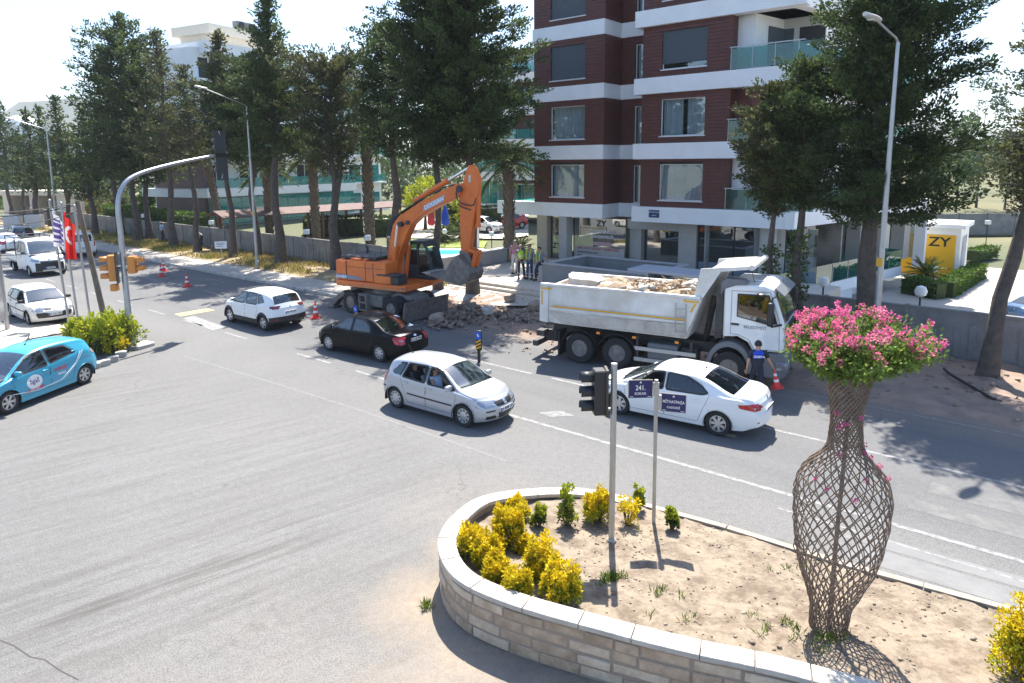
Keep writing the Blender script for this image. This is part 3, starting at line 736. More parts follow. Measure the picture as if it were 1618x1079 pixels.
zoe, zoe_c = place(ZOE, (137.3, 605), (10.8, 654.4), 1, 'turquoise electric hatchback with a round white advert on its door', 'hatchback_car')
meg, _ = place(MEGANE, (18, 500.2), (47, 514.2), -1, 'ivory hatchback waiting behind the flagpoles', 'hatchback_car')
van, _ = place(VAN, (112, 408), (97, 400), 1, 'white passenger van seen from behind, beyond the flags', 'passenger_van', 'van', group=TRAFFIC)
dk = S_(CROSS, paint=P_navy, clad=None, lip=.012, nx=70, plate_r=(.78, '35 KRT 06'), handle_mat=P_navy, mirror_mat=P_navy)
drk, _ = place(dk, (28, 388), (5, 379), 1, 'dark blue estate car farthest up the street at the left edge', 'estate_car', group=TRAFFIC)
wh = S_(CERATO, paint=P_white, nx=70, plate_r=(.8, '35 GK 118'), handle_mat=P_white, mirror_mat=P_white)
whc, _ = place(wh, (8, 402), (-26, 393), 1, 'white saloon car cut by the left edge behind the pickup truck', 'saloon_car', group=TRAFFIC)
pw = S_(POLO, paint=P_white, nx=70, antenna=None, plate_f=(.49, '35 ZT 904'))
gcar = build_car(pw, 'white hatchback parked in the drive beyond the pool', 'car', 'cars parked in the apartment grounds', at(765, 366, .5) + Vector((0, 0, 0)), R(-38), 'hatchback_car')[0]
rs = S_(CROSS, paint=P_red, clad=None, lip=.012, nx=70, handle_mat=P_red, mirror_mat=P_red)
rcar = build_car(rs, 'red crossover parked by the entrance steps of the apartment tower', 'car', 'cars parked in the apartment grounds', at(800, 361, .5) + Vector((0, 0, 0)), R(-150), 'crossover_car')[0]
rs2 = S_(FLUENCE, paint=mat('steel_blue_paint', (.2, .3, .42), .3, .3, coat=.6), nx=70, plate_r=(.72, '35 LN 520'))
bcar = build_car(rs2, 'steel blue saloon car at the right edge of the paved yard', 'car', 'cars parked in the apartment grounds', at(1650, 512, -1.3), R(20), 'saloon_car')[0]
# advert on the turquoise car
M_adw = mat('advert_white', (.78, .79, .8), .4); M_adr = mat('advert_red', (.62, .05, .06), .4); M_adp = mat('advert_purple', (.12, .08, .2), .4)
def surf_text(c, root, body, size, m, x, z, sg, name='lettering', sx=1., rotx=0.):
    p = c.hit('y', x, z, sg, .01); q = c.hit('y', x, z + .15, sg, .01); lean = math.atan2((q.y - p.y) * sg, .15)
    return text(name, body, size, m, root, p, (R(90) + lean * 1, rotx, 0 if sg < 0 else math.pi), sx=sx, bold=True, ext=.0005)
zoe_c.patch('advert_disc', M_adw, zoe, 'y', [(.5 + .25 * math.cos(a), .66 + .2 * math.sin(a)) for a in [k * math.pi / 12 for k in range(24)]], 1, .006)
surf_text(zoe_c, zoe, 'bgall', .2, M_adp, .5, .68, 1, sx=.85)
zoe_c.patch('advert_band', M_adr, zoe, 'y', [(.8, .4), (.22, .44), (.22, .5), (.8, .46)], 1, .008)
surf_text(zoe_c, zoe, 'ELEKTRİKLİ', .055, M_adw, .51, .45, 1)
surf_text(zoe_c, zoe, 'SÜRÜŞ', .15, M_adr, -.42, .78, 1)
surf_text(zoe_c, zoe, 'OKULU', .085, M_adw, -.42, .64, 1)
zoe_c.line([(1.2, .5), (.4, .38), (-.4, .45), (-.95, .78), (-1.2, 1.1)], 'y', 1, .012, 'advert_stripe', M_adw, zoe)
zoe_c.line([(.0, .39), (-.5, .45), (-1.02, .8), (-1.3, 1.12)], 'y', 1, .008, 'advert_stripe', M_adw, zoe)
# bow-tie wheel of the door stripe ends here
# ================================================================ ground, roads, walls, buildings
def P(u, v, z=0.0):
    """street frame: u along the main street (to the right), v across it (away)"""
    p = E1 * u + E2 * v
    return Vector((p.x, p.y, z))
STM = Matrix(((E1.x, E2.x, 0, 0), (E1.y, E2.y, 0, 0), (0, 0, 1, 0), (0, 0, 0, 1)))   # street frame as a matrix
def uv(p): return (p.x * E1.x + p.y * E1.y, p.x * E2.x + p.y * E2.y)
def asphalt_mat():
    m = bpy.data.materials.new('asphalt'); m.use_nodes = True; n = m.node_tree.nodes; l = m.node_tree.links; b = n['Principled BSDF']
    g = n.new('ShaderNodeNewGeometry'); pos = g.outputs['Position']
    def noise(scale, det=6, rough=.6, vec=pos, dist=0.):
        z = n.new('ShaderNodeTexNoise'); z.inputs['Scale'].default_value = scale; z.inputs['Detail'].default_value = det; z.inputs['Roughness'].default_value = rough; z.inputs['Distortion'].default_value = dist
        l.new(vec, z.inputs['Vector']); return z.outputs['Fac']
    def ramp(f, a, b_, c0=(0, 0, 0), c1=(1, 1, 1)):
        r = n.new('ShaderNodeValToRGB'); r.color_ramp.elements[0].position = a; r.color_ramp.elements[1].position = b_
        r.color_ramp.elements[0].color = (*c0, 1); r.color_ramp.elements[1].color = (*c1, 1); l.new(f, r.inputs[0]); return r.outputs[0]
    def mix(f, a, b_, mode='MIX'):
        x = n.new('ShaderNodeMix'); x.data_type = 'RGBA'; x.blend_type = mode
        if isinstance(f, float): x.inputs[0].default_value = f
        else: l.new(f, x.inputs[0])
        for i, q in ((6, a), (7, b_)):
            if isinstance(q, tuple): x.inputs[i].default_value = (*q, 1)
            else: l.new(q, x.inputs[i])
        return x.outputs[2]
    def math_(op, a, b_):
        x = n.new('ShaderNodeMath'); x.operation = op
        for i, q in enumerate((a, b_)):
            if isinstance(q, (float, int)): x.inputs[i].default_value = q
            else: l.new(q, x.inputs[i])
        return x.outputs[0]
    def mapped(rot, sc):
        mp = n.new('ShaderNodeMapping'); mp.vector_type = 'TEXTURE'; mp.inputs['Rotation'].default_value = (0, 0, rot); mp.inputs['Scale'].default_value = sc
        l.new(pos, mp.inputs['Vector']); return mp.outputs[0]
    sx = n.new('ShaderNodeSeparateXYZ'); rot = n.new('ShaderNodeVectorRotate'); rot.rotation_type = 'Z_AXIS'; rot.inputs['Angle'].default_value = -STREET
    l.new(pos, rot.inputs['Vector']); l.new(rot.outputs[0], sx.inputs[0]); U, Vv = sx.outputs[0], sx.outputs[1]
    base = ramp(noise(.22, 5, .6), .3, .7, (.136, .133, .128), (.165, .161, .155))
    grain = ramp(noise(38, 3, .8), .3, .72, (.5, .5, .5), (1.5, 1.5, 1.5))
    grain = mix(1.0, grain, ramp(noise(7, 6, .75), .3, .7, (.86, .86, .86), (1.13, 1.13, 1.13)), 'MULTIPLY')
    col = mix(1.0, base, grain, 'MULTIPLY')
    # main street: newer, darker, bluer surface
    wob = math_('MULTIPLY', math_('SUBTRACT', noise(.35, 4), .5), 1.2)
    main = ramp(math_('ADD', Vv, wob), 0.0, 1.0)
    mm = n.new('ShaderNodeMapRange'); mm.inputs['From Min'].default_value = 12.9; mm.inputs['From Max'].default_value = 14.4; l.new(math_('ADD', Vv, wob), mm.inputs[0])
    col = mix(math_('MULTIPLY', mm.outputs[0], .55), col, mix(1.0, (.096, .097, .101), grain, 'MULTIPLY'))
    # scuffed wheel tracks along each street
    st = ramp(noise(1.0, 4, .6, mapped(STREET, (9., .8, 1))), .42, .66)
    col = mix(math_('MULTIPLY', math_('MULTIPLY', st, mm.outputs[0]), .30), col, (.165, .162, .16))
    st2 = ramp(noise(1.0, 6, .7, mapped(R(38), (4.5, .30, 1))), .44, .70)
    near = n.new('ShaderNodeMapRange'); near.inputs['From Min'].default_value = 11.5; near.inputs['From Max'].default_value = 9; l.new(Vv, near.inputs[0])
    side = near.outputs[0]
    gd = math_('MULTIPLY', st2, side)
    def spot(x, y, r0, r1):
        v = n.new('ShaderNodeVectorMath'); v.operation = 'DISTANCE'; l.new(pos, v.inputs[0]); v.inputs[1].default_value = (x, y, 0)
        mr = n.new('ShaderNodeMapRange'); mr.inputs['From Min'].default_value = r1; mr.inputs['From Max'].default_value = r0; l.new(v.outputs['Value'], mr.inputs[0]); return mr.outputs[0]
    trk = math_('MAXIMUM', math_('MAXIMUM', spot(-6.6, 9.5, .2, 1.9), spot(-5.2, 10.5, .2, 1.7)), spot(-4.2, 11.3, .1, 1.3))
    col = mix(math_('MULTIPLY', gd, math_('ADD', math_('MULTIPLY', trk, .9), .34)), col, (.072, .065, .059))
    st3 = ramp(noise(1.0, 6, .7, mapped(R(36), (7., .35, 1))), .55, .8)
    col = mix(math_('MULTIPLY', math_('MULTIPLY', st3, side), .65), col, (.21, .207, .203))
    # small repairs and oil drips
    vo = n.new('ShaderNodeTexVoronoi'); vo.inputs['Scale'].default_value = .55; l.new(pos, vo.inputs['Vector'])
    col = mix(math_('MULTIPLY', ramp(vo.outputs['Distance'], .02, .05, (1, 1, 1), (0, 0, 0)), .5), col, (.07, .068, .066))
    # sand blown along the planter
    dn = noise(1.6, 7, .65)
    d = None
    for x, y, r0, r1 in ((-1.2, 9.6, .1, 1.7), (-.5, 8.6, .1, 1.7), (.5, 7.7, .1, 1.6), (1.6, 7.2, .1, 1.5), (-.9, 11.2, .1, .9), (-1.0, 7.4, .1, 1.9)):
        s_ = spot(x, y, r0, r1); d = s_ if d is None else math_('MAXIMUM', d, s_)
    dust = ramp(math_('MULTIPLY', d, math_('ADD', dn, .45)), .2, .85)
    col = mix(math_('MULTIPLY', dust, .9), col, ramp(noise(9, 5), .3, .7, (.235, .178, .122), (.31, .25, .185)))
    pale = None
    for x, y, r0, r1 in ((-2.2, 7.2, .5, 4.8), (.5, 5.5, .5, 4.2), (-.8, 12.6, .2, 2.2)):
        s_ = spot(x, y, r0, r1); pale = s_ if pale is None else math_('MAXIMUM', pale, s_)
    col = mix(math_('MULTIPLY', math_('MULTIPLY', pale, ramp(noise(.8, 6, .65), .25, .75)), .7), col, mix(1.0, (.225, .20, .172), grain, 'MULTIPLY'))
    # clay carried out of the trench
    ed = n.new('ShaderNodeMapRange'); ed.inputs['From Min'].default_value = 18.2; ed.inputs['From Max'].default_value = 21.5; l.new(math_('ADD', Vv, math_('MULTIPLY', wob, 1.6)), ed.inputs[0])
    eu = n.new('ShaderNodeMapRange'); eu.inputs['From Min'].default_value = -24.; eu.inputs['From Max'].default_value = -19.; l.new(U, eu.inputs[0])
    clay = ramp(math_('MULTIPLY', math_('MULTIPLY', ed.outputs[0], eu.outputs[0]), math_('ADD', noise(1.1, 7, .7), .5)), .3, .8)
    col = mix(math_('MULTIPLY', clay, .7), col, (.25, .18, .13))
    # cracks
    cv = n.new('ShaderNodeTexVoronoi'); cv.feature = 'DISTANCE_TO_EDGE'; cv.inputs['Scale'].default_value = .16
    nd = n.new('ShaderNodeTexNoise'); nd.inputs['Scale'].default_value = 1.3; nd.inputs['Detail'].default_value = 5; l.new(pos, nd.inputs['Vector'])
    vm = n.new('ShaderNodeVectorMath'); vm.operation = 'MULTIPLY_ADD'; l.new(nd.outputs['Color'], vm.inputs[0]); vm.inputs[1].default_value = (1.6, 1.6, 0); l.new(pos, vm.inputs[2]); l.new(vm.outputs[0], cv.inputs['Vector'])
    crk = ramp(cv.outputs['Distance'], .001, .0028, (1, 1, 1), (0, 0, 0))
    col = mix(math_('MULTIPLY', crk, math_('MULTIPLY', ramp(noise(.13, 2), .5, .6), .55)), col, (.06, .058, .055))
    l.new(col, b.inputs['Base Color']); b.inputs['Roughness'].default_value = .88; b.inputs['Specular IOR Level'].default_value = .35
    bp = n.new('ShaderNodeBump'); bp.inputs['Strength'].default_value = .35; bp.inputs['Distance'].default_value = .01
    l.new(noise(70, 3, .7), bp.inputs['Height']); l.new(bp.outputs[0], b.inputs['Normal'])
    return m
M_asph = asphalt_mat()
M_earth = mat('dry_earth', (.30, .225, .15), .95, col2=(.17, .125, .085), vscale=.9, bump=.5, bscale=9)
M_field = mat('dry_grass_field', (.17, .15, .07), .95, col2=(.08, .09, .04), vscale=.06, bump=.5, bscale=3)
mat('worn_seam', (.195, .19, .182), .85, col2=(.14, .138, .135), vscale=5)
M_line = mat('worn_road_paint', (.30, .296, .288), .8, col2=(.125, .125, .125), vscale=8)
M_yline = mat('worn_yellow_paint', (.55, .38, .12), .7, col2=(.28, .24, .18), vscale=3.5)
M_pave = mat('pale_pavement', (.40, .36, .305), .85, var=.16, vscale=2.2, bump=.2, bscale=30)
M_kerb = mat('kerb_concrete', (.42, .39, .35), .85, var=.2, vscale=3)
M_yard = mat('yard_concrete', (.44, .395, .335), .85, var=.06, vscale=.5)
M_clay = mat('dug_clay', (.30, .205, .15), .95, col2=(.185, .14, .11), vscale=1.7, bump=.6, bscale=11)
def sheet(name, pts, z, m):
    return structure(MB().poly([(p[0], p[1], z) for p in pts]).build(name, m))
def usheet(name, uvs, z, m): return sheet(name, [P(u, v) for u, v in uvs], z, m)
structure(MB().poly([(-1500, -300, -1.45), (1500, -300, -1.45), (1500, 2500, -1.45), (-1500, 2500, -1.45)]).build('ground', M_field))
usheet('road', [(-260, -60), (120, -60), (120, 20.9), (-260, 20.9)], 0, M_asph)
structure(MB().bx(-32, 60, 20.9, 27.25, -1.4, -.08, M=STM).build('subsoil', M_clay))
# lane markings
def stripe(u0, v0, u1, v1, wd, m=M_line, z=.004):
    a, b = P(u0, v0), P(u1, v1); d = (b - a).normalized(); n_ = Vector((-d.y, d.x, 0)) * wd / 2
    return sheet('lane_marking', [a - n_, b - n_, b + n_, a + n_], z, m)
for k in range(9): stripe(-24.6 - 3.6 * k, 13.42, -26.3 - 3.6 * k, 13.42, .11)
stripe(-17.8, 13.45, -15.4, 13.47, .11); stripe(-13.6, 13.5, 40, 14.3, .12); stripe(-21.2, 13.44, -19.2, 13.45, .11)
stripe(-3.9, 12.95, 40, 13.75, .05)
for k in range(9): stripe(-29 - 4.2 * k, 17.3, -32.2 - 4.2 * k, 17.5, .1)
stripe(-16.2, 16.75, -13.0, 16.8, .11); stripe(-12.2, 16.82, 40, 17.6, .11)
stripe(-9.5, 20.2, 40, 20.6, .06)
for q, m in (([(275, 496), (328, 487), (340, 490), (285, 500)], M_yline), ([(289, 503), (306, 499), (356, 517), (335, 522)], M_line)):
    sheet('road_marking', [at(*p) for p in q], .004, m)
for a, b in (((290, 562), (430, 604)), ((430, 604), (560, 645)), ((560, 645), (800, 728))):
    p_, q_ = at(*a), at(*b); n__ = Vector((-(q_ - p_).y, (q_ - p_).x, 0)).normalized() * .035; sheet('road_seam', [p_ - n__, q_ - n__, q_ + n__, p_ + n__], .003, MATS['worn_seam'])
ck = [at(*q) for q in ((-10, 1008), (22, 1020), (48, 1038), (70, 1042), (96, 1060), (124, 1074))]
for p_, q_ in zip(ck, ck[1:]):
    n__ = Vector((-(q_ - p_).y, (q_ - p_).x, 0)).normalized() * .009; sheet('road_crack', [p_ - n__, q_ - n__, q_ + n__, p_ + n__], .003, mat('crack_dark', (.07, .065, .06), .9))
# arrow remains in the lane
sheet('road_marking', [at(850, 652), (at(885, 649)), at(908, 657), at(870, 659)], .004, mat('worn_arrow', (.24, .235, .228), .8, col2=(.105, .105, .108), vscale=6))
# paler strips where a trench has been refilled
M_patch = mat('refilled_asphalt', (.175, .172, .168), .9, var=.12, vscale=2, bump=.2, bscale=60)
for q in ([(-2.4, 12.0), (-2.4, 12.55), (1.0, 12.75), (1.0, 12.2)], [(-2.6, 12.62), (-2.6, 13.0), (.8, 13.2), (.8, 12.82)]): usheet('road_patch', q, .003, M_patch)
M_worn = mat('worn_crossing_paint', (.155, .15, .138), .85, col2=(.098, .099, .103), vscale=3.2)
usheet('road_marking', [(-1.9, 14.5), (-1.9, 15.0), (6, 15.3), (6, 14.8)], .003, M_worn)
usheet('road_marking', [(-1.7, 15.5), (-1.7, 16.1), (6, 16.4), (6, 15.8)], .003, M_worn)
# ---- far pavement, verge and the dug-up strip
pv = structure(MB().poly([P(-200, 20.9, .12), P(-29, 20.7, .12), P(-29, 23.0, .12), P(-200, 23.2, .12)]).build('pavement', M_pave))
kb = MB().bx(0, .94, -.08, .08, -.05, .135).mesh('kerb_stone', M_kerb)
for k in range(62):
    o = link('kerb_stone', kb, pv); o.location = P(-29.5 - k, 20.78 - rnd.random() * .02, rnd.uniform(-.006, .006)); o.rotation_euler = (0, 0, STREET + rnd.uniform(-.006, .006))
M_verge = mat('dry_verge', (.34, .25, .155), .95, col2=(.21, .165, .085), vscale=.8, bump=.5, bscale=7)
def terrain(name, u0, u1, v0, v1, step, hf, m):
    nu, nv = max(2, int((u1 - u0) / step)), max(2, int((v1 - v0) / step)); V = []; F = []
    for i in range(nu + 1):
        for j in range(nv + 1):
            u, v = u0 + (u1 - u0) * i / nu, v0 + (v1 - v0) * j / nv
            p = P(u, v); p.z = hf(u, v); V.append(p)
    for i in range(nu):
        for j in range(nv):
            a = i * (nv + 1) + j; F.append((a, a + nv + 1, a + nv + 2, a + 1))
    return structure(link(name, npmesh(name, [tuple(p) for p in V], F, m, True)))
def nz(u, v, s=1.): return mnoise.noise(Vector((u * s, v * s, 3.7)))
terrain('verge', -200, -24, 23.0, 27.2, .6, lambda u, v: .13 + .10 * nz(u, v, .5) * min(1, (v - 23) / .6) + .05 * nz(u, v, 1.6) * min(1, (v - 23) / .6), M_verge)
def digh(u, v):
    k0 = max(0., min(1., (u + 27.5) / 3)); e = max(0, min(1, (v - 20.3 + .5 * nz(u, v, .6)) / 1.2)) * max(0, min(1, (27.2 - v) / .5 + .3))
    return -.06 + e * (.17 + .14 * nz(u, v, .7) + .10 * nz(u, v, 2.1) + .04 * nz(u, v, 5.)) * k0 + .1 * e * (1 - k0)
terrain('excavated_ground', -30, 14, 19.6, 27.2, .22, digh, M_clay)
usheet('pavement', [(-29, 22.4), (-21.5, 22.9), (-19.3, 24.4), (-19.0, 25.9), (-29, 25.9)], .16, M_pave)
# ---- entrance terrace with two long steps
M_stone = mat('entrance_stone', (.52, .46, .38), .8, var=.1, vscale=1.5)
ter = structure(MB().bx(-27.6, -8.5, 26.6, 36.5, -.1, .5, M=STM).build('terrace', M_stone, bevel=.01))
for k, (v0, z1) in enumerate(((25.9, .2), (26.25, .35))):
    MB().bx(-27.6, -19.2 - .1 * k, v0, 26.62, -.1, z1, M=STM).build('step', M_stone, ter, bevel=.012)
usheet('forecourt', [(-19.2, 27.2), (-10.2, 27.2), (-10.2, 36), (-19.2, 37)], .1, mat('forecourt_paving', (.33, .31, .29), .85, var=.1))
# basin of low walls before the shop
M_gwall = mat('grey_render', (.27, .27, .27), .85, var=.1, vscale=.8, bump=.15)
bw = thing('basin_wall', P(-18.5, 30.5, .1), 'low grey rendered wall ringing a planting basin before the shop', 'wall')
def low(name, u0, u1, v0, v1, z0, z1, parent, m, bevel=.012):
    c = parent.location; M = Matrix.Translation(-c) @ STM
    return MB().bx(u0, u1, v0, v1, z0, z1, M=M).build(name, m, parent, bevel=bevel)
low('front_panel', -21.4, -15.0, 28.6, 28.85, .1, 1.45, bw, M_gwall); low('back_panel', -21.4, -15.0, 32.4, 32.65, .1, 1.45, bw, M_gwall)
low('end_panel', -21.4, -21.1, 28.852, 32.398, .1, 1.45, bw, M_gwall); low('end_panel', -15.25, -15, 28.852, 32.398, .1, 1.45, bw, M_gwall)
cp_m = mat('wall_coping', (.38, .38, .38), .8, var=.1)
low('coping', -21.45, -14.95, 28.55, 28.9, 1.452, 1.52, bw, cp_m); low('coping', -21.45, -14.95, 32.35, 32.7, 1.452, 1.52, bw, cp_m)
low('coping', -21.45, -21.05, 28.902, 32.348, 1.452, 1.52, bw, cp_m); low('coping', -15.3, -14.95, 28.902, 32.348, 1.452, 1.52, bw, cp_m)
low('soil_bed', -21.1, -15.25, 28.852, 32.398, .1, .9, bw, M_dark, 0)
# grey side wall of the terrace
sw = thing('side_wall', P(-27.8, 29.5), 'plain grey rendered wall closing the terrace beside the men', 'wall')
low('wall_panel', -28.1, -27.62, 26.7, 34, 0, 1.35, sw, M_gwall); low('coping', -28.15, -27.57, 26.65, 34.05, 1.352, 1.42, sw, cp_m)
# ---- precast panel wall on the far side of the verge, and the dark one on the right
M_precast = mat('precast_concrete', (.235, .215, .19), .9, var=.22, vscale=1.2, bump=.35, bscale=9)
M_precast2 = mat('weathered_dark_concrete', (.20, .20, .20), .9, var=.22, vscale=1.1, bump=.35, bscale=9)
def panel_wall(label, u0, u1, v, hgt, m, seg=2.4):
    t = thing('panel_wall', P(u0, v), label, 'wall')
    t.rotation_euler = (0, 0, STREET); n_ = int(round((u1 - u0) / seg)); seg = (u1 - u0) / n_
    pm = MB(); pm.bx(.07, seg - .07, -.05, .05, -.1, hgt - .1)
    for k in range(6):
        x = .14 + (seg - .3) * k / 5.4
        pm.bx(x, x + .2, -.075, -.0505, .05, hgt - .42)
    pm = pm.mesh('panel', m); qm = MB().bx(-.065, .065, -.11, .1, -.1, hgt + .02).mesh('post', m); cm = MB().bx(.068, seg - .068, -.09, .09, hgt - .098, hgt).mesh('coping', m)
    for k in range(n_ + 1):
        o = link('post', qm, t); o.location = (k * seg, 0, rnd.uniform(-.01, .01))
        if k < n_:
            o = link('panel', pm, t); o.location = (k * seg, rnd.uniform(-.01, .01), rnd.uniform(-.02, .02)); o = link('coping', cm, t); o.location = (k * seg, 0, 0)
    return t
panel_wall('long brown precast panel wall behind the row of cypresses', -100, -28.1, 27.2, 1.75, M_precast)
MB().bx(-10.35, -10.1, 27.25, 36, -1.4, .6, M=STM).build('retaining_wall', M_gwall, ter)
panel_wall('dark grey precast panel wall at the right, below the paved yard', -12.2, 9.4, 27.15, 1.7, M_precast2, 2.7)
# ---- grounds behind the walls
M_lawn = mat('lawn', (.22, .27, .06), .95, var=.25, vscale=3, bump=.4, bscale=40)
usheet('garden_ground', [(-130, 27.35), (-28.2, 27.35), (-28.2, 120), (-130, 120)], .3, mat('garden_soil', (.10, .105, .05), .95, var=.3))
sheet('driveway', [at(612, 376, .45), at(800, 377, .45), at(835, 372, .45), at(835, 338, .45), at(600, 345, .45)], .45, M_yard)
sheet('lawn', [at(620, 391, .47), at(765, 391, .47), at(770, 380, .47), at(612, 377, .47)], .47, M_lawn)
sheet('poolside_paving', [at(640, 404, .48), at(765, 404, .48), at(765, 392.5, .48), at(640, 392, .48)], .48, mat('poolside_tile', (.7, .68, .62), .7, var=.05))
sheet('pool_water', [at(655, 402, .5), at(742, 402, .5), at(750, 395, .5), at(655, 394.5, .5)], .5, mat('pool_water', (.08, .50, .58), .15, var=.1, vscale=2))
usheet('yard', [(-10.1, 27.3), (60, 27.3), (60, 62), (-10.1, 62)], -1.3, M_yard)
sheet('yard_drain', [at(1496, 471, -1.296), at(1530, 475, -1.296), at(1540, 479, -1.296), at(1500, 475, -1.296)], -1.296, M_kerb)
# distant hills
def hills(name, Y, pts, m):
    mb = MB(); n_ = len(pts)
    for i in range(n_ - 1):
        a = atd(pts[i][0], pts[i][1], Y); b = atd(pts[i + 1][0], pts[i + 1][1], Y)
        f0, f1 = Vector((a.x, Y - 180, -1)), Vector((b.x, Y - 180, -1)); k0, k1 = Vector((a.x, Y + 260, -1)), Vector((b.x, Y + 260, -1))
        mb.quad(f0, f1, b, a); mb.quad(a, b, k1, k0)
    return structure(mb.build(name, m, smooth=True))
M_hill = mat('wooded_hill', (.10, .12, .06), 1., col2=(.16, .14, .09), vscale=.008)
hp = [(-500, 240)]
for k in range(64):
    x = -450 + k * 48; y = 205 + 26 * math.sin(k * .27 + 1.2) + 12 * mnoise.noise(Vector((k * .6, 1, 0))) + (26 if 250 < x < 1350 else 0) - (26 if 20 < x < 140 else 0)
    hp.append((x, y))
hills('distant_hills', 1500, hp, M_hill)
# ---------------------------------------------------------------- the tower with brown cladding
M_clad = mat('brown_cladding', (.125, .035, .025), .55, col2=(.088, .026, .020), vscale=2.5)
M_band = mat('white_render_band', (.84, .84, .84), .65, var=.04, vscale=.8)
M_frame = mat('window_frame_white', (.7, .7, .7), .4)
M_shut = mat('roller_shutter', (.07, .085, .1), .6)
M_curt = mat('net_curtain', (.82, .83, .84), .9, var=.05)
M_room = mat('dark_room', (.04, .04, .042), .95)
G_win = glass('window_glass', (.8, .85, .87), .05, (.06, .08, .09), refl=.12)
G_teal = glass('teal_balustrade_glass', (.28, .62, .58), .28, (.03, .16, .15))
G_shop = glass('shop_glass', (.6, .66, .65), .12, (.10, .13, .13), refl=.24)
M_soffit = mat('soffit', (.6, .58, .54), .8)
tower = thing('apartment_tower', P(-25.4, 35.8), 'apartment tower clad in dark brown boards with white floor bands', 'building')
TM = Matrix.Translation(-tower.location) @ STM
def tb(name, u0, u1, v0, v1, z0, z1, m, bevel=0., parent=None):
    return MB().bx(u0, u1, v0, v1, z0, z1, M=TM).build(name, m, tower if parent is None else parent, bevel=bevel)
TOPS = [4.24, 7.85, 11.5, 15.18, 18.85, 22.5]
V0 = 35.8
def cladding(u0, u1, v, z0, z1, hole=None, axis='u', thick=.05):
    mb = MB(); nrow = max(1, int(round((z1 - z0) / .19))); h = (z1 - z0) / nrow
    for k in range(nrow):
        a, b = z0 + k * h, z0 + (k + 1) * h - .014
        spans = [(u0, u1)]
        if hole and b > hole[2] + .02 and a < hole[3] - .02: spans = [(u0, hole[0]), (hole[1], u1)]
        for s0, s1 in spans:
            if s1 - s0 < .03: continue
            o = rnd.uniform(0, .006)
            if axis == 'u': mb.bx(s0, s1, v - thick - o, v, a, b, M=TM)
            else: mb.bx(v, v + thick + o, s0, s1, a, b, M=TM)
    bk = MB(); hs = hole if hole else ((u0 + u1) / 2, (u0 + u1) / 2, z0, z0)
    for a, b, c, d in ((u0, hs[0], z0, z1), (hs[1], u1, z0, z1), (hs[0], hs[1], z0, hs[2]), (hs[0], hs[1], hs[3], z1)):
        if b - a > .02 and d - c > .02:
            if axis == 'u': bk.bx(a, b, v + .003, v + .06, c, d, M=TM)
            else: bk.bx(v - .06, v - .003, a, b, c, d, M=TM)
    bk.build('backing_wall', M_dark, tower)
    return stuff(mb.build('cladding_boards', M_clad, tower))
def window(u0, u1, z0, z1, v, kind, mull=False):
    """one window: reveal, frame, panes, and what hangs behind them"""
    f = MB(); d = .05
    f.bx(u0, u1, v + .06, v + .14, z0, z0 + d, M=TM); f.bx(u0, u1, v + .06, v + .14, z1 - d, z1, M=TM)
    f.bx(u0, u0 + d, v + .06, v + .14, z0 + d, z1 - d, M=TM); f.bx(u1 - d, u1, v + .06, v + .14, z0 + d, z1 - d, M=TM)
    um = (u0 + u1) / 2
    if mull and kind != 'shutter': f.bx(um - .03, um + .03, v + .065, v + .13, z0 + d, z1 - d, M=TM)
    w_ = f.build('window', M_frame, tower)
    link('sill', MB().bx(u0 - .06, u1 + .06, v - .13, v + .05, z0 - .06, z0 - .003, M=TM).mesh('sill', M_frame), w_)
    gz = z0 + d
    panes = [(u0 + d, um - .03), (um + .03, u1 - d)] if mull and kind != 'shutter' else [(u0 + d, u1 - d)]
    for a, b in panes: link('pane', MB().bx(a, b, v + .09, v + .1, z0 + d, z1 - d, M=TM).mesh('pane', G_win), w_)
    if kind.startswith('shutter'):
        zb = z0 + (.30 if kind.endswith('gap') else .05); sh = MB()
        k = zb
        while k < z1: sh.bx(u0 + .02, u1 - .02, v + .03, v + .052, k, min(z1, k + .05), M=TM); k += .053
        stuff(link('roller_shutter', sh.mesh('roller_shutter', M_shut), w_))
    else:
        cm = MB(); n_ = 40; gap = {'curtain': (.47, .55), 'sheer': (2, 2), 'blind': (.0, .0)}.get(kind, (2, 2))
        for k in range(n_):
            a = k / n_; b = (k + 1) / n_
            if gap[0] < (a + b) / 2 < gap[1]: continue
            ya, yb = (v + .3 + .085 * math.sin(x * n_ * 1.25 + math.sin(x * 9)) for x in (a, b))
            U_ = lambda t: u0 + .05 + (u1 - u0 - .1) * t
            cm.quad(*(TM @ Vector(q) for q in ((U_(a), ya, z0 - .02), (U_(b), yb, z0 - .02), (U_(b), yb, z1), (U_(a), ya, z1))))
        link('curtain', cm.mesh('curtain', M_curt, True), w_)
    rm = MB(); rm.bx(u0 - .02, u1 + .02, v + .9, v + .95, z0 - .02, z1 + .02, M=TM)
    rm.bx(u0 - .05, u0 - .003, v + .15, v + .9, z0 - .02, z1, M=TM).bx(u1 + .003, u1 + .05, v + .15, v + .9, z0 - .02, z1, M=TM).bx(u0, u1, v + .15, v + .9, z0 - .06, z0 - .02, M=TM).bx(u0, u1, v + .15, v + .9, z1 + .003, z1 + .04, M=TM)
    link('room', rm.mesh('room', M_room), w_)
    return w_
UL0, UL1, UR0, UR1 = -27.4, -22.15, -19.5, -14.35
UB1 = -10.6                      # end of the balcony bay
kindsL = ['curtain', 'sheer', 'shutter', 'shutter', 'shutter', 'curtain']; kindsR = ['sheer', 'curtain', 'shutter_gap', 'shutter', 'curtain', 'shutter']
kindsL[0] = 'sheer'
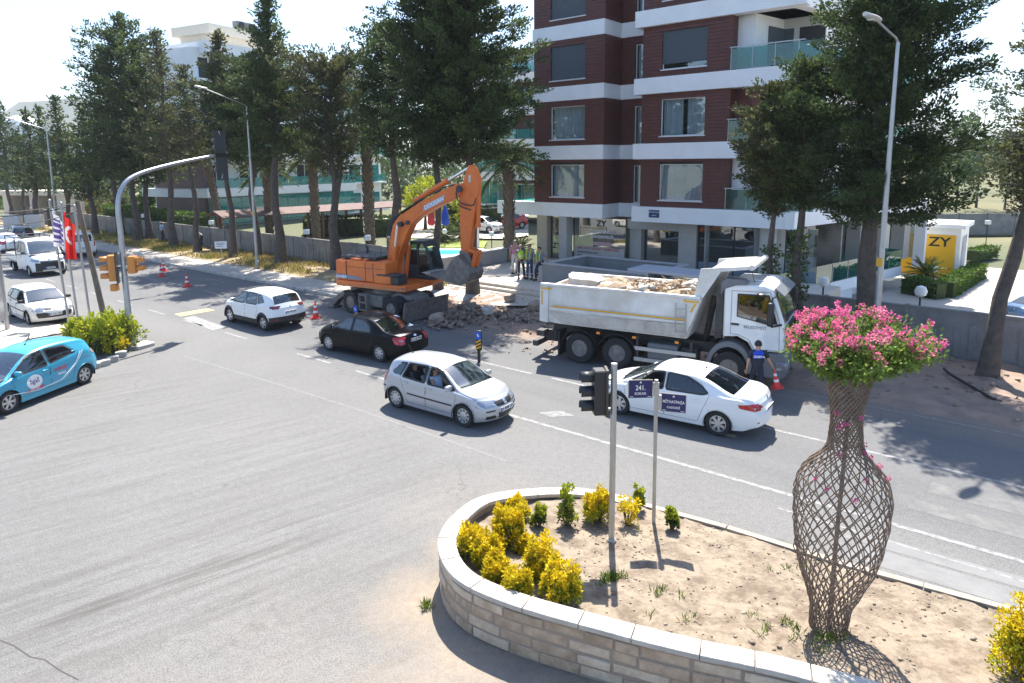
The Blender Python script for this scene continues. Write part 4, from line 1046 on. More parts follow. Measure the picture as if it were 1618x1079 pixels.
for k, zt in enumerate(TOPS):
    zn = (TOPS[k + 1] if k < 5 else 26.1); zb2 = zn - .86
    # floor bands
    tb('floor_band', UL0 - (3.2 if k == 0 else (.1 if k < 3 else .1)), UL1 + .02, V0 - .09, V0 + .3, zt - .87, zt, M_band)
    tb('floor_band', UL1 + .022, UR0 - .4, V0 + 1.91, V0 + 2.2, zt - .87, zt, M_band)
    tb('floor_band', UL1 - .3, UL1 + .02, V0 + .302, V0 + 1.908, zt - .87, zt, M_band)
    tb('floor_band', UR0 - .4, UB1, V0 - .42, V0 + .25, zt - .9, zt - .02, M_band)
    tb('floor_band', UR0 - .4, UR0 - .1, V0 + .252, V0 + 1.908, zt - .9, zt - .02, M_band)
    tb('floor_slab', UL0, UB1, V0 + 2.3, V0 + 14, zt - .5, zt - .05, M_soffit)
    # boards
    wl, wr_ = (-26.08, -23.5), (-18.3, -15.68); wz = (zt + .38, zt + 2.42)
    cladding(UL0, UL1, V0, zt, zb2, (wl[0], wl[1], *wz)); cladding(UR0, UR1, V0 - .12, zt, zb2, (wr_[0], wr_[1], *wz))
    cladding(V0 - .05, V0 + 2.0, UL1, zt, zb2, axis='v'); cladding(UL1 + .05, UR0 - .02, V0 + 2.05, zt, zb2, (-21.2, -19.75, zt + .02, zt + 2.35))
    cladding(V0 - .17, V0 + 3, UR1, zt, zb2, axis='v')
    window(wl[0], wl[1], *wz, V0, kindsL[k]); window(wr_[0], wr_[1], *wz, V0 - .12, kindsR[k]); window(-21.2, -19.75, zt + .02, zt + 2.35, V0 + 2.05, 'sheer', False)
    # left return wall of the block, right of the recess
    tb('wall', UR0 - .02, UR0 + .03, V0 - .1, V0 + 2.1, zt, zb2, M_clad)
    # balcony bay on the right
    tb('wall', UR1 + .06, UB1, V0 + 3, V0 + 3.2, zt, zb2, M_soffit); tb('balcony_floor', UR1 + .06, UB1, V0 + .252, V0 + 3, zt - .3, zt - .022, M_band)
    tb('balcony_door', -13.6, -12.2, V0 + 2.96, V0 + 2.998, zt + .02, zt + 2.3, M_shut); tb('balcony_door', -11.9, -10.6, V0 + 2.96, V0 + 2.998, zt + .02, zt + 2.3, M_room)
    for j in range(4):
        a = UR1 + .1 + j * 1.13; tb('glass_panel', a, a + 1.1, V0 - .35, V0 - .335, zt + .03, zt + 1.05, G_teal)
        tb('baluster', a - .03, a, V0 - .36, V0 - .32, zt - .02, zt + 1.1, M_galv)
    tb('handrail', UR1, UB1, V0 - .37, V0 - .31, zt + 1.1, zt + 1.15, M_galv)
    # core behind, so that nothing shows through
    tb('core_wall', UL0 + .05, UL1 - .35, V0 + 1.2, V0 + 13.5, zt, zb2, M_clad if k else M_clad)
    tb('core_wall', UL1 - .3, UR0 + .1, V0 + 3.1, V0 + 13.5, zt, zb2, M_clad)
    tb('core_wall', UR0 + .1, UR1 - .02, V0 + 1.1, V0 + 13.5, zt, zb2, M_clad)
    tb('core_wall', UR1, UB1, V0 + 3.21, V0 + 13.5, zt, zb2, M_band)
tb('roof', UL0 - .3, UB1 + .3, V0 - .5, V0 + 14.3, 26.1 - .86, 26.4, M_band)
# balcony left of the first floor, with a table set behind green glass
tb('balcony_floor', UL0 - 3.15, UL0 - .02, V0 + .302, V0 + 6, TOPS[0] - .4, TOPS[0] - .02, M_band)
for j in range(3):
    a = UL0 - 3.15 + j * 1.06; tb('glass_panel', a, a + 1.03, V0 - .05, V0 - .035, TOPS[0] + .04, TOPS[0] + 1.1, G_teal); tb('baluster', a - .03, a, V0 - .06, V0 - .02, TOPS[0], TOPS[0] + 1.12, M_galv)
tb('handrail', UL0 - 3.2, UL0, V0 - .07, V0 - .01, TOPS[0] + 1.12, TOPS[0] + 1.16, M_galv)
for j in range(3):
    tb('glass_panel', UL0 - 3.17, UL0 - 3.155, V0 + .0 + j * 2, V0 + 1.96 + j * 2, TOPS[0] + .04, TOPS[0] + 1.1, G_teal)
# teal glazed corner high on the left side
for k in range(1, 6):
    tb('corner_glazing', UL0 - 1.6, UL0 - .06, V0 + 4.5, V0 + 4.53, TOPS[k] + .05, TOPS[k] + 2.7, G_teal); tb('balcony_floor', UL0 - 1.7, UL0 - .02, V0 + 4.4, V0 + 9, TOPS[k] - .5, TOPS[k], M_band)
# ground floor: columns, shop fronts, door
M_col = mat('column_render', (.42, .40, .375), .8, var=.06); M_colb = mat('column_beige', (.48, .40, .31), .8, var=.06)
tb('column', -27.3, -26.5, V0 + .1, V0 + .8, .5, 3.37, M_colb); tb('column', -25.45, -24.85, V0 - .0, V0 + .7, .5, 3.37, M_col)
tb('column', -20.9, -20.1, V0 + 1.2, V0 + 2.0, .5, 3.3, M_col); tb('column', -17.4, -16.3, V0 + .7, V0 + 1.5, .1, 3.3, M_col); tb('column', -12.9, -11.5, V0 + .5, V0 + 1.2, .1, 3.3, M_col)
tb('lintel', -20.9, -16.3, V0 + .9, V0 + 1.19, 2.75, 3.34, M_col)
for u0, u1, v, z0 in ((-26.4, -25.5, V0 + .5, .5), (-24.8, -20.95, V0 + .75, .5), (-20.05, -17.45, V0 + 1.6, .12), (-16.25, -12.95, V0 + .9, .12), (-11.4, -9.8, V0 + .9, .12)):
    tb('shop_pane', u0, u1, v, v + .02, z0, 3.3, G_shop)
    tb('pane_frame', u0 - .003, u0 + .05, v - .02, v + .04, z0, 3.3, M_dark)
tb('pane_frame', -14.2, -14.12, V0 + .88, V0 + .94, .12, 3.3, M_dark)
tb('shop_back_wall', -26.4, -9.8, V0 + 5.6, V0 + 5.8, .1, 3.36, mat('shop_interior', (.22, .2, .17), .9, var=.4, vscale=.7)); tb('shop_floor', -27.2, -9.8, V0 + .85, V0 + 5.6, .02, .11, M_dark)
for j, (u, c_) in enumerate(((-24.0, (.5, .45, .36)), (-22.3, (.3, .32, .22)), (-18.9, (.1, .13, .16)), (-15.3, (.12, .16, .17)), (-13.6, (.2, .22, .22)))):
    tb('shop_partition', u, u + .7, V0 + 2.5, V0 + 2.6, .11, 2.2 + .3 * (j % 3), mat('shop_partition_%s' % 'abcde'[j], c_, .9))
tb('frosted_band', -24.75, -21.0, V0 + .735, V0 + .745, .55, 1.45, mat('frosted_film', (.42, .41, .39), .8, var=.1)); tb('frosted_band', -16.2, -13.0, V0 + .885, V0 + .895, .12, 1.1, mat('blue_grey_film', (.2, .25, .31), .7))
tb('frosted_band', -11.4, -9.8, V0 + .885, V0 + .895, .12, 1.1, MATS['blue_grey_film'])
def tower_text(body, u, v, z, size, m, name='lettering', sx=1.):
    p = TM @ Vector((u, v, z)); return text(name, body, size, m, tower, p, (R(90), 0, STREET), sx=sx, bold=True)
M_redink = mat('red_lettering', (.45, .02, .03), .5); M_whiteink = mat('white_lettering', (.75, .75, .75), .5)
tower_text('ZY', -22.7, V0 + .72, 2.95, .55, M_ink); tower_text('GAYRİMENKUL', -22.6, V0 + .72, 2.45, .30, M_whiteink, sx=.9); tower_text('DANIŞMANLIĞI', -22.6, V0 + .72, 2.12, .26, M_whiteink, sx=.9)
tb('poster', -23.3, -21.9, V0 + .73, V0 + .742, 1.56, 1.8, mat('pink_poster', (.5, .33, .32), .7))
tower_text('EMLAK VE İNŞAAT HİZMETLERİ', -22.9, V0 + .728, 1.33, .2, M_redink, sx=1.05); tower_text('ALIM SATIM KİRALAMA', -23.7, V0 + .728, 1.06, .15, M_ink); tower_text('EKSPERTİZ DANIŞMANLIK', -23.6, V0 + .728, .84, .15, M_ink)
tower_text('ZY', -25.95, V0 + .47, 1.35, .5, M_ink)
tb('warning_notice', -18.9, -18.45, V0 + 1.57, V0 + 1.59, 2.62, 3.05, mat('yellow_notice', (.75, .45, .02), .6))
pl = tb('street_plate', -18.75, -18.1, V0 - .45, V0 - .422, 3.62, 4.05, mat('sign_blue', (.015, .03, .14), .4)); tower_text('MİTHATPAŞA', -18.42, V0 - .455, 3.92, .1, M_whiteink); tower_text('CADDESİ', -18.42, V0 - .455, 3.74, .08, M_whiteink)
# ---- right wing of the tower, turned away from the street
WA = P(-11.2, V0 - .42, 3.37); WB = at(1463, 333, 3.37)
wd = (WB - WA); wd.z = 0; WL = wd.length; wd.normalize(); wn = Vector((-wd.y, wd.x, 0))
WM = Matrix.Translation(-tower.location) @ Matrix(((wd.x, wn.x, 0, WA.x), (wd.y, wn.y, 0, WA.y), (0, 0, 1, 0), (0, 0, 0, 1)))
def wb(name, a, b, c, d, z0, z1, m): return MB().bx(a, b, c, d, z0, z1, M=WM).build(name, m, tower)
for k, zt in enumerate(TOPS):
    zn = (TOPS[k + 1] if k < 5 else 26.1) - .9
    L = WL if k == 0 else WL * .86
    wb('floor_band', 0, L, -.2, .4, zt - .88, zt - .01, M_band); wb('wing_wall', .3, L - 2.5, 2.2, 9, zt - .02, zn + .02, M_clad if k % 2 else M_band); wb('floor_slab', .3, L, .402, 9, zt - .5, zt - .03, M_soffit)
    for j in range(int(L / 1.6)):
        wb('glass_panel', .1 + j * 1.6, 1.66 + j * 1.6, -.1, -.08, zt + .02, zt + 1.05, G_teal)
    for j in range(3): wb('window', 1.5 + j * 4, 3.6 + j * 4, 2.12, 2.19, zt + .3, zt + 2.3, M_shut)
WF = .1
tf = at(1265, 458, WF) - WA; FO = tf.dot(wn)
te = (at(1443, 422, WF) - WA).dot(wd)
wb('terrace_fascia', (at(1311, 447, WF) - WA).dot(wd), te, FO, FO + 3, WF - .62, WF - .004, M_band); wb('base_wall', 4, te - 1.0, FO + .9, FO + 1.3, -1.4, WF - .622, M_band); wb('corner_wall', WL - .3, WL, -.2, .5, WF - .6, 3.4, M_band); wb('corner_pane', WL - .12, WL - .1, .502, 4.6, WF, 3.36, G_shop)
wb('terrace_floor', -4.0, te, FO + .02, 4, WF - .3, WF, M_stone); wb('terrace_fascia', -4, 8, FO + .35, FO + .6, -1.4, WF - .31, M_band)
nb = 9; a0 = -2.5
for j in range(nb):
    a = a0 + j * (te - a0) / nb; wb('glass_panel', a + .01, a + (te - a0) / nb - .03, FO + .05, FO + .065, WF + .03, WF + 1.05, G_teal); wb('baluster', a - .03, a + .01, FO + .03, FO + .09, WF + .001, WF + 1.08, M_galv)
for j in range(4): wb('glass_panel', te - .06, te - .045, FO + .1 + j * 1.0, FO + 1.05 + j * 1.0, WF + .03, WF + 1.05, G_teal)
wb('shop_pane', .1, WL - .8, 1.6, 1.62, WF + .002, 3.36, G_shop); wb('wing_inner_wall', .1, WL - .8, 4.6, 4.7, .11, 3.36, mat('wing_interior', (.3, .31, .3), .9, var=.3, vscale=.6))
for j in range(6): a = .6 + j * (WL - 2) / 5; wb('column', a, a + .95, .7, 1.55, .102, 3.36, M_col if j % 2 else mat('column_pale', (.55, .53, .5), .8))
for j in range(4): a = 2.1 + j * 3.0; wb('pane_frame', a, a + .07, 1.55, 1.6, WF + .01, 3.36, M_frame)
# ================================================================ trees, shrubs, the woven vase
M_bark = mat('cypress_bark', (.115, .092, .075), .95, col2=(.065, .052, .044), vscale=5, bump=.6, bscale=18)
M_twig = mat('twig', (.10, .075, .05), .95)
def leafmat(name, c, c2, isl=.45, tr=.25, vs=.7):
    return mat(name, c, .65, col2=c2, vscale=vs, island=isl, trans=tr, spec=.3)
L_cyp = leafmat('cypress_leaves', (.092, .128, .036), (.046, .072, .024), .5, .38)
L_cyp2 = leafmat('cypress_leaves_brownish', (.115, .12, .044), (.06, .07, .028), .5, .38)
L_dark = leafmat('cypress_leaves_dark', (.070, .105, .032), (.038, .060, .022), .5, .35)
L_green = leafmat('broad_leaves_green', (.10, .16, .03), (.05, .09, .02), .5, .35)
L_hedge = leafmat('hedge_leaves', (.10, .17, .02), (.06, .11, .015), .5, .3, 2)
L_yellow = leafmat('golden_leaves', (.72, .53, .010), (.56, .45, .014), .3, .35, 6)
L_ygreen = leafmat('yellow_green_leaves', (.40, .42, .025), (.26, .31, .02), .4, .4, 6)
L_olive = leafmat('olive_leaves', (.16, .18, .07), (.09, .11, .04), .4, .3)
L_ochre = leafmat('ochre_leaves', (.34, .26, .05), (.22, .18, .05), .4, .3)
L_palm = leafmat('palm_fronds', (.10, .14, .035), (.07, .09, .025), .4, .25)
def leaves(centers, normals, size, asp=.5, jit=.6, rng=nr):
    """diamond leaves: centres (n,3), preferred outward normals (n,3)"""
    n = len(centers); c = np.asarray(centers, float); nn = np.asarray(normals, float)
    d = nn + rng.normal(0, jit, (n, 3)); d /= np.linalg.norm(d, axis=1, keepdims=True) + 1e-9
    a = rng.normal(0, 1, (n, 3)); s_ = np.cross(d, a); s_ /= np.linalg.norm(s_, axis=1, keepdims=True) + 1e-9
    sz = (np.asarray(size) * rng.uniform(.65, 1.35, n))[:, None]
    tip = c + d * sz; mid = c + d * sz * .45
    V = np.stack([c, mid + s_ * sz * asp * .5, tip, mid - s_ * sz * asp * .5], 1).reshape(-1, 3)
    F = np.arange(n * 4).reshape(n, 4)
    return V, F
def blob_leaves(blobs, per, size, asp=.5, up=.25, shell=.55, rng=nr):
    """blobs: list of (centre, radii, count factor)"""
    Vs, Fs, o = [], [], 0
    C = []; N = []
    for c, r, k in blobs:
        n = max(3, int(per * k)); d = rng.normal(0, 1, (n, 3)); d /= np.linalg.norm(d, axis=1, keepdims=True)
        rad = rng.uniform(shell, 1, (n, 1)) ** .7
        if len(r) == 4:                      # a spray stretched along its branch
            ax_ = np.asarray(r[3]); al = (d @ ax_)[:, None]; off = (d - al * ax_) * r[0] + al * ax_ * r[1]; off[:, 2] *= r[2]
            C.append(np.asarray(c)[None] + off * rad); N.append(d * .5 + ax_[None] * .9 + np.array([[0, 0, up]]))
            continue
        C.append(np.asarray(c)[None] + d * rad * np.asarray(r)[None]); N.append(d + np.array([[0, 0, up]]))
    return leaves(np.concatenate(C), np.concatenate(N), size, asp, .55, rng)
def trunk_mesh(pts, r0, r1, n=9, rough=.12):
    m = len(pts); mb = MB(); rs = [r0 + (r1 - r0) * (i / (m - 1)) ** .8 for i in range(m)]; rs[0] *= 1.35
    mb.tube(pts, rs, n)
    mb.v = [tuple(Vector(v) + Vector((mnoise.noise(Vector(v) * 2.3), mnoise.noise(Vector(v) * 2.3 + Vector((9, 0, 0))), 0)) * r0 * rough * 2) for v in mb.v]
    return mb
def conifer(name, label, pos, h, zc, rad, group, lm=L_cyp, shape='cone', lean=(0, 0), r0=.28, dens=1., leaf=.17, fork=False, seed=0, gap=.25, flat=.45, skew=(0, 0)):
    """a cypress-like tree: straight bole, many uneven limbs carrying flat sprays"""
    rg = np.random.default_rng(100 + seed); rr = random.Random(seed + 5)
    t = thing(name, pos, label, 'tree', 0, group)
    N = 9; axis = [Vector((lean[0] * (k / N) ** 1.3 * h + .12 * math.sin(k * 1.7 + seed), lean[1] * (k / N) * h + .12 * math.cos(k * 1.3 + seed), h * .97 * k / N)) for k in range(N + 1)]
    axis[0].x = axis[0].y = 0; axis[0].z = -.3
    def ax(z):
        k = max(0, min(N - 1e-6, z / (h * .97) * N)); i = int(k); return axis[i].lerp(axis[i + 1], k - i)
    tm = trunk_mesh(axis, r0, .04)
    if fork:
        f = ax(zc * .7); tm.tube([f, f + Vector((.35, .1, zc * .3)), f + Vector((.5, .1, zc * .75)), f + Vector((.9, .2, h * .4))], [r0 * .6, r0 * .5, r0 * .42, .05], 8)
    tm.build('trunk', M_bark, t, smooth=True, angle=70)
    blobs = []; lb = MB()
    nb = int((34 + (h - zc) * 6.5) * dens ** .5)
    sectors = [rr.uniform(.72, 1.18) for _ in range(9)]
    for i in range(nb):
        q = (i + rr.random()) / nb; z = zc + (h - zc) * q
        if shape == 'cone': p = (1 - q) ** .85 * (.6 + .4 * min(1, q / .12)) * (1 + .16 * math.sin(q * 31 + seed))
        elif shape == 'round': p = math.sqrt(max(.02, 1 - (2 * q - .95) ** 2)) * .95
        elif shape == 'vase': p = (.45 + .75 * q) * math.sqrt(max(.05, 1 - max(0, (q - .6) / .42) ** 2))
        else: p = math.sqrt(max(.03, 1 - (1.7 * q - .6) ** 2)) if q > .35 else .75 + .7 * q
        az = i * 2.39996 + rr.uniform(-.5, .5)
        L = rad * p * sectors[int((az % 6.283) / 6.284 * 9)] * rr.uniform(.72, 1.05)
        L = max(L, .3); el = rr.uniform(.0, .45) + .35 * q
        d = Vector((math.cos(az) * math.cos(el), math.sin(az) * math.cos(el), math.sin(el)))
        b = ax(z); b = b + Vector((skew[0] * q, skew[1] * q, 0))
        end = b + d * L + Vector((0, 0, -.04 * L * L * .3))
        lb.tube([ax(z), b.lerp(end, .5) + Vector((0, 0, .05)), end], [.05 + .012 * L, .03, .012], 4, cap=False)
        nc = max(2, int(L / .42))
        for k in range(nc):
            f = (k + .6) / nc
            if f < .22: continue
            if rr.random() < gap * .5: continue
            c = b.lerp(end, f) + Vector((rr.uniform(-.3, .3), rr.uniform(-.3, .3), rr.uniform(-.18, .25))) * (.5 + .25 * L * f)
            r_ = rr.uniform(.3, .6) * (.62 + .085 * rad) * (.45 + .55 * min(1, p * 1.6)); dd = (d + Vector((rr.uniform(-.5, .5), rr.uniform(-.5, .5), rr.uniform(-.35, .3)))).normalized()
            blobs.append(((c.x, c.y, c.z), (r_ * .62, r_ * 1.75, .75, tuple(dd)), (r_ / .43) ** 2))
    # dense inner growth round the bole and along the limbs
    for i in range(int(nb * 1.5)):
        q = rr.random() ** .9; z = zc + (h - zc) * q
        if shape == 'cone': p = (1 - q) ** .85
        elif shape == 'round': p = math.sqrt(max(.02, 1 - (2 * q - .95) ** 2)) * .95
        elif shape == 'vase': p = (.45 + .75 * q) * math.sqrt(max(.05, 1 - max(0, (q - .6) / .42) ** 2))
        else: p = math.sqrt(max(.03, 1 - (1.7 * q - .6) ** 2)) if q > .35 else .75 + .7 * q
        a = rr.uniform(0, 6.283); R_ = rad * p * .72 * math.sqrt(rr.random()) * sectors[int(a / 6.284 * 9)] * (1 - gap * .5); c = ax(z) + Vector((R_ * math.cos(a) + skew[0] * q, R_ * math.sin(a) + skew[1] * q, rr.uniform(-.2, .3)))
        r_ = rr.uniform(.4, .75) * (.55 + .1 * rad) * (.45 + .55 * p); blobs.append(((c.x, c.y, c.z), (r_, r_, r_ * .7), (r_ / .5) ** 2 * (1 - gap * .6)))
    per = 78 * dens * (.17 / leaf) ** 1.6
    V, F = blob_leaves(blobs, per, leaf, .5, .35, .35, rg)
    link('crown', npmesh('crown', V, F, lm), t)
    stuff(lb.build('limbs', M_bark, t, fix=False))
    return t
def street_u(px, v):
    lo, hi = -220., 90.
    inv = _cm.transposed()
    for _ in range(50):
        m = (lo + hi) / 2; q = inv @ (P(m, v) - Vector((0, 0, CAMH)))
        if 809 + 1069 * q.x / -q.z < px: lo = m
        else: hi = m
    return lo
ROW = 'cypresses along the pavement'
def row_tree(i, px, v, top, base, wpx, label, **k):
    u = street_u(px, v); p = P(u, v, .1)
    h = zat(top, p) - .1; zc = zat(base, p) - .1; rad = wpx / 2 * p.y / 1069 * (1.5 if px < 1100 else 1.0); zc = zc - (.08 * (h - zc) if px > 1100 else 0)
    return conifer('cypress_tree', label, p, h, zc, rad, ROW, seed=i, **k)
rows = [
 (19, 26.5, 158, 292, 60, 'cypress at the far left end of the row, its crown cut by the picture edge', dict(lm=L_cyp, leaf=.3, dens=.6)),
 (42, 25.4, 205, 300, 44, 'small dark cypress second from the left end of the row', dict(lm=L_dark, leaf=.3, dens=.55)),
 (62, 25.2, 172, 302, 52, 'cypress with a thick trunk behind the white pickup truck', dict(lm=L_cyp, leaf=.3, dens=.6, r0=.4)),
 (82, 26, 166, 292, 40, 'narrow pointed cypress behind the farthest street lamp', dict(lm=L_cyp, leaf=.28, dens=.6)),
 (110, 25.6, 150, 300, 60, 'pointed cypress with a forked trunk behind the two flags', dict(lm=L_cyp, leaf=.27, dens=.65, fork=True)),
 (150, 25.0, 168, 318, 66, 'cypress with a bare pale trunk just left of the curved signal mast', dict(lm=L_cyp, leaf=.26, dens=.65, r0=.33)),
 (190, 26, 75, 300, 92, 'tall dark cypress right behind the curved signal mast', dict(lm=L_dark, leaf=.25, dens=.75, r0=.34)),
 (219, 25.2, 22, 305, 104, 'tallest cypress of the left clump with a ragged broad crown', dict(lm=L_cyp, leaf=.24, dens=.8, shape='egg', r0=.34)),
 (238, 26.2, 60, 300, 80, 'cypress crowded against the tallest one of the left clump', dict(lm=L_dark, leaf=.24, dens=.7)),
 (276, 25.2, 42, 290, 92, 'thin brownish cypress showing its bare trunk through the crown', dict(lm=L_cyp2, leaf=.22, dens=.55, gap=.6, r0=.32)),
 (313, 25.1, 100, 282, 78, 'olive brown cypress above the end of the signal mast', dict(lm=L_cyp2, leaf=.21, dens=.7, gap=.5, r0=.27)),
 (369, 25.0, 48, 268, 84, 'cypress with a slim pointed top behind the middle street lamp', dict(lm=L_cyp2, leaf=.21, dens=.75, r0=.27)),
 (407, 26, 92, 280, 96, 'low fork-trunked cypress just right of the middle street lamp', dict(lm=L_dark, leaf=.21, dens=.8, fork=True, shape='egg')),
 (444, 25.0, -18, 268, 140, 'tall conical cypress rising above the white apartment block', dict(lm=L_cyp, leaf=.2, dens=1.0, r0=.36)),
 (533, 26.2, 95, 292, 130, 'squat spreading cypress with a forked trunk left of the excavator', dict(lm=L_cyp2, leaf=.19, dens=.9, shape='vase', fork=True, r0=.38)),
 (629, 26.4, 30, 262, 110, 'broad dark cypress behind the excavator boom', dict(lm=L_dark, leaf=.18, dens=1.0, shape='egg', r0=.4)),
 (693, 25.0, -90, 262, 140, 'tall thin-trunked cypress directly behind the excavator cab', dict(lm=L_dark, leaf=.17, dens=1.1, shape='egg', r0=.24)),
 (747, 25.2, -120, 258, 148, 'largest cypress of the left row, standing behind the excavator bucket', dict(lm=L_cyp, leaf=.15, dens=1.5, shape='egg', r0=.3, skew=(-.7, .2))),
 (1211, 25.6, 138, 322, 150, 'small cypress with an ivy-wrapped trunk behind the dump body', dict(lm=L_cyp2, leaf=.12, dens=1.3, shape='round', r0=.2, skew=(-.3, .1))),
 (1253, 25.4, 95, 310, 150, 'slim cypress with an ivy-clad trunk behind the truck cab', dict(lm=L_cyp, leaf=.12, dens=1.3, shape='round', r0=.22)),
 (1362, 25.2, -170, 318, 278, 'huge dense cypress beside the near street lamp', dict(lm=L_dark, leaf=.12, dens=1.7, shape='egg', r0=.42, skew=(.7, .2))),
 (1557, 25.0, -20, 315, 200, 'leaning cypress with a long bare trunk at the right edge', dict(lm=L_cyp2, leaf=.12, dens=1.0, shape='round', lean=(.16, 0), r0=.26, gap=.45)),
]
for i, (px, v, top, base, wpx, lab, kw) in enumerate(rows):
    row_tree(i, px, v, top, base - (16 if 180 < px < 650 else 0), wpx * (1.22 if 180 < px < 420 else 1.1 if px < 180 else 1), lab, **kw)
# ivy on the two trunks behind the truck
for px, v, h0, lab in ((1211, 25.6, 3.6, 'ivy climbing the trunk behind the dump body'), (1253, 25.4, 4.2, 'ivy climbing the trunk behind the truck cab')):
    p = P(street_u(px, v), v, .1); iv = bpy.data.objects.new('ivy', None); bl = [((rnd.uniform(-.1, .1), rnd.uniform(-.1, .1), z * .1), (.30, .30, .12), 1) for z in range(2, int(h0 * 10))]
    V, F = blob_leaves(bl, 26, .12, .8, .2, .7); bpy.data.objects.remove(iv)
    o = link('ivy_plant', npmesh('ivy_plant', V, F, L_green)); o.location = p; tag(o, lab, 'plant')
# ---- trees beyond the walls
BACK = 'trees in the grounds behind the tower'
def bush_tree(name, label, p, h, rad, lm, seed, trunk=.35, leaf=.22, n=40, cat='tree', group=BACK, r0=.15, per=70):
    rg = np.random.default_rng(seed); rr = random.Random(seed); t = thing(name, p, label, cat, 0, group)
    trunk_mesh([Vector((0, 0, -.2)), Vector((.05, 0, h * trunk)), Vector((.1, .05, h * .75))], r0, r0 * .3).build('trunk', M_bark, t, smooth=True)
    bl = []
    for k in range(n):
        th = rr.uniform(0, 6.283); q = rr.random(); z = h * (trunk + (1 - trunk) * q) - rad * .1; R_ = rad * math.sqrt(max(.05, 1 - (1.8 * q - .8) ** 2)) * math.sqrt(rr.random())
        r_ = rad * rr.uniform(.2, .36); bl.append(((R_ * math.cos(th), R_ * math.sin(th), z), (r_, r_, r_ * .75), 1))
    V, F = blob_leaves(bl, per, leaf, .55, .3, .5, rg); link('crown', npmesh('crown', V, F, lm), t); return t
bt = [(1508, 352, 185, 60, L_green, 'light green tree behind the yellow kiosk'), (1462, 352, 230, 55, L_hedge, 'bright green bush tree left of the kiosk roof'), (1540, 348, 120, 80, L_dark, 'dark tree on the dry slope behind the kiosk'), (1585, 350, 205, 60, L_olive, 'slanting olive tree above the rear yard wall'), (1640, 352, 150, 90, L_dark, 'dark tree at the right end of the dry slope')]
for k, (px, py, top, wpx, lm, lab) in enumerate(bt):
    p = at(px, py, -1.3); bush_tree('garden_tree', lab, p, zat(top, p) + 1.3, wpx / 2 * p.y / 1069, lm, 40 + k, leaf=.34)
for k in range(12):
    p = at(rnd.uniform(1440, 1680), 318 + rnd.uniform(-4, 4), -1.3) ; p = p * (140 / p.y); p.z = -1.3
    bush_tree('garden_tree', 'far pine on the slope beyond the yard wall', p, rnd.uniform(7, 13), rnd.uniform(3, 4.5), (L_green, L_dark, L_olive)[k % 3], 60 + k, leaf=.6, n=26)
left_b = [(40, 330, 305, 70, L_green), (105, 335, 285, 90, L_green), (145, 338, 300, 60, L_ochre), (180, 340, 300, 56, L_olive), (240, 352, 305, 50, L_green), (10, 325, 300, 60, L_olive), (285, 330, 270, 60, L_green), (70, 322, 270, 70, L_dark), (205, 325, 262, 70, L_dark), (130, 320, 262, 60, L_dark)]
for k, (px, py, top, wpx, lm) in enumerate(left_b):
    p = at(px, py, .3); bush_tree('garden_shrub', ['leafy green shrub behind the left end of the panel wall', 'large green shrub between the first cypress trunks', 'yellowing shrub above the panel wall by the flagpoles', 'olive green shrub beside the yellowing one', 'green shrub at the corner of the white block', 'grey green shrub at the far left edge', 'green shrub glimpsed behind the signal mast', 'dark shrub deep behind the farthest lamp', 'dark shrub deep behind the signal mast', 'dark shrub deep behind the flags'][k], p, zat(top, p) - .3, wpx / 2 * p.y / 1069, lm, 80 + k, trunk=.12, leaf=.4, n=26, cat='shrub', group='shrubs in the garden behind the panel wall', r0=.1)
p = at(672, 362, .45); bush_tree('garden_tree', 'pale green tree seen under the excavator boom', p, zat(282, p) - .45, 38 * p.y / 1069, L_ygreen, 95, leaf=.3, trunk=.3, n=34)
p = at(716, 366, .45); bush_tree('garden_shrub', 'yellow green rounded shrub behind the excavator boom', p, zat(300, p) - .45, 26 * p.y / 1069, L_ygreen, 96, trunk=.1, leaf=.25, cat='shrub', group='shrubs in the garden behind the panel wall')
def hedge(label, a, b, h, wd, lm=L_hedge, z=0., leaf=.14):
    d = b - a; L = d.length; d = d.normalized(); n_ = Vector((-d.y, d.x, 0)); k = int(L * (h + wd) * 2 * 95 * (.14 / leaf) ** 2); rg = np.random.default_rng(int(abs(a.x) * 100))
    t_ = rg.uniform(0, L, k); s_ = rg.uniform(-1, 1, k); zz = rg.uniform(0, 1, k); w_ = rg.integers(0, 3, k)
    off = np.where(w_ == 0, np.sign(s_) * wd / 2, s_ * wd / 2); zz = np.where(w_ == 1, h, zz * h) + .06 * np.sin(t_ * 3.1) * zz
    A = np.array(a)[None] + np.outer(t_, np.array(d)) + np.outer(off, np.array(n_)); A[:, 2] = z + zz + rg.normal(0, .03, k)
    N = np.outer(np.where(w_ == 0, np.sign(s_), 0), np.array(n_)); N[:, 2] += np.where(w_ == 1, 1., .25)
    V, F = leaves(A - N * .05, N, leaf, .7, .6, rg); V = V - np.array(a)[None]
    o = link('hedge', npmesh('hedge', V, F, lm)); o.location = a; tag(o, label, 'hedge')
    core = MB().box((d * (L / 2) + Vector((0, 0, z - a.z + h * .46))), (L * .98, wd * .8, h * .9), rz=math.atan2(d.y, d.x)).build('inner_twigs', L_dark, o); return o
hedge('long clipped hedge above the panel wall by the signal mast', P(-82, 29.5, .3), P(-58, 28.6, .3), 2.2, 1.2, z=.3, leaf=.24)
h1 = at(1430, 462, -1.3); h2 = at(1462, 470, -1.3); h3 = at(1545, 438, -1.3)
hedge('clipped green hedge along the front of the kiosk bed', h1, at(1487, 473, -1.3), 1.0, 1.0, z=-1.3); hedge('clipped green hedge running back beside the kiosk', at(1492, 470, -1.3), h3, 1.0, 1.0, z=-1.3)
hedge('short clipped hedge behind the kiosk', at(1533, 412, -1.3), at(1566, 405, -1.3), .9, 1.2, z=-1.3, leaf=.18)
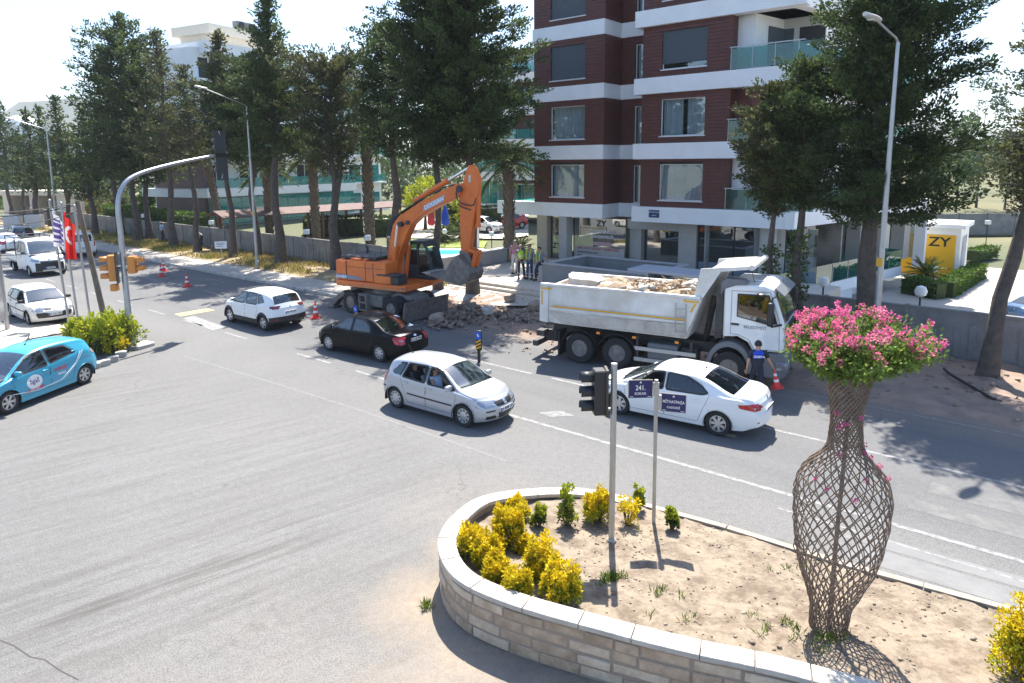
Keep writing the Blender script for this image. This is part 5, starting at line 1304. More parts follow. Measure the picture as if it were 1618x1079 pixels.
p0 = at(705, 366, .45); p1 = at(792, 364, .45); hedge('dark clipped hedge across the drive beyond the pool', p0, p1, 2.3, 1.2, L_green, z=.45, leaf=.22)
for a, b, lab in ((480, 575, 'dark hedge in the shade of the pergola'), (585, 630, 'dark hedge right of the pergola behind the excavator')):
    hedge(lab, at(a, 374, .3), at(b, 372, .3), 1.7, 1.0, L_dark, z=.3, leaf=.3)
# ---- palms
M_palmbark = mat('palm_bark', (.22, .165, .115), .95, col2=(.10, .075, .055), vscale=7, bump=.8, bscale=10)
def palm(label, p, h, r, top_r=2.2, lean=0., nf=34, leafd=60, group='palms behind the panel wall', boots=True):
    t = thing('palm_tree', p, label, 'palm tree', 0, group)
    ax = [Vector((lean * (k / 8), 0, h * k / 8)) for k in range(9)]; ax[0].z = -.2
    tm = trunk_mesh(ax, r, r * .85, 10, .05)
    if boots:
        for k in range(int(h * 16)):
            z = k / 16 + .2; a = k * 2.4; b = Vector((lean * z / h, 0, z)); dd = Vector((math.cos(a), math.sin(a), .9)); tm.tube([b + dd * r * .75, b + dd * r * 1.0 + Vector((0, 0, .1)), b + dd * r * 1.2 + Vector((0, 0, .18))], [.09, .07, .03], 4)
    tm.build('trunk', M_palmbark, t, smooth=False)
    C = []; N = []; st = MB()
    for k in range(nf):
        a = k * 2.4; el = 1.2 - 1.7 * (k / nf); d = Vector((math.cos(a), math.sin(a), 0)); b0 = Vector((lean, 0, h))
        pts = []
        for q in range(8):
            s_ = q / 7 * top_r; pts.append(b0 + d * (s_ * math.cos(el) + .0) + Vector((0, 0, s_ * math.sin(el) - .16 * s_ * s_)))
        st.tube(pts, [.03] * 7 + [.008], 4, cap=False)
        for q in range(leafd):
            f = 1 + q / leafd * 6; i = min(6, int(f)); c = pts[i].lerp(pts[i + 1], f - i) if i < 7 else pts[7]; sd = (pts[min(7, i + 1)] - pts[i]).normalized(); w_ = sd.cross(Vector((0, 0, 1))) * (1 if q % 2 else -1)
            C.append(c); N.append(w_ * 1.0 + sd * .8 + Vector((0, 0, -.1)))
    V, F = leaves(np.array([tuple(c) for c in C]), np.array([tuple(c) for c in N]), top_r * .2, .14, .12); V2 = V
    link('crown', npmesh('crown', V2, F, L_palm), t); stuff(st.build('frond_stems', L_palm, t, fix=False)); return t
for px, v, py_top, r, lean, lab in ((352, 30, 235, .3, -1.0, 'leaning palm trunk before the brown end wall'), (428, 30.5, 262, .3, 0, 'palm with a criss-cross bark behind the fork-trunked cypress'), (501, 30.5, 240, .32, 0, 'palm before the middle of the teal balconies'), (586, 30, 215, .36, 0, 'thick palm trunk left of the excavator boom'), (805, 33.5, 255, .36, 0, 'palm beside the entrance terrace of the tower')):
    p = P(street_u(px, v), v, .3); palm(lab, p, zat(py_top, p) - .3, r, 2.4, lean)
for px, py, sc, z, lab in ((702, 382, 1.25, .47, 'low cycad palm left of the pool'), (730, 378, 1.3, .47, 'low cycad palm behind the pool'), (822, 398, .9, .5, 'small dark cycad by the tower entrance')):
    palm(lab, at(px, py, z), .35 * sc, .18 * sc, 1.25 * sc, 0, 30, 50, 'cycads in the garden', False)
p = at(1461, 458, -1.3); kp_ = palm('small bright palm before the yellow kiosk', p, 1.1, .14, 1.3, 0, 30, 50, 'cycads in the garden', False); kp_.children[1].data.materials.clear(); kp_.children[1].data.materials.append(L_ygreen)
# ---- golden shrubs of the planter
def shrub(label, p, h, rad, lm, seed, n=16, per=80, leaf=.055, group='golden shrubs in the stone planter', lm2=None, name='golden_shrub'):
    rg = np.random.default_rng(seed); rr = random.Random(seed); t = thing(name, p, label, 'shrub', 0, group); tw = MB(); bl = []
    for k in range(n):
        a = rr.uniform(0, 6.283); q = rr.uniform(.25, 1); ro = rad * math.sqrt(rr.random()) * (1.1 - .45 * q); c = Vector((ro * math.cos(a), ro * math.sin(a), h * q * .9))
        tw.tube([Vector((c.x * .15, c.y * .15, -.05)), Vector((c.x * .6, c.y * .6, c.z * .55)), c], [.012, .009, .004], 4, cap=False)
        r_ = rr.uniform(.22, .4) * min(rad, h) * 1.0; bl.append(((c.x, c.y, c.z), (r_ * .82, r_ * .82, r_ * .95), 1.))
        if rr.random() < .6: bl.append(((c.x * 1.1, c.y * 1.1, c.z + r_ * rr.uniform(.5, 1.0)), (r_ * .28, r_ * .28, r_ * .5), .3))
    V, F = blob_leaves(bl, per, leaf, .5, .6, .2, rg); f_ = link('foliage', npmesh('foliage', V, F, lm), t)
    if lm2:
        V, F = blob_leaves([(b[0][:2] + (b[0][2] * .6,), b[1], .4) for b in bl], per, leaf, .55, .4, .4, rg); link('inner_foliage', npmesh('inner_foliage', V, F, lm2), t)
    stuff(tw.build('twigs', M_twig, t, fix=False)); return t
def soil_z(u, v): return .12 + max(0, min(1, (11.4 - v) / 4.6)) * .42
def on_soil(px, py):
    z = .3
    for _ in range(8):
        p = at(px, py, z); z = soil_z(*uv(p))
    return at(px, py, z)
shr = [(751, 878, 832, 30, 'golden shrub nearest the left rim of the planter', 0), (768, 892, 846, 27, 'golden shrub tucked behind the left rim one', 0), (786, 918, 878, 24, 'low golden shrub at the front left', 0), (818, 944, 902, 26, 'round golden shrub at the front rim of the planter', 0), (803, 862, 806, 30, 'tall golden shrub in the middle of the planter tip', 0), (818, 826, 786, 22, 'golden shrub at the back left of the planter', 0),
       (858, 912, 842, 33, 'largest golden shrub in the middle of the bed', 0), (889, 950, 890, 36, 'golden shrub right of the round front one', 0), (828, 874, 846, 13, 'small golden shrub between the two tall ones', 0), (852, 832, 789, 12, 'small yellow green shrub by the rear rim', 1), (897, 830, 765, 17, 'loose yellow green shrub with one tall shoot', 1), (945, 826, 774, 25, 'golden shrub left of the signal post', 0), (992, 830, 788, 24, 'sparse golden shrub between signal and sign posts', 2), (1009, 806, 766, 11, 'thin yellow green shoot behind the sign post', 1), (1061, 838, 800, 11, 'small lone yellow green shrub right of the sign post', 1)]
for k, (px, py, top, wp, lab, kind) in enumerate(shr):
    p = on_soil(px, py); h = zat(top, p) - p.z; rad = wp * p.y / 1069
    shrub(lab, p, h, rad, (L_yellow, L_ygreen, L_yellow)[kind], 200 + k, n=(26, 14, 12)[kind] + int(rad * 30), per=(75, 50, 34)[kind], lm2=(L_ygreen, L_green, None)[kind])
p = on_soil(1640, 1085); shrub('tall golden shrub at the lower right corner', p, 1.15, .5, L_yellow, 300, n=60, per=80, lm2=L_ygreen)
p = at(165, 548, .1); shrub('bushy green and gold shrub bed at the foot of the signal mast', p, 1.0, 1.35, L_ygreen, 301, n=70, per=70, leaf=.13, group='shrubs at the street corner', lm2=L_olive, name='corner_shrub')
p = at(182, 552, .1); shrub('low yellow shrub at the front of the corner bed', p, .45, .5, L_yellow, 302, n=20, per=60, leaf=.1, group='shrubs at the street corner', name='corner_shrub')
# ---- grass, weeds, litter
def tufts(name, pts, h, lm, blades=14, rad=.08, label=None):
    C = []; N = []; rg = nr
    pts = np.asarray(pts, float); k = len(pts) * blades
    C = np.repeat(pts, blades, 0) + np.c_[rg.normal(0, rad, (k, 2)), np.zeros(k)]; N = np.c_[rg.normal(0, .5, (k, 2)), np.ones(k)]
    V, F = leaves(C, N, h, .12, .15); return stuff(link(name, npmesh(name, V, F, lm)))
G_dry = leafmat('dry_grass', (.36, .29, .10), (.24, .20, .06), .4, .3, 3); G_grn = leafmat('green_grass', (.16, .22, .03), (.10, .15, .02), .4, .3, 3)
pts = []
for k in range(2600):
    u = rnd.uniform(-85, -26); v = rnd.uniform(23.3, 26.9)
    if nz(u, v, .35) > -.1 and not (-27.5 < u < -19 and v < 26): p = P(u, v, .1); pts.append(tuple(p))
tufts('dry_grass', pts, .34, G_dry, 12, .22); tufts('green_weeds', [q for q in pts if mnoise.noise(Vector(q) * .25) > .12], .3, G_grn, 12, .2)
tufts('lawn_grass', [tuple(at(rnd.uniform(622, 765), rnd.uniform(379, 390), .47)) for _ in range(260)], .12, G_grn, 10, .3)
wd_pts = []
for px, py, n_, s_ in ((963, 915, 22, 11), (675, 962, 8, 4), (1040, 938, 4, 5), (1225, 985, 9, 22), (1085, 980, 5, 24), (1300, 1015, 12, 18), (1240, 900, 4, 14)):
    for _ in range(n_): wd_pts.append(tuple(on_soil(px + rnd.gauss(0, s_), py + rnd.gauss(0, s_ * .5)) if px > 700 else at(px + rnd.gauss(0, s_), py + rnd.gauss(0, s_))))
tufts('weeds', wd_pts, .12, G_grn, 12, .03)
# ---- far woods beyond the gardens
rg = np.random.default_rng(77); bl = []
for k in range(520):
    Y = rg.uniform(105, 260); X = rg.uniform(-1.15, 1.05) * Y
    if -.52 < X / Y < -.2 and Y < 120: continue
    r_ = rg.uniform(2.2, 4.2); h_ = rg.uniform(2, 7); bl.append(((X, Y, h_), (r_ * 1.2, r_, r_ * 1.1), 1))
V, F = blob_leaves(bl, 90, 1.0, .6, .3, .5, rg); stuff(link('far_woods', npmesh('far_woods', V, F, L_dark)))
# ================================================================ dump truck
def tire(parent, r, wd, x, y, sgn, hub, lug=0, name='wheel', bolts=8, disc=.34, parts_m=M_tyre):
    wo = bpy.data.objects.new(name, None); COL.objects.link(wo); wo.parent = parent; wo.location = (x, y, r); wo.rotation_euler = (0, 0, 0 if sgn > 0 else math.pi)
    h = wd / 2; t = MB().lathe([(r * .58, -h * .9), (r * .9, -h), (r, -h * .7), (r, h * .7), (r * .9, h), (r * .58, h * .9), (r * .54, h * .6)], 36, axis='y', cap=False)
    if lug:
        for k in range(lug):
            for s_ in (1, -1):
                M = Matrix.Rotation(2 * math.pi * (k + (.5 if s_ > 0 else 0)) / lug, 4, 'Y'); t.box((0, s_ * h * .45, r * .995), (r * .13, h * 1.0, r * .07), rz=.35 * s_, M=M)
    t.build('tyre', parts_m, wo, smooth=True)
    b = MB().lathe([(r * .56, h * .75), (r * .53, h * .8), (r * .5, h * .35), (r * .3, h * .2), (r * .26, h * .75), (r * .1, h * .85)], 24, axis='y')
    for k in range(bolts):
        a = 2 * math.pi * k / bolts; b.lathe([(r * .045, h * .2), (r * .045, h * .45)], 6, c=(r * .39 * math.cos(a), 0, r * .39 * math.sin(a)), axis='y')
    b.build('rim', hub, wo, smooth=True, angle=30); return wo
T_white = mat('truck_white', (.70, .70, .68), .45, col2=(.56, .54, .50), vscale=1.3, bump=.05, bscale=6)
T_dirty = mat('dirty_truck_white', (.74, .73, .70), .6, col2=(.55, .51, .46), vscale=1.1, bump=.15, bscale=9)
T_dust = mat('dusty_steel', (.56, .52, .46), .75, col2=(.36, .32, .28), vscale=2.5)
T_cab = mat('truck_cab_white', (.76, .77, .77), .3, coat=.5)
T_grey = mat('truck_grey_plastic', (.14, .15, .165), .55)
T_frame = mat('chassis_black', (.03, .03, .032), .7, col2=(.07, .062, .055), vscale=4)
T_yel = mat('yellow_tape', (.72, .38, .01), .5)
HUBG = mat('grey_steel_hub', (.20, .19, .18), .6, .4, var=.25, vscale=6)
TRH = R(-29.2)
truck = thing('dump_truck', at(914, 574.3), 'white three-axle dump truck loaded with rubble, yellow stripe along its body', 'truck', TRH)
tk = lambda name, mb, m, par=None, bevel=.0, **k: mb.build(name, m, truck if par is None else par, bevel=bevel, **k)
for x, ys in ((0, 1), (1.35, 1), (4.95, 0)):
    for y, sg in ((.17, -1), (2.33, 1)):
        tire(truck, .52, .3, x, y, sg, HUBG)
        if ys: tire(truck, .52, .3, x, y + (.33 if sg < 0 else -.33), sg, HUBG)
fr = MB(); fr.bx(-1.3, 5.8, .78, .9, .75, 1.08).bx(-1.3, 5.8, 1.6, 1.72, .75, 1.08)
for x in (-1.2, 0, 1.35, 2.6, 4.2): fr.bx(x - .08, x + .08, .9, 1.6, .72, 1.05)
fr.tube([(0, .3, .52), (0, 2.2, .52)], .11, 8).tube([(1.35, .3, .52), (1.35, 2.2, .52)], .11, 8).tube([(4.95, .3, .52), (4.95, 2.2, .52)], .09, 8)
tk('chassis_frame', fr, T_frame)
tk('fuel_tank', MB().bx(2.35, 3.35, .12, .7, .45, 1.0), T_grey, bevel=.06); tk('battery_box', MB().bx(3.45, 3.95, .2, .7, .5, .95), T_frame, bevel=.03)
tk('fuel_tank', MB().bx(2.2, 3.6, 1.85, 2.4, .45, 1.0), T_grey, bevel=.06)
for z0, z1 in ((.74, .86), (.38, .5)): tk('side_guard', MB().bx(1.95, 3.95, .02, .06, z0, z1), mat('guard_aluminium', (.5, .49, .47), .5, .5))
tk('guard_post', MB().bx(2.0, 2.08, .06, .14, .36, 1.2), T_frame); tk('guard_post', MB().bx(3.75, 3.83, .06, .14, .36, 1.2), T_frame)
tk('rear_bumper', MB().bx(-1.75, -1.55, -.02, 2.5, .42, .62), T_frame, bevel=.02); tk('bumper_arm', MB().bx(-1.6, -1.1, .6, .75, .5, .9).bx(-1.6, -1.1, 1.75, 1.9, .5, .9), T_frame)
tk('lamp_board', MB().bx(-1.6, -1.3, .0, .35, .8, 1.0), T_frame); tk('tail_light', MB().bx(-1.62, -1.6, .02, .33, .82, .98), M_taill)
tk('mud_flap', MB().bx(-.78, -.72, 0, .6, .18, 1.05), M_dark); tk('mud_flap', MB().bx(-.78, -.72, 1.9, 2.5, .18, 1.05), M_dark)
mg = MB()
for y0, y1 in ((-.02, .66), (1.84, 2.52)):
    for xc in (0, 1.35):
        ring = [(xc + .68 * math.cos(a), .52 + .68 * math.sin(a)) for a in [R(20 + 140 * k / 8) for k in range(9)]]; ring2 = [(xc + .66 * math.cos(a), .52 + .66 * math.sin(a)) for a in [R(160 - 140 * k / 8) for k in range(9)]]
        mg.prism(ring + ring2, y0, y1, 'y')
tk('mudguard', mg, M_dark)
for x in (.65, 1.9, 3.3): tk('side_marker', MB().bx(x, x + .12, -.03, .0, 1.12, 1.2), M_indic)
# tipper body, open on top
def side(y0, y1): return MB().prism([(-1.4, 2.6), (-1.42, 1.38), (-.7, 1.32), (3.66, 1.32), (4.06, 2.62)], y0, y1, 'y')
body = tk('tipper_body', side(-.03, .05), T_dirty, bevel=.01)
tk('tipper_side', side(2.45, 2.53), T_dirty, body); tk('tipper_floor', MB().prism([(-1.3, 1.4), (3.7, 1.4), (3.7, 1.52), (-1.3, 1.52)], .052, 2.448, 'y'), T_dust, body)
tk('front_wall', MB().prism([(3.60, 1.33), (3.68, 1.33), (4.1, 2.66), (4.02, 2.66)], .052, 2.448, 'y'), T_dirty, body)
tk('tailgate', MB().prism([(-1.42, 1.33), (-1.34, 1.33), (-1.32, 2.5), (-1.40, 2.5)], .052, 2.448, 'y'), T_dirty, body, bevel=.01)
tk('top_rail', MB().bx(-1.42, 4.06, -.08, .07, 2.602, 2.70), T_dirty, body, bevel=.02); tk('top_rail', MB().bx(-1.42, 4.06, 2.43, 2.58, 2.602, 2.70), T_dirty, body, bevel=.02)
tk('corner_post', MB().prism([(-1.44, 1.36), (-1.12, 1.33), (-1.10, 2.6), (-1.42, 2.6)], -.10, -.032, 'y'), T_white, body, bevel=.01); tk('corner_post', MB().prism([(3.66, 1.5), (3.86, 1.95), (4.08, 2.6), (3.62, 2.6)], -.10, -.032, 'y'), T_white, body, bevel=.01)
# pressed lower panel of the side
tk('side_fold', MB().prism([(-1.1, 1.72), (-.62, 1.36), (3.64, 1.36), (3.78, 1.78)], -.07, -.032, 'y'), T_dust, body, bevel=.03); tk('side_rib', MB().bx(-1.1, 3.8, -.085, -.032, 1.80, 1.88), T_white, body, bevel=.01)
# yellow reflective tape
tk('tape', MB().bx(-.98, 3.84, -.093, -.088, 1.90, 1.95), T_yel, body); tk('tape', MB().bx(-1.38, -.98, -.11, -.103, 2.5, 2.56), T_yel, body); tk('tape', MB().bx(-1.36, -1.31, -.11, -.103, 1.95, 2.44), T_yel, body)
tk('tape', MB().bx(3.56, 4.02, -.11, -.103, 2.5, 2.56), T_yel, body); tk('tape', MB().prism([(3.76, 2.2), (3.82, 2.2), (3.95, 2.46), (3.88, 2.46)], -.11, -.103, 'y'), T_yel, body)
ld = MB()
for x in (3.32, 3.64): ld.tube([(x, -.13, 1.5), (x, -.13, 2.45)], .018, 6)
for k in range(4): ld.tube([(3.32, -.13, 1.55 + k * .24), (3.64, -.13, 1.55 + k * .24)], .014, 6)
tk('ladder', ld, mat('ladder_steel', (.4, .4, .4), .5, .5), body)
# shield over the cab
tk('cab_shield', MB().prism([(3.84, 2.66), (4.12, 2.66), (4.62, 3.5), (5.45, 3.62), (5.45, 3.72), (4.55, 3.62), (4.02, 3.55)], .0, .06, 'y').prism([(3.84, 2.66), (4.12, 2.66), (4.62, 3.5), (5.45, 3.62), (5.45, 3.72), (4.55, 3.62), (4.02, 3.55)], 2.44, 2.5, 'y').prism([(4.02, 2.66), (4.08, 2.66), (4.34, 3.5), (4.28, 3.5)], .062, 2.438, 'y').prism([(4.3, 3.5), (5.45, 3.64), (5.45, 3.7), (4.3, 3.56)], .062, 2.438, 'y'), T_dirty, body, bevel=.008)
tk('shield_edge', MB().tube([(5.5, 0, 3.68), (5.5, 2.5, 3.68)], .09, 10), T_dirty, body, smooth=True)
tk('hoist_ram', MB().tube([(3.95, 1.25, 1.0), (4.2, 1.25, 2.5)], .1, 10), T_frame, body, smooth=True)
# cab
prof = [(4.72, 1.5), (4.72, 3.02), (4.9, 3.14), (5.9, 3.16), (6.14, 3.06), (6.47, 2.1), (6.5, 1.2), (5.62, 1.15), (5.45, 1.42), (5.15, 1.56)]
cab = tk('cab', MB().prism(prof, .06, 2.44, 'y'), T_cab, bevel=.07, seg=3)
tk('side_window', MB().prism([(5.16, 2.2), (5.16, 2.84), (6.0, 2.86), (6.24, 2.08), (5.95, 2.05)], .035, .062, 'y'), G_tint, cab)
tk('side_window', MB().prism([(5.16, 2.2), (5.16, 2.84), (6.0, 2.86), (6.24, 2.08), (5.95, 2.05)], 2.438, 2.465, 'y'), G_tint, cab)
tk('window_seal', MB().prism(offset_poly([(5.16, 2.2), (5.16, 2.84), (6.0, 2.86), (6.24, 2.08), (5.95, 2.05)], .035), .043, .058, 'y'), M_black, cab)
tk('windscreen', MB().prism([(6.18, 2.98), (6.225, 2.98), (6.52, 2.12), (6.48, 2.1)], .14, 2.36, 'y'), mat('windscreen_dark', (.02, .03, .035), .05, spec=.8, coat=1.), cab)
tk('sun_visor', MB().prism([(6.15, 3.06), (6.45, 2.86), (6.45, 2.9), (6.18, 3.12)], .06, 2.44, 'y'), T_grey, cab, bevel=.01)
dp_ = [(4.96, 1.62), (4.96, 2.95), (6.05, 2.98), (6.34, 2.1), (6.36, 1.25), (5.66, 1.22), (5.5, 1.5), (5.2, 1.62)]
gp = MB()
for i in range(len(dp_)):
    a, b = dp_[i], dp_[(i + 1) % len(dp_)]; gp.tube([(a[0], .055, a[1]), (b[0], .055, b[1])], .008, 4)
tk('door_gap', gp, T_grey, cab)
tk('door_handle', MB().bx(4.98, 5.2, .03, .06, 1.9, 1.96), M_black, cab)
text('lettering', 'BELEDİYESİ', .13, mat('grey_lettering', (.16, .18, .24), .5), cab, (5.66, .048, 1.88), (R(90), 0, 0), sx=.95)
tk('air_deflector', MB().prism([(4.62, 2.75), (4.62, 3.2), (4.75, 3.32), (5.35, 3.3), (5.42, 3.16), (5.1, 3.12), (4.75, 2.98)], .02, .4, 'y'), T_grey, cab, bevel=.06, seg=3); tk('side_fairing', MB().prism([(4.5, 1.4), (4.5, 3.0), (4.66, 3.2), (4.72, 3.0), (4.72, 1.45)], .05, .25, 'y'), T_frame, cab, bevel=.03)
tk('air_intake', MB().bx(4.35, 4.6, 1.9, 2.35, 1.0, 3.0), T_frame, bevel=.05)
arc = [(4.95 + .70 * math.cos(a), .52 + .86 * math.sin(a)) for a in [R(-5 + 185 * k / 14) for k in range(15)]]; arc2 = [(4.95 + .56 * math.cos(a), .52 + .68 * math.sin(a)) for a in [R(180 - 185 * k / 14) for k in range(15)]]
tk('front_mudguard', MB().prism(arc + arc2, .02, .55, 'y').prism(arc + arc2, 1.95, 2.48, 'y'), T_grey, bevel=.02)
tk('front_bumper', MB().prism([(5.75, .42), (5.7, 1.1), (6.5, 1.19), (6.62, 1.0), (6.6, .5), (6.4, .36)], .03, 2.47, 'y'), T_grey, bevel=.05, seg=3)
tk('headlight', MB().prism([(6.3, .66), (6.32, .9), (6.58, .92), (6.62, .68)], .0, .03, 'y').bx(6.6, 6.635, .08, .55, .66, .9), M_clear, bevel=.02); tk('headlight', MB().bx(6.6, 6.635, 1.95, 2.42, .66, .9), M_clear, bevel=.02)
tk('grille', MB().bx(6.49, 6.53, .45, 2.05, 1.25, 1.95), M_grille); tk('indicator', MB().bx(5.58, 5.66, -.02, .03, 1.0, 1.12), M_indic)
tk('mirror', MB().bx(6.02, 6.2, -.26, -.06, 2.02, 2.72), M_black, bevel=.05); tk('mirror_arm', MB().tube([(6.2, .05, 2.86), (6.15, -.16, 2.86), (6.12, -.16, 2.7)], .025, 6).tube([(6.4, .05, 2.05), (6.15, -.14, 2.0), (6.12, -.16, 2.05)], .03, 6), M_black); tk('mirror', MB().bx(6.3, 6.5, 2.58, 2.78, 2.1, 2.75), M_black, bevel=.05)
tk('wide_mirror', MB().lathe([(.02, -.04), (.11, -.03), (.12, .02), (.05, .05)], 12, c=(5.82, -.1, 2.92)), M_black, smooth=True); tk('roof_hatch', MB().bx(5.1, 5.75, .8, 1.7, 3.155, 3.2), T_cab, bevel=.02); tk('antenna', MB().tube([(5.5, .6, 3.15), (5.35, .6, 3.75)], .01, 5), M_black)
for y in (.5, 2.0): tk('wiper', MB().tube([(6.53, y, 2.1), (6.4, y + .3, 2.5)], .012, 4), M_black, cab)
# ---- the load
TKM = Matrix.Translation(truck.location) @ Matrix.Rotation(TRH, 4, 'Z')
def rock(name, label, c, d, m, rz, seed, cat='rubble', group=None, cuts=2, amp=.12, tilt=(0, 0)):
    bm = bmesh.new(); bmesh.ops.create_cube(bm, size=1); bmesh.ops.subdivide_edges(bm, edges=bm.edges, cuts=cuts, use_grid_fill=True)
    for v in bm.verts:
        k = Vector((v.co.x * d[0], v.co.y * d[1], v.co.z * d[2])); n_ = mnoise.noise_vector(k * 2.2 + Vector((seed, 0, 0))); v.co = k + n_ * amp * min(d)
        v.co *= 1 - .12 * (abs(v.co.x / d[0]) * abs(v.co.y / d[1]) * 8)
    me = bpy.data.meshes.new(name); bm.to_mesh(me); bm.free(); me.materials.append(m); o = link(name, me); o.location = c; o.rotation_euler = (tilt[0], tilt[1], rz)
    return tag(o, label, cat, group)
M_slab = mat('pale_broken_concrete', (.55, .51, .46), .9, col2=(.40, .36, .31), vscale=2.5, bump=.4, bscale=12)
M_rub = mat('rubble_earth', (.36, .27, .18), .95, col2=(.20, .15, .10), vscale=3, bump=.6, bscale=16)
for k, (x, y, z, dx, dy, dz, rz, tl, lab) in enumerate(((-.15, 1.0, 2.62, 1.35, .9, .5, .1, .1, 'largest pale concrete block at the rear of the truck load'), (.95, .75, 2.55, 1.0, .7, .36, -.15, .05, 'flat pale concrete block in the middle of the truck load'), (1.8, .7, 2.5, .8, .6, .35, .3, -.1, 'smaller pale block beside the brown roots on the truck'))):
    rock('concrete_block', lab, TKM @ Vector((x, y, z)), (dx, dy, dz), M_slab, TRH + rz, k * 3.3, 'rubble', 'concrete blocks on the truck', 3, .16, (tl, .08))
ldm = MB(); nu_, nv_ = 34, 16; V = []; F = []
for i in range(nu_ + 1):
    for j in range(nv_ + 1):
        x = -1.25 + 5.1 * i / nu_; y = .08 + 2.35 * j / nv_; e = min(1, min(i, nu_ - i) / 4, min(j, nv_ - j) / 3 + .45)
        z = 2.25 + .38 * e + .30 * mnoise.noise(Vector((x * 1.3, y * 1.3, 2))) * e + .14 * mnoise.noise(Vector((x * 4, y * 4, 5))); V.append((x, y, z))
for i in range(nu_):
    for j in range(nv_): a = i * (nv_ + 1) + j; F.append((a, a + nv_ + 1, a + nv_ + 2, a + 1))
o = stuff(link('rubble', npmesh('rubble', V, F, M_rub, False))); o.matrix_world = TKM
def chunks(name, pts, smin, smax, m, seed):
    rr = random.Random(seed); V = []; F = []
    for p in pts:
        s_ = rr.uniform(smin, smax) * (1 if rr.random() < .8 else 1.7); rot = Matrix.Rotation(rr.uniform(0, 6.28), 3, 'Z') @ Matrix.Rotation(rr.uniform(-.9, .9), 3, 'X') @ Matrix.Rotation(rr.uniform(-.9, .9), 3, 'Y'); o_ = len(V)
        d = (s_ * rr.uniform(.7, 1.5), s_ * rr.uniform(.6, 1.1), s_ * rr.uniform(.35, .8))
        for c in ((-1, -1, -1), (1, -1, -1), (1, 1, -1), (-1, 1, -1), (-1, -1, 1), (1, -1, 1), (1, 1, 1), (-1, 1, 1)):
            q = rot @ Vector((c[0] * d[0] / 2 * rr.uniform(.6, 1.1), c[1] * d[1] / 2 * rr.uniform(.6, 1.1), c[2] * d[2] / 2 * rr.uniform(.6, 1.1))); V.append((p[0] + q.x, p[1] + q.y, p[2] + q.z))
        F += [tuple(i + o_ for i in f) for f in ((3, 2, 1, 0), (4, 5, 6, 7), (0, 1, 5, 4), (1, 2, 6, 5), (2, 3, 7, 6), (3, 0, 4, 7))]
    return stuff(link(name, npmesh(name, V, F, m)))
pts = [tuple(TKM @ Vector((rnd.uniform(1.3, 3.9), rnd.uniform(.15, 2.3), 2.56 + rnd.uniform(-.1, .22)))) for _ in range(170)]
chunks('rubble', pts[:80], .08, .22, M_slab, 3); chunks('rubble', pts[80:], .08, .2, M_rub, 4)
rt = MB()
for k in range(60):
    b = TKM @ Vector((rnd.uniform(1.2, 3.7), rnd.uniform(.2, 1.8), 2.65)); q = [b]
    for _ in range(4): q.append(q[-1] + Vector((rnd.uniform(-.22, .22), rnd.uniform(-.22, .22), rnd.uniform(-.09, .13))))
    rt.tube(q, .014, 4, cap=False)
stuff(rt.build('root_tangle', mat('dry_roots', (.34, .23, .12), .9, var=.3), None, fix=False))
# ================================================================ wheeled excavator
X_or = mat('excavator_orange', (.74, .175, .022), .45, col2=(.60, .125, .022), vscale=1.6, bump=.03)
X_dk = mat('excavator_dark', (.03, .033, .038), .55, var=.2)
X_grey = mat('dusty_undercarriage', (.12, .115, .11), .8, col2=(.20, .185, .165), vscale=2.2)
X_steel = mat('worn_bucket_steel', (.12, .10, .095), .6, .3, col2=(.22, .20, .18), vscale=5)
X_chr = mat('piston_rod', (.72, .73, .74), .18, .9)
ec = at(551.3, 495); CH = R(-38.3)
exc = thing('excavator', ec, 'orange wheeled excavator with raised boom beside the pavement', 'excavator', CH)
xk = lambda name, mb, m, par=None, bevel=0., **k: mb.build(name, m, exc if par is None else par, bevel=bevel, **k)
for x in (0, 2.75):
    for y, sg in ((.22, -1), (2.28, 1)):
        tire(exc, .51, .3, x, y, sg, HUBG, lug=16); tire(exc, .51, .3, x, y + (.36 if sg < 0 else -.36), sg, HUBG, lug=16)
un = MB(); un.bx(-.9, 3.6, .85, 1.65, .55, 1.0).bx(.75, 2.0, .3, 2.2, .45, .95).lathe([(.75, .98), (.75, 1.22)], 24, c=(1.4, 1.25, 0)); un.tube([(0, .4, .51), (0, 2.1, .51)], .14, 8).tube([(2.75, .4, .51), (2.75, 2.1, .51)], .14, 8)
xk('undercarriage', un, X_grey, bevel=.02)
st = MB().bx(.62, .68, .08, .5, .25, 1.0).bx(1.1, 1.16, .08, .5, .25, 1.0)
for z in (.25, .6, .95): st.bx(.68, 1.1, .06, .5, z - .03, z + .03)
xk('access_step', st, X_grey)
for y in (.35, 1.85):
    leg = xk('stabiliser_leg', MB().prism([(-.7, .72), (-.75, .95), (-1.35, .62), (-1.75, .12), (-1.6, .1), (-1.2, .45)], y, y + .35, 'y'), X_steel, bevel=.02); xk('foot_pad', MB().bx(-1.95, -1.5, y - .1, y + .45, .02, .1), X_steel, leg, bevel=.01)
xk('dozer_blade', MB().prism([(3.75, .1), (3.68, .3), (3.70, .6), (3.82, .95), (3.90, .95), (3.80, .6), (3.80, .1)], -.05, 2.6, 'y'), X_steel, bevel=.01)
xk('blade_arm', MB().prism([(2.9, .5), (2.9, .85), (3.72, .7), (3.72, .35)], .7, .9, 'y').prism([(2.9, .5), (2.9, .85), (3.72, .7), (3.72, .35)], 1.6, 1.8, 'y'), X_grey); xk('front_cover', MB().prism([(2.3, 1.02), (2.5, 1.18), (3.4, 1.02), (3.45, .9), (2.3, .8)], .7, 1.8, 'y'), X_grey, bevel=.03)
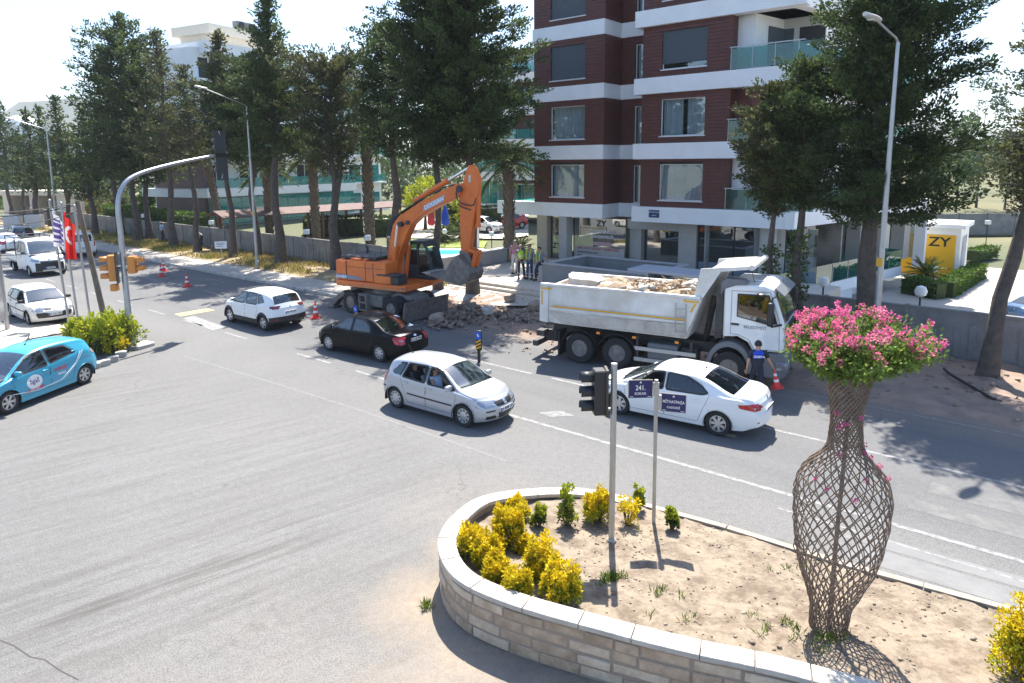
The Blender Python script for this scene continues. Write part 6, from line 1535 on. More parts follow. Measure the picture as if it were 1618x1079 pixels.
# upper structure: its own frame
UH = R(-29.6); uo = at(528.8, 447.7, 1.3)
US = Matrix.Translation(ec).to_4x4() @ Matrix.Rotation(CH, 4, 'Z'); UM = US.inverted() @ Matrix.Translation(uo) @ Matrix.Rotation(UH, 4, 'Z')
def ux(name, mb, m, par=None, bevel=0., **k):
    mb.v = [tuple(UM @ Vector((v[0], v[1], v[2] - 1.3))) for v in mb.v]
    return mb.build(name, m, exc if par is None else par, bevel=bevel, **k)
ux('slew_platform', MB().bx(.1, 4.15, .0, 2.45, 1.22, 1.5), X_or, bevel=.05); ux('counterweight', MB().prism([(0, .1), (-.02, 1.2), (0, 2.35), (.75, 2.44), (.75, .01)], 1.5, 2.42, 'z'), X_or, bevel=.08, seg=3)
ux('engine_housing', MB().bx(.76, 3.05, .01, .95, 1.52, 2.46), X_or, bevel=.05); ux('engine_housing', MB().bx(.76, 2.2, .96, 2.44, 1.52, 2.46), X_or, bevel=.05)
pg = MB()
for x in (.76, 1.9, 2.35): pg.bx(x - .008, x + .008, -.005, .02, 1.56, 2.4)
pg.bx(.8, 3.0, -.005, .02, 2.15, 2.165); ux('panel_gap', pg, X_dk)
ux('engine_top', MB().bx(.2, 2.3, .25, 2.2, 2.47, 2.62), X_dk, bevel=.04); ux('exhaust_pipe', MB().tube([(.75, 1.5, 2.6), (.75, 1.5, 2.85), (.68, 1.5, 2.95)], .06, 8), X_dk, smooth=True); ux('top_hatch', MB().bx(1.0, 1.6, .06, .24, 2.47, 2.55).bx(1.75, 1.95, .06, .24, 2.47, 2.56), X_or, bevel=.02); ux('handrail', MB().tube([(2.45, .1, 2.5), (2.45, .1, 2.85), (2.45, .5, 2.85), (2.45, .5, 2.5)], .02, 6), X_dk)
ux('tool_box', MB().bx(2.4, 3.35, -.02, .6, 1.5, 1.86), X_or, bevel=.04); ux('step_plate', MB().bx(2.55, 3.75, -.01, .62, 1.862, 1.95), X_dk, bevel=.03); ux('step_box', MB().bx(3.36, 3.8, -.01, .62, 1.5, 1.86), X_dk, bevel=.04); ux('dust_film', MB().bx(.12, 4.1, -.004, -.001, 1.24, 1.34), mat('caked_dust', (.42, .25, .13), .9, col2=(.60, .16, .04), vscale=3)); ux('work_light', MB().bx(3.95, 4.16, .0, .03, 1.3, 1.42), M_clear)
t_ = text('lettering', 'DX190W', .17, M_whiteink, exc, UM @ Vector((.45, -.004, 1.68 - 1.3)), (0, 0, 0), sx=.95, bold=True); t_.matrix_local = UM @ Matrix.Translation((.45, -.006, .36)) @ Matrix.Rotation(R(90), 4, 'X')
ux('decal_stripe', MB().prism([(.1, 1.58), (.1, 1.78), (.82, 1.78), (.82, 1.58)], -.004, .005, 'y').prism([(.84, 1.58), (.84, 1.78), (1.5, 1.72), (1.75, 1.58)], -.004, .005, 'y'), mat('decal_grey', (.2, .22, .3), .5))
# cab on the far side
cb = [(3.0, 1.55), (2.95, 2.6), (3.15, 3.22), (3.95, 3.25), (4.12, 3.05), (4.4, 2.1), (4.4, 1.55)]
cabx = ux('operator_cab', MB().prism(cb, 1.6, 1.66, 'y').prism(cb, 2.4, 2.46, 'y').prism([(3.0, 1.5), (4.45, 1.5), (4.45, 1.62), (3.0, 1.62)], 1.55, 2.5, 'y'), X_dk)
cb_in = None
for f in (1.6,): pass
cabx.data.polygons.foreach_set('use_smooth', [False] * len(cabx.data.polygons))
bpy.data.objects.remove(cabx)
cabx = ux('operator_cab', MB().tube([(3.0, 1.62, 1.6), (2.95, 1.62, 2.6), (3.15, 1.62, 3.2), (3.95, 1.62, 3.24), (4.14, 1.62, 3.02), (4.42, 1.62, 2.1), (4.42, 1.62, 1.6)], .07, 6).tube([(3.0, 2.44, 1.6), (2.95, 2.44, 2.6), (3.15, 2.44, 3.2), (3.95, 2.44, 3.24), (4.14, 2.44, 3.02), (4.42, 2.44, 2.1), (4.42, 2.44, 1.6)], .07, 6).bx(2.98, 4.45, 1.57, 2.5, 1.56, 1.75).bx(2.95, 3.05, 1.66, 2.4, 1.75, 2.4).bx(3.6, 3.68, 1.59, 1.65, 1.75, 3.2).bx(3.0, 3.65, 1.59, 1.65, 1.75, 2.2), X_dk, bevel=.02)
ux('cab_roof', MB().prism([(3.1, 3.2), (3.95, 3.24), (4.15, 3.05), (4.18, 3.1), (3.98, 3.32), (3.1, 3.28)], 1.56, 2.5, 'y'), X_dk, cabx, bevel=.03); ux('cab_skirt', MB().bx(3.0, 4.5, 1.5, 2.5, 1.38, 1.555), X_or, cabx, bevel=.03)
ux('cab_glass', MB().prism([(3.02, 1.76), (2.97, 2.6), (3.16, 3.18), (3.94, 3.2), (4.1, 3.0), (4.38, 2.1), (4.38, 1.76)], 1.615, 1.625, 'y').prism([(4.13, 3.0), (4.15, 3.0), (4.43, 2.1), (4.43, 1.7), (4.41, 1.7), (4.41, 2.1)], 1.68, 2.38, 'y'), glass('excavator_glass', (.3, .42, .4), .2, (.02, .05, .05)), cabx)
ux('operator_seat', MB().bx(3.2, 3.7, 1.8, 2.25, 1.76, 2.15).bx(3.15, 3.3, 1.8, 2.25, 2.15, 2.8), M_int, cabx, bevel=.04)
# boom, stick, bucket (side view drawn in x, z)
BY0, BY1 = .92, 1.38
boom_p = [(2.45, 1.95), (2.35, 2.2), (2.65, 3.5), (2.82, 4.05), (3.15, 4.45), (4.4, 5.15), (6.3, 5.95), (6.6, 5.95), (6.68, 5.72), (6.5, 5.45), (5.4, 5.0), (4.3, 4.45), (3.85, 4.1), (3.55, 3.6), (3.2, 2.9), (2.75, 2.0)]
boom = ux('boom', MB().prism(boom_p, BY0, BY1, 'y'), X_or, bevel=.03)
ux('boom_plate', MB().prism([(4.55, 4.72), (4.62, 4.98), (5.72, 5.47), (5.66, 5.2)], BY0 - .012, BY0 - .003, 'y'), mat('decal_blue_grey', (.32, .38, .5), .5), boom)
t2 = text('lettering', 'DOOSAN', .26, M_whiteink, boom, (0, 0, 0), (0, 0, 0), sx=.95, bold=True); t2.matrix_local = UM @ Matrix.Translation((5.14, BY0 - .016, 5.09 - 1.3)) @ Matrix.Rotation(R(-23.8), 4, 'Y') @ Matrix.Rotation(R(90), 4, 'X')
def ram(name, a, b, y, r, f=.55, par=None):
    a, b = Vector((a[0], y, a[1])), Vector((b[0], y, b[1])); m_ = a.lerp(b, f)
    o = ux(name, MB().tube([a, m_], r, 10).tube([m_ - (b - a).normalized() * .08, m_ + (b - a).normalized() * .04], r * 1.25, 10), X_or, par, smooth=True); ux('piston_rod', MB().tube([m_, b], r * .55, 8), X_chr, o, smooth=True); return o
ram('boom_cylinder', (2.8, 1.65), (3.2, 4.1), .78, .11, .58); ram('boom_cylinder', (3.0, 1.65), (3.4, 4.1), 1.52, .11, .58)
ram('stick_cylinder', (3.9, 5.15), (6.8, 6.58), 1.15, .12, .62)
ux('pivot_pin', MB().tube([(3.35, .72, 4.12), (3.35, 1.6, 4.12)], .12, 10).tube([(3.7, .85, 4.2), (3.7, 1.45, 4.2)], .1, 10).tube([(6.5, .84, 5.72), (6.5, 1.46, 5.72)], .15, 12), X_dk, boom, smooth=True)
stick_p = [(6.85, 6.68), (7.0, 6.72), (7.15, 6.62), (7.38, 6.1), (7.3, 5.4), (7.05, 4.2), (6.85, 3.05), (6.78, 2.85), (6.45, 2.85), (6.42, 3.1), (6.40, 4.6), (6.38, 5.3), (6.5, 5.75)]
stick = ux('stick', MB().prism(stick_p, 1.0, 1.32, 'y'), X_or, bevel=.03)
ram('bucket_cylinder', (7.28, 5.5), (7.2, 3.25), 1.16, .1, .6); ux('link_arm', MB().tube([(6.55, 1.0, 3.25), (7.2, .95, 3.05)], .07, 8).tube([(6.55, 1.34, 3.25), (7.2, 1.38, 3.05)], .07, 8).tube([(7.2, .95, 3.05), (7.2, 1.38, 3.05)], .08, 8).tube([(7.2, 1.0, 3.05), (7.02, 1.02, 2.45)], .1, 8).tube([(7.2, 1.32, 3.05), (7.02, 1.3, 2.45)], .1, 8), X_or, stick, smooth=True)
ux('stick_badge', MB().prism([(6.88, 6.0), (6.9, 6.3), (7.02, 6.3), (7.0, 6.0)], .99, .998, 'y'), mat('faded_badge', (.5, .45, .38), .6), stick)
ux('hydraulic_hose', MB().tube(curve_pts([(3.0, .88, 4.35), (3.3, .86, 4.62), (4.4, .9, 5.2), (5.6, .9, 5.72), (6.2, .88, 5.9)], 6), .03, 5), X_dk, boom, smooth=True)
ux('hydraulic_hose', MB().tube(curve_pts([(6.45, .95, 5.95), (6.35, .85, 5.5), (6.55, .88, 5.15), (7.1, .95, 5.05), (7.25, 1.0, 5.35)], 6), .028, 5), X_dk, boom, smooth=True); ux('hydraulic_hose', MB().tube(curve_pts([(6.4, .9, 5.1), (6.6, .94, 4.95), (7.0, .96, 4.85)], 6), .028, 5), X_dk, boom, smooth=True)
hp_ = MB()
for y in (1.05, 1.15, 1.25): hp_.tube(curve_pts([(2.5, y, 2.4), (2.35, y, 3.3), (2.6, y, 4.2), (3.2, y, 4.62), (4.4, y, 5.28)], 5), .03, 5)
ux('hydraulic_hose', hp_, X_dk, boom, smooth=True)
bk_out = [(6.5, 2.95), (6.95, 2.55), (7.12, 2.2), (7.0, 1.85), (6.6, 1.65), (5.9, 1.75), (4.95, 1.98), (4.9, 2.06), (5.9, 1.92), (6.55, 1.82), (6.88, 1.98), (6.95, 2.2), (6.8, 2.45), (6.4, 2.8)]
bucket = ux('bucket', MB().prism(bk_out, .62, 1.72, 'y').prism([(6.5, 2.95), (6.95, 2.55), (7.12, 2.2), (7.0, 1.85), (6.6, 1.65), (5.9, 1.75), (5.35, 1.9), (5.9, 2.25), (6.2, 2.7)], .6, .65, 'y').prism([(6.5, 2.95), (6.95, 2.55), (7.12, 2.2), (7.0, 1.85), (6.6, 1.65), (5.9, 1.75), (5.35, 1.9), (5.9, 2.25), (6.2, 2.7)], 1.7, 1.75, 'y'), X_steel, bevel=.01)
for k in range(5): ux('tooth', MB().prism([(5.05, 1.94), (4.55, 2.06), (5.05, 2.1)], .66 + k * .24, .78 + k * .24, 'y'), mat('tooth_steel', (.35, .34, .33), .5, .5), bucket)
ux('bucket_ear', MB().prism([(6.35, 2.75), (6.4, 3.1), (6.75, 3.05), (7.1, 2.6), (6.95, 2.5)], .96, 1.02, 'y').prism([(6.35, 2.75), (6.4, 3.1), (6.75, 3.05), (7.1, 2.6), (6.95, 2.5)], 1.3, 1.36, 'y'), X_steel, bucket)
ux('beacon', MB().lathe([(.07, 4.52), (.07, 4.56), (.06, 4.72), (.02, 4.76)], 10, c=(3.08, 1.15, 0)).tube([(3.08, 1.15, 4.3), (3.08, 1.15, 4.55)], .02, 5), mat('beacon_amber', (.8, .4, .01), .3), boom, smooth=True)
# ================================================================ pickup truck
PICK = S_(VAN, xf=2.72, xr=-.55, W=1.02, wf=1.85, wr=-1.85, wrad=.34, nx=80, paint=mat('pickup_white', (.74, .74, .72), .35, coat=.4), plate_r=None, plate_f=(.56, '35 AHB 473'), antenna=None, scale=None,
    top=[(-.55, 2.1), (-.48, 2.22), (.5, 2.27), (.95, 2.2), (1.1, 2.12), (1.9, 1.42), (2.05, 1.36), (2.5, 1.22), (2.66, 1.05), (2.72, .9)], belt=[(-.55, 1.4), (.5, 1.36), (1.5, 1.28), (2.2, 1.1), (2.72, .8)], bot=[(-.55, .42), (1.2, .38), (2.3, .3), (2.72, .36)],
    plan=[(-.55, .97), (0, .99), (1, .99), (2.0, .97), (2.5, .88), (2.72, .78)], ws=(1.06, 1.96), rw=(-.5, -.46), tum=.17, fp=[(.3, -.04), (.5, .02), (.8, .0), (1.0, -.05), (1.2, -.12)], rp=[(.3, 0), (2.3, 0)], bowf=.26, bowr=0.,
    wins=[dict(poly=[(.42, 1.42), (1.5, 1.36), (1.0, 2.0), (.42, 2.06)]), dict(poly=[(-.42, 1.44), (.3, 1.42), (.3, 2.06), (-.42, 2.06)])], doors=[[(.36, .5), (.36, 2.1), (1.05, 2.05), (1.7, 1.3), (1.45, .6)]], handles=[(.5, 1.2)], mirror=(1.35, 1.46), mirror_mat=M_black, handle_mat=M_black, seats=(.75,),
    lamps=[('headlight', M_clear, 'x', [(.52, .92), (.8, .96), (.8, 1.1), (.54, 1.06)], 1), ('headlight', M_clear, 'y', [(2.2, .98), (2.45, .94), (2.42, 1.08), (2.22, 1.14)], 1), ('bumper_cover', M_black, 'x', [(.4, .36), (.78, .36), (.8, .88), (.5, .86)], 1)],
    fronts=[('grille', M_grille, 1, [(-.46, .44), (.46, .44), (.5, .98), (-.5, .98)]), ('emblem', M_chrome, 1, [(0, .9), (.06, 1.02), (0, 1.14), (-.06, 1.02)])])
pk, _ = build_car(PICK, 'white dropside pickup truck driving behind the flagpoles', 'pickup truck', TRAFFIC, P(*uv(at(50, 437)), 0) + (E2 * .92 - E1 * 1.85), STREET - R(2), 'pickup_truck')
pb = MB().bx(-3.0, -.62, -1.02, 1.02, .72, .82).build('load_bed', T_dust, pk)
for y in (-1.03, 1.0): MB().bx(-3.0, -.62, y, y + .04, .82, 1.2).build('dropside', PICK['paint'], pk, bevel=.01)
MB().bx(-3.02, -2.98, -1.0, 1.0, .82, 1.2).build('tailboard', PICK['paint'], pk)
rk = MB()
for x in (-2.95, -.66):
    for y in (-.98, .98): rk.tube([(x, y, .8), (x, y, 2.28)], .03, 6)
    rk.tube([(x, -.98, 2.28), (x, .98, 2.28)], .03, 6)
for y in (-.98, .98): rk.tube([(-2.95, y, 2.28), (-.66, y, 2.28)], .03, 6)
rk.build('ladder_rack', X_dk, pk); MB().bx(-3.0, 1.2, -.45, .45, .48, .68).build('chassis_frame', T_frame, pk)
# ================================================================ more buildings
M_teal = glass('teal_window_glass', (.25, .62, .58), .4, (.06, .40, .38), refl=.1)
M_brown = mat('brown_end_cladding', (.17, .11, .095), .7, var=.08, vscale=1.5)
M_cream = mat('cream_render', (.70, .62, .50), .7, var=.05)
q0 = at(329, 364)
ab = thing('apartment_block', q0, 'white apartment block with teal glass balconies and a brown end wall behind the cypresses', 'building', math.atan2(.88, .47))
def ak(name, a, b, c, d, e, f, m, par=None, **k): return MB().bx(a, b, c, d, e, f).build(name, m, ab if par is None else par, **k)
LV = [.6, 4.4, 8.1, 11.8, 15.5]; LB = 30.
MB().prism([(.5, .9), (LB, .9), (LB, 9), (.5, 9)], 0, 18.9, 'z').build('wall', M_white, ab); MB().prism([(1.2, -.3), (LB + .3, -.3), (LB + .3, 9.4), (1.2, 9.4)], 18.3, 19.5, 'z').build('parapet', M_white, ab)
ak('plinth', -.1, LB, -.4, 1, -.5, .6, M_white)
for k, z in enumerate(LV):
    if k: ak('floor_band', -.9, 22, -1.5, .9, z - .9, z, M_white)
    zt = z + 2.75
    n_ = 13
    for j in range(n_):
        a = .3 + j * 21.4 / n_; b = a + 21.4 / n_ - .06
        if k == 0 or (k == 2 and j > 4):
            ak('pane', a, b, -1.2 if k == 0 else .2, -1.17 if k == 0 else .23, z, zt, M_teal); 
        else: ak('balustrade_pane', a, b, -1.45, -1.42, z + .03, z + 1.05, M_teal)
    if k == 0: ak('transom', .3, 21.7, -1.24, -1.205, z + 1.15, z + 1.22, M_white)
    for j in range(5):
        a = 1.0 + j * 4.3; o = ak('balcony_door', a, a + 2.4, .86, .897, z + .05, z + 2.4, M_room if k else M_curt); link('door_frame', MB().bx(a + 1.15, a + 1.25, .82, .858, z + .05, z + 2.4).mesh('door_frame', M_white), o)
    for j in range(2):
        a = 23.3 + j * 4.; o = ak('window', a, a + 2.2, .86, .897, z + .3, z + 2.3, M_teal); ak('balustrade_pane', a - .5, a + 2.6, -.1, -.07, z + .03, z + 1.0, M_teal); ak('balcony_floor', a - .6, a + 2.7, -.15, .895, z - .25, z, M_white)
# brown end wall with dark slit windows and a white band
EM = Matrix(((-.93, -.30, 0, 0), (.37, -.95, 0, 0), (0, 0, 1, 0), (0, 0, 0, 1)))
def ek(name, a, b, c, d, e, f, m): return MB().bx(a, b, c, d, e, f, M=Matrix.Rotation(R(88), 4, 'Z')).build(name, m, ab)
for k, z in enumerate(LV):
    if k > 2: continue
    ek('end_wall', .1, 8.6, -.35, 0, z - (.6 if k == 0 else .0), z + 2.78, M_brown); ek('floor_band', -.3, 11, -.6, .1, z + 2.8, z + 3.7, M_white)
    for a, m in ((2.2, M_teal), (4.9, M_room), (5.4, M_room), (8.0, M_teal)): ek('window', a, a + .8, -.42, -.37, z + .1, z + 2.5, m)
ak('penthouse', 4.6, 14, 3.2, 8.2, 19.5, 21.0, M_cream); ak('penthouse_cornice', 4.0, 14.6, 2.6, 8.8, 21.0, 22.0, M_cream)
for a in (8.6, 10.0): o = ak('air_conditioner', a, a + 1.2, 3.5, 4.3, 22.0, 23.1, mat('ac_grey', (.2, .2, .2), .6)); link('fan_grille', MB().lathe([(.42, 0), (.4, .05)], 14, c=(a + .6, 3.47, 22.65), axis='y').mesh('fan_grille', M_dark), o)
o = MB().lathe([(.05, 0), (.5, .1), (.8, .3)], 16, cap=False).build('satellite_dish', M_cream, ab, smooth=True); o.location = (13.4, 3.5, 23.0); o.rotation_euler = (R(60), 0, R(20)); MB().tube([(13.4, 3.6, 22.0), (13.4, 3.6, 23.0)], .05, 6).build('dish_mast', M_galv, ab)
# tiled pergola before it
pg_ = thing('pergola', at(560, 371, .3), 'tiled timber pergola before the teal glazed ground floor', 'pergola', math.atan2(.88, .47) - .25)
for x in range(-12, 5, 4):
    for y in (-1.2, 1.2): MB().bx(x - .09, x + .09, y - .09, y + .09, 0, 2.5).build('post', mat('pergola_wood', (.16, .08, .05), .7), pg_)
MB().prism([(-1.7, 2.5), (0, 2.95), (1.7, 2.5), (1.7, 2.42), (0, 2.85), (-1.7, 2.42)], -13, 5, 'x').build('roof', mat('roof_tiles', (.13, .075, .06), .8, var=.2, vscale=2), pg_)
# middle back building
q1 = at(768, 350, .5); q1 = q1 * (74 / q1.y); q1.z = .3
mbk = thing('rear_apartment_block', q1, 'white and brown apartment block glimpsed between excavator stick and tower', 'building', R(-8))
def mk_(name, a, b, c, d, e, f, m): return MB().bx(a, b, c, d, e, f).build(name, m, mbk)
for k in range(5):
    z = 2.2 + 3.4 * k; mk_('floor_band', -1, 16, -1.2, 9, z - .9, z, M_white); mk_('wall', 3.2, 16, .2, 9, z, z + 2.5, M_clad)
    for j in range(3): mk_('pane', -.8 + j * 1.3, .4 + j * 1.3, -.2, -.17, z, z + 2.4, M_teal)
    mk_('window', 4.2, 6.6, .12, .197, z + .4, z + 2.1, G_shop); mk_('wall', -.9, 3.2, 1.6, 9, z, z + 2.5, M_white)
    for j in range(5): mk_('balustrade_pane', -.9 + j * 1.5, .52 + j * 1.5, -1.15, -1.12, z + .03, z + 1.0, M_teal)
# far houses
for px, py, w_, top, lab, cm in ((42, 262, 16, 182, 'far white house with a domed roof above the left cypresses', M_white), (8, 262, 13, 214, 'far cream house at the left edge behind the trees', M_cream), (95, 262, 14, 214, 'far pale house with a tiled roof between the left cypresses', M_white), (1545, 262, 18, 215, 'far white house beyond the trees on the right', M_white), (170, 262, 12, 226, 'far cream house behind the pointed cypresses', M_cream)):
    p = atd(px, 262, 170); p.z = 0; h = zat(top, p); t = thing('far_house', p, lab, 'house', .3, 'far houses')
    MB().bx(-w_ / 2, w_ / 2, -4, 6, -1, h - 3).build('wall', cm, t); MB().bx(-w_ / 2 - .5, w_ / 2 + .5, -4.5, 6.5, h - 3, h - 2.6).build('roof', M_white if cm is M_white else MATS['roof_tiles'], t)
    if cm is M_white: MB().lathe([(3.6, h - 2.6), (3.2, h - 1.2), (1.8, h - .3), (.1, h)], 16).build('dome', MATS['roof_tiles'] if px == 95 else cm, t, smooth=True)
    for z in range(3, int(h - 4), 4):
        for x in (-4, 0, 4): MB().bx(x - .8, x + .8, -4.06, -4.003, z, z + 1.8).build('window', M_shut, t)
# cream gate building far down the street
gh = thing('gatehouse', at(60, 345, .1), 'cream flat-roofed gate building with wide openings at the far end of the wall', 'building', R(-15))
for x in (-5, -.5, 4): MB().bx(x - .6, x + .6, 0, 3, 0, 3.0).build('pier', M_cream, gh)
MB().bx(-6, 5, -.4, 3.5, 3.0, 3.6).build('roof', M_cream, gh, bevel=.03); MB().bx(-5, 4, 2.5, 2.7, 0, 3).build('rear_wall', mat('gate_grey', (.25, .25, .24), .8), gh)
for a, lab in ((22, 'white rendered wall stub before the cream gate building'), (56, 'second white wall stub right of the gate building')):
    o = MB().bx(-.9, .9, -.3, .3, 0, 1.5).build('wall_stub', mat('weathered_white_wall', (.5, .49, .46), .8, var=.1), None, bevel=.02); o.location = at(a, 361, .1); tag(o, lab, 'wall')
# yellow kiosk in the yard
kp = at(1466, 437, -1.3); kz = zat(353, kp)
k2 = at(1512, 441, -1.3); kd = (k2 - kp); kd.z = 0; kL = kd.length; ki = thing('kiosk', kp, 'small white kiosk with a yellow front and black logo beside the hedge', 'kiosk', math.atan2(kd.y, kd.x)); kh = kz + 1.3
def kk(name, *a): return MB().bx(*a[:6]).build(name, a[6], ki, bevel=.02)
kk('wall', -2, kL, .05, 4.2, 0, kh - .3, M_white); kk('roof', -2.2, kL + .25, -.2, 4.4, kh - .3, kh, M_white); kk('front_panel', -1.9, kL - .25, -.02, .045, .1, kh - .75, mat('kiosk_yellow', (.72, .40, .012), .5)); kk('side_poster', kL + .004, kL + .012, .9, 3.2, .6, kh - .9, mat('poster_grey', (.42, .44, .46), .6, col2=(.2, .21, .23), vscale=1.2))
text('lettering', 'ZY', .9, M_ink, ki, (kL * .30, -.03, kh * .66), (R(90), 0, 0), sx=1.15, bold=True)
for sg in (1,): pass
panel_wall2 = thing('yard_wall', at(1470, 372, -1.3), 'grey rear wall of the yard behind the kiosk', 'wall', R(4))
for k in range(14): MB().bx(k * 3.2, k * 3.2 + 3.1, 0, .15, 0, 2.3).build('panel', M_precast2, panel_wall2); MB().bx(k * 3.2 - .1, k * 3.2 + .0, -.1, .25, 0, 2.4).build('post', M_precast2, panel_wall2)
sheet('slope', [at(1380, 366, -1.25) , at(1760, 366, -1.25), at(1760, 366, -1.25) + Vector((120, 120, 9)), at(1380, 366, -1.25) + Vector((-20, 120, 9))], 0, M_field) if False else structure(MB().quad(at(1380, 372, -1.3), at(1800, 372, -1.3), at(1800, 372, -1.3) + Vector((60, 110, 10)), at(1380, 372, -1.3) + Vector((-40, 110, 10))).build('slope', M_field))
# ================================================================ planter
OUT = [(8.0, 12.6), (-.08, 11.8), (-2.34, 11.5), (-4.3, 11.4), (-6.2, 11.15), (-7.1, 10.75), (-7.75, 9.8), (-8.02, 8.8), (-7.75, 7.8), (-7.3, 7.0), (-6.5, 6.52), (-5.54, 6.53), (-4.11, 6.9), (-3.04, 7.24), (-1.96, 7.65), (3.5, 9.6), (8.0, 11.2)]
def zcap(u, v): return .13 + max(0, min(1, (11.2 - v) / 3.6)) * .57
path = curve_pts([Vector((u, v, 0)) for u, v in OUT[4:16]], 14)
plw = thing('planter_wall', P(-5, 8, 0), 'curved stone block wall with white coping round the planter', 'wall')
PM = Matrix.Translation(-plw.location) @ STM
M_blk = mat('limestone_block', (.50, .375, .265), .9, col2=(.30, .215, .145), vscale=3.6, bump=.8, bscale=16, island=0.); M_blk2 = mat('pale_limestone_block', (.60, .49, .37), .9, col2=(.42, .32, .225), vscale=4.1, bump=.8, bscale=16); M_mort = mat('brown_mortar', (.30, .235, .18), .95, bump=.4, bscale=30); M_cope = mat('whitewashed_coping', (.45, .41, .355), .85, var=.12, vscale=3, bump=.4, bscale=20)
cum = [0.]
for a, b in zip(path, path[1:]): cum.append(cum[-1] + (b - a).length)
def onpath(s):
    s = max(0, min(cum[-1] - 1e-6, s)); i = max(k for k in range(len(cum)) if cum[k] <= s); i = min(i, len(path) - 2)
    f = (s - cum[i]) / (cum[i + 1] - cum[i]); p = path[i].lerp(path[i + 1], f); t = (path[i + 1] - path[i]).normalized(); return p, Vector((t.y, -t.x, 0)) * -1, t
def seg_block(s0, s1, z0, z1, o0, o1, zf0=None, zf1=None, n=None):
    """a block following the wall line between two stations; o = depth from the outer face inwards"""
    n = n or max(1, int((s1 - s0) / .14)); mb = MB(); rows_ = []
    for k in range(n + 1):
        p, nn, t = onpath(s0 + (s1 - s0) * k / n); 
        zz0 = z0 if zf0 is None else zf0(p); zz1 = z1 if zf1 is None else zf1(p)
        a = p + nn * o0; b = p + nn * o1
        rows_.append([PM @ Vector((a.x, a.y, zz0)), PM @ Vector((b.x, b.y, zz0)), PM @ Vector((b.x, b.y, zz1)), PM @ Vector((a.x, a.y, zz1))])
    for r_ in rows_: mb.v += [tuple(x) for x in r_]
    for k in range(n):
        for j in range(4): mb.f.append((k * 4 + j, k * 4 + (j + 1) % 4, k * 4 + 4 + (j + 1) % 4, k * 4 + 4 + j))
    mb.f.append((3, 2, 1, 0)); mb.f.append((n * 4, n * 4 + 1, n * 4 + 2, n * 4 + 3)); return mb
# which side is inside?
pc, nn_, _t = onpath(cum[-1] * .5); inward = 1 if (Vector((-4, 9, 0)) - pc).dot(nn_) > 0 else -1
s = 0.
while s < cum[-1] - .2:
    L = rnd.uniform(.62, .9); e = min(cum[-1], s + L - .012)
    seg_block(s, e, 0, 0, -.03 * inward, .27 * inward, lambda p: zcap(p.x, p.y), lambda p: zcap(p.x, p.y) + .075).build('coping_stone', M_cope, plw, bevel=.012); s += L
zc_ = 0.; row = 0
course = [0.02, .19, .36, .53, .70]
for r_ in range(4):
    s = rnd.uniform(-.2, 0); z0, z1 = course[r_], course[r_ + 1] - .028
    while s < cum[-1]:
        L = rnd.uniform(.32, .78); a, e = max(0, s), min(cum[-1], s + L - rnd.uniform(.02, .04))
        if e - a > .08:
            p, _, _ = onpath((a + e) / 2); top = zcap(p.x, p.y) - .004
            if top - z0 > .05:
                pr = rnd.uniform(-.02, .008)
                seg_block(a, e, z0 + rnd.uniform(-.01, .012), min(z1 + rnd.uniform(-.014, .008), top), pr * inward, .16 * inward).build('stone_block', M_blk if rnd.random() < .68 else M_blk2, plw, bevel=.01, seg=1)
        s += L
seg_block(.02, cum[-1], 0, 0, .008 * inward, .2 * inward, lambda p: -.1, lambda p: zcap(p.x, p.y) - .003, n=120).build('mortar_core', M_mort, plw)
kp2 = [Vector((u, v, 0)) for u, v in OUT[:6]]
pk_ = thing('planter_kerb', P(-2, 11.5, 0), 'thin concrete kerb edging the planter along the street', 'kerb')
KM = Matrix.Translation(-pk_.location) @ STM
kpp = [Vector((u, v, 0)) for u, v in OUT[:5]]
for a, b in zip(kpp, kpp[1:]):
    n_ = max(1, int((b - a).length / 1.0)); d_ = (b - a) / n_; nv = Vector((-d_.y, d_.x, 0)).normalized() * .07
    for k in range(n_):
        x, y = a + d_ * k + d_ * .006, a + d_ * (k + 1) - d_ * .006
        MB().prism([((x - nv).x, (x - nv).y), ((y - nv).x, (y - nv).y), ((y + nv).x, (y + nv).y), ((x + nv).x, (x + nv).y)], -.1, .155, 'z', M=KM).build('kerb_stone', mat('planter_kerb_stone', (.33, .28, .22), .9, var=.2, vscale=4), pk_, bevel=.01)
# soil
M_soil = mat('sandy_soil', (.25, .20, .145), .95, col2=(.135, .10, .07), vscale=2.6, bump=1., bscale=9)
_r = [q for q in M_soil.node_tree.nodes if q.type == 'VALTORGB'][0]; _r.color_ramp.elements[0].position = .40; _r.color_ramp.elements[1].position = .56; _n = [q for q in M_soil.node_tree.nodes if q.type == 'TEX_NOISE'][0]; _n.inputs['Detail'].default_value = 9; _n.inputs['Roughness'].default_value = .78
poly_in = [(u, v) for u, v in OUT]; V = []; F = []; idx = {}
st_ = .09
def soilh(u, v): return soil_z(u, v) + .035 * nz(u, v, .9) + .03 * nz(u, v, 2.6) + .022 * nz(u, v, 7) + .02 * abs(nz(u, v, 4.3))
pin = offset_poly(poly_in, -.1)
for i in range(int(16.5 / st_)):
    for j in range(int(6.6 / st_)):
        u, v = -8.2 + i * st_, 6.3 + j * st_
        if inside(pin, u + st_ / 2, v + st_ / 2):
            f = []
            for a, b in ((0, 0), (1, 0), (1, 1), (0, 1)):
                k = (i + a, j + b)
                if k not in idx: idx[k] = len(V); p = P(u + a * st_, v + b * st_); V.append((p.x, p.y, soilh(u + a * st_, v + b * st_)))
                f.append(idx[k])
            F.append(tuple(f))
structure(link('soil', npmesh('soil', V, F, M_soil, True)))
pts = []
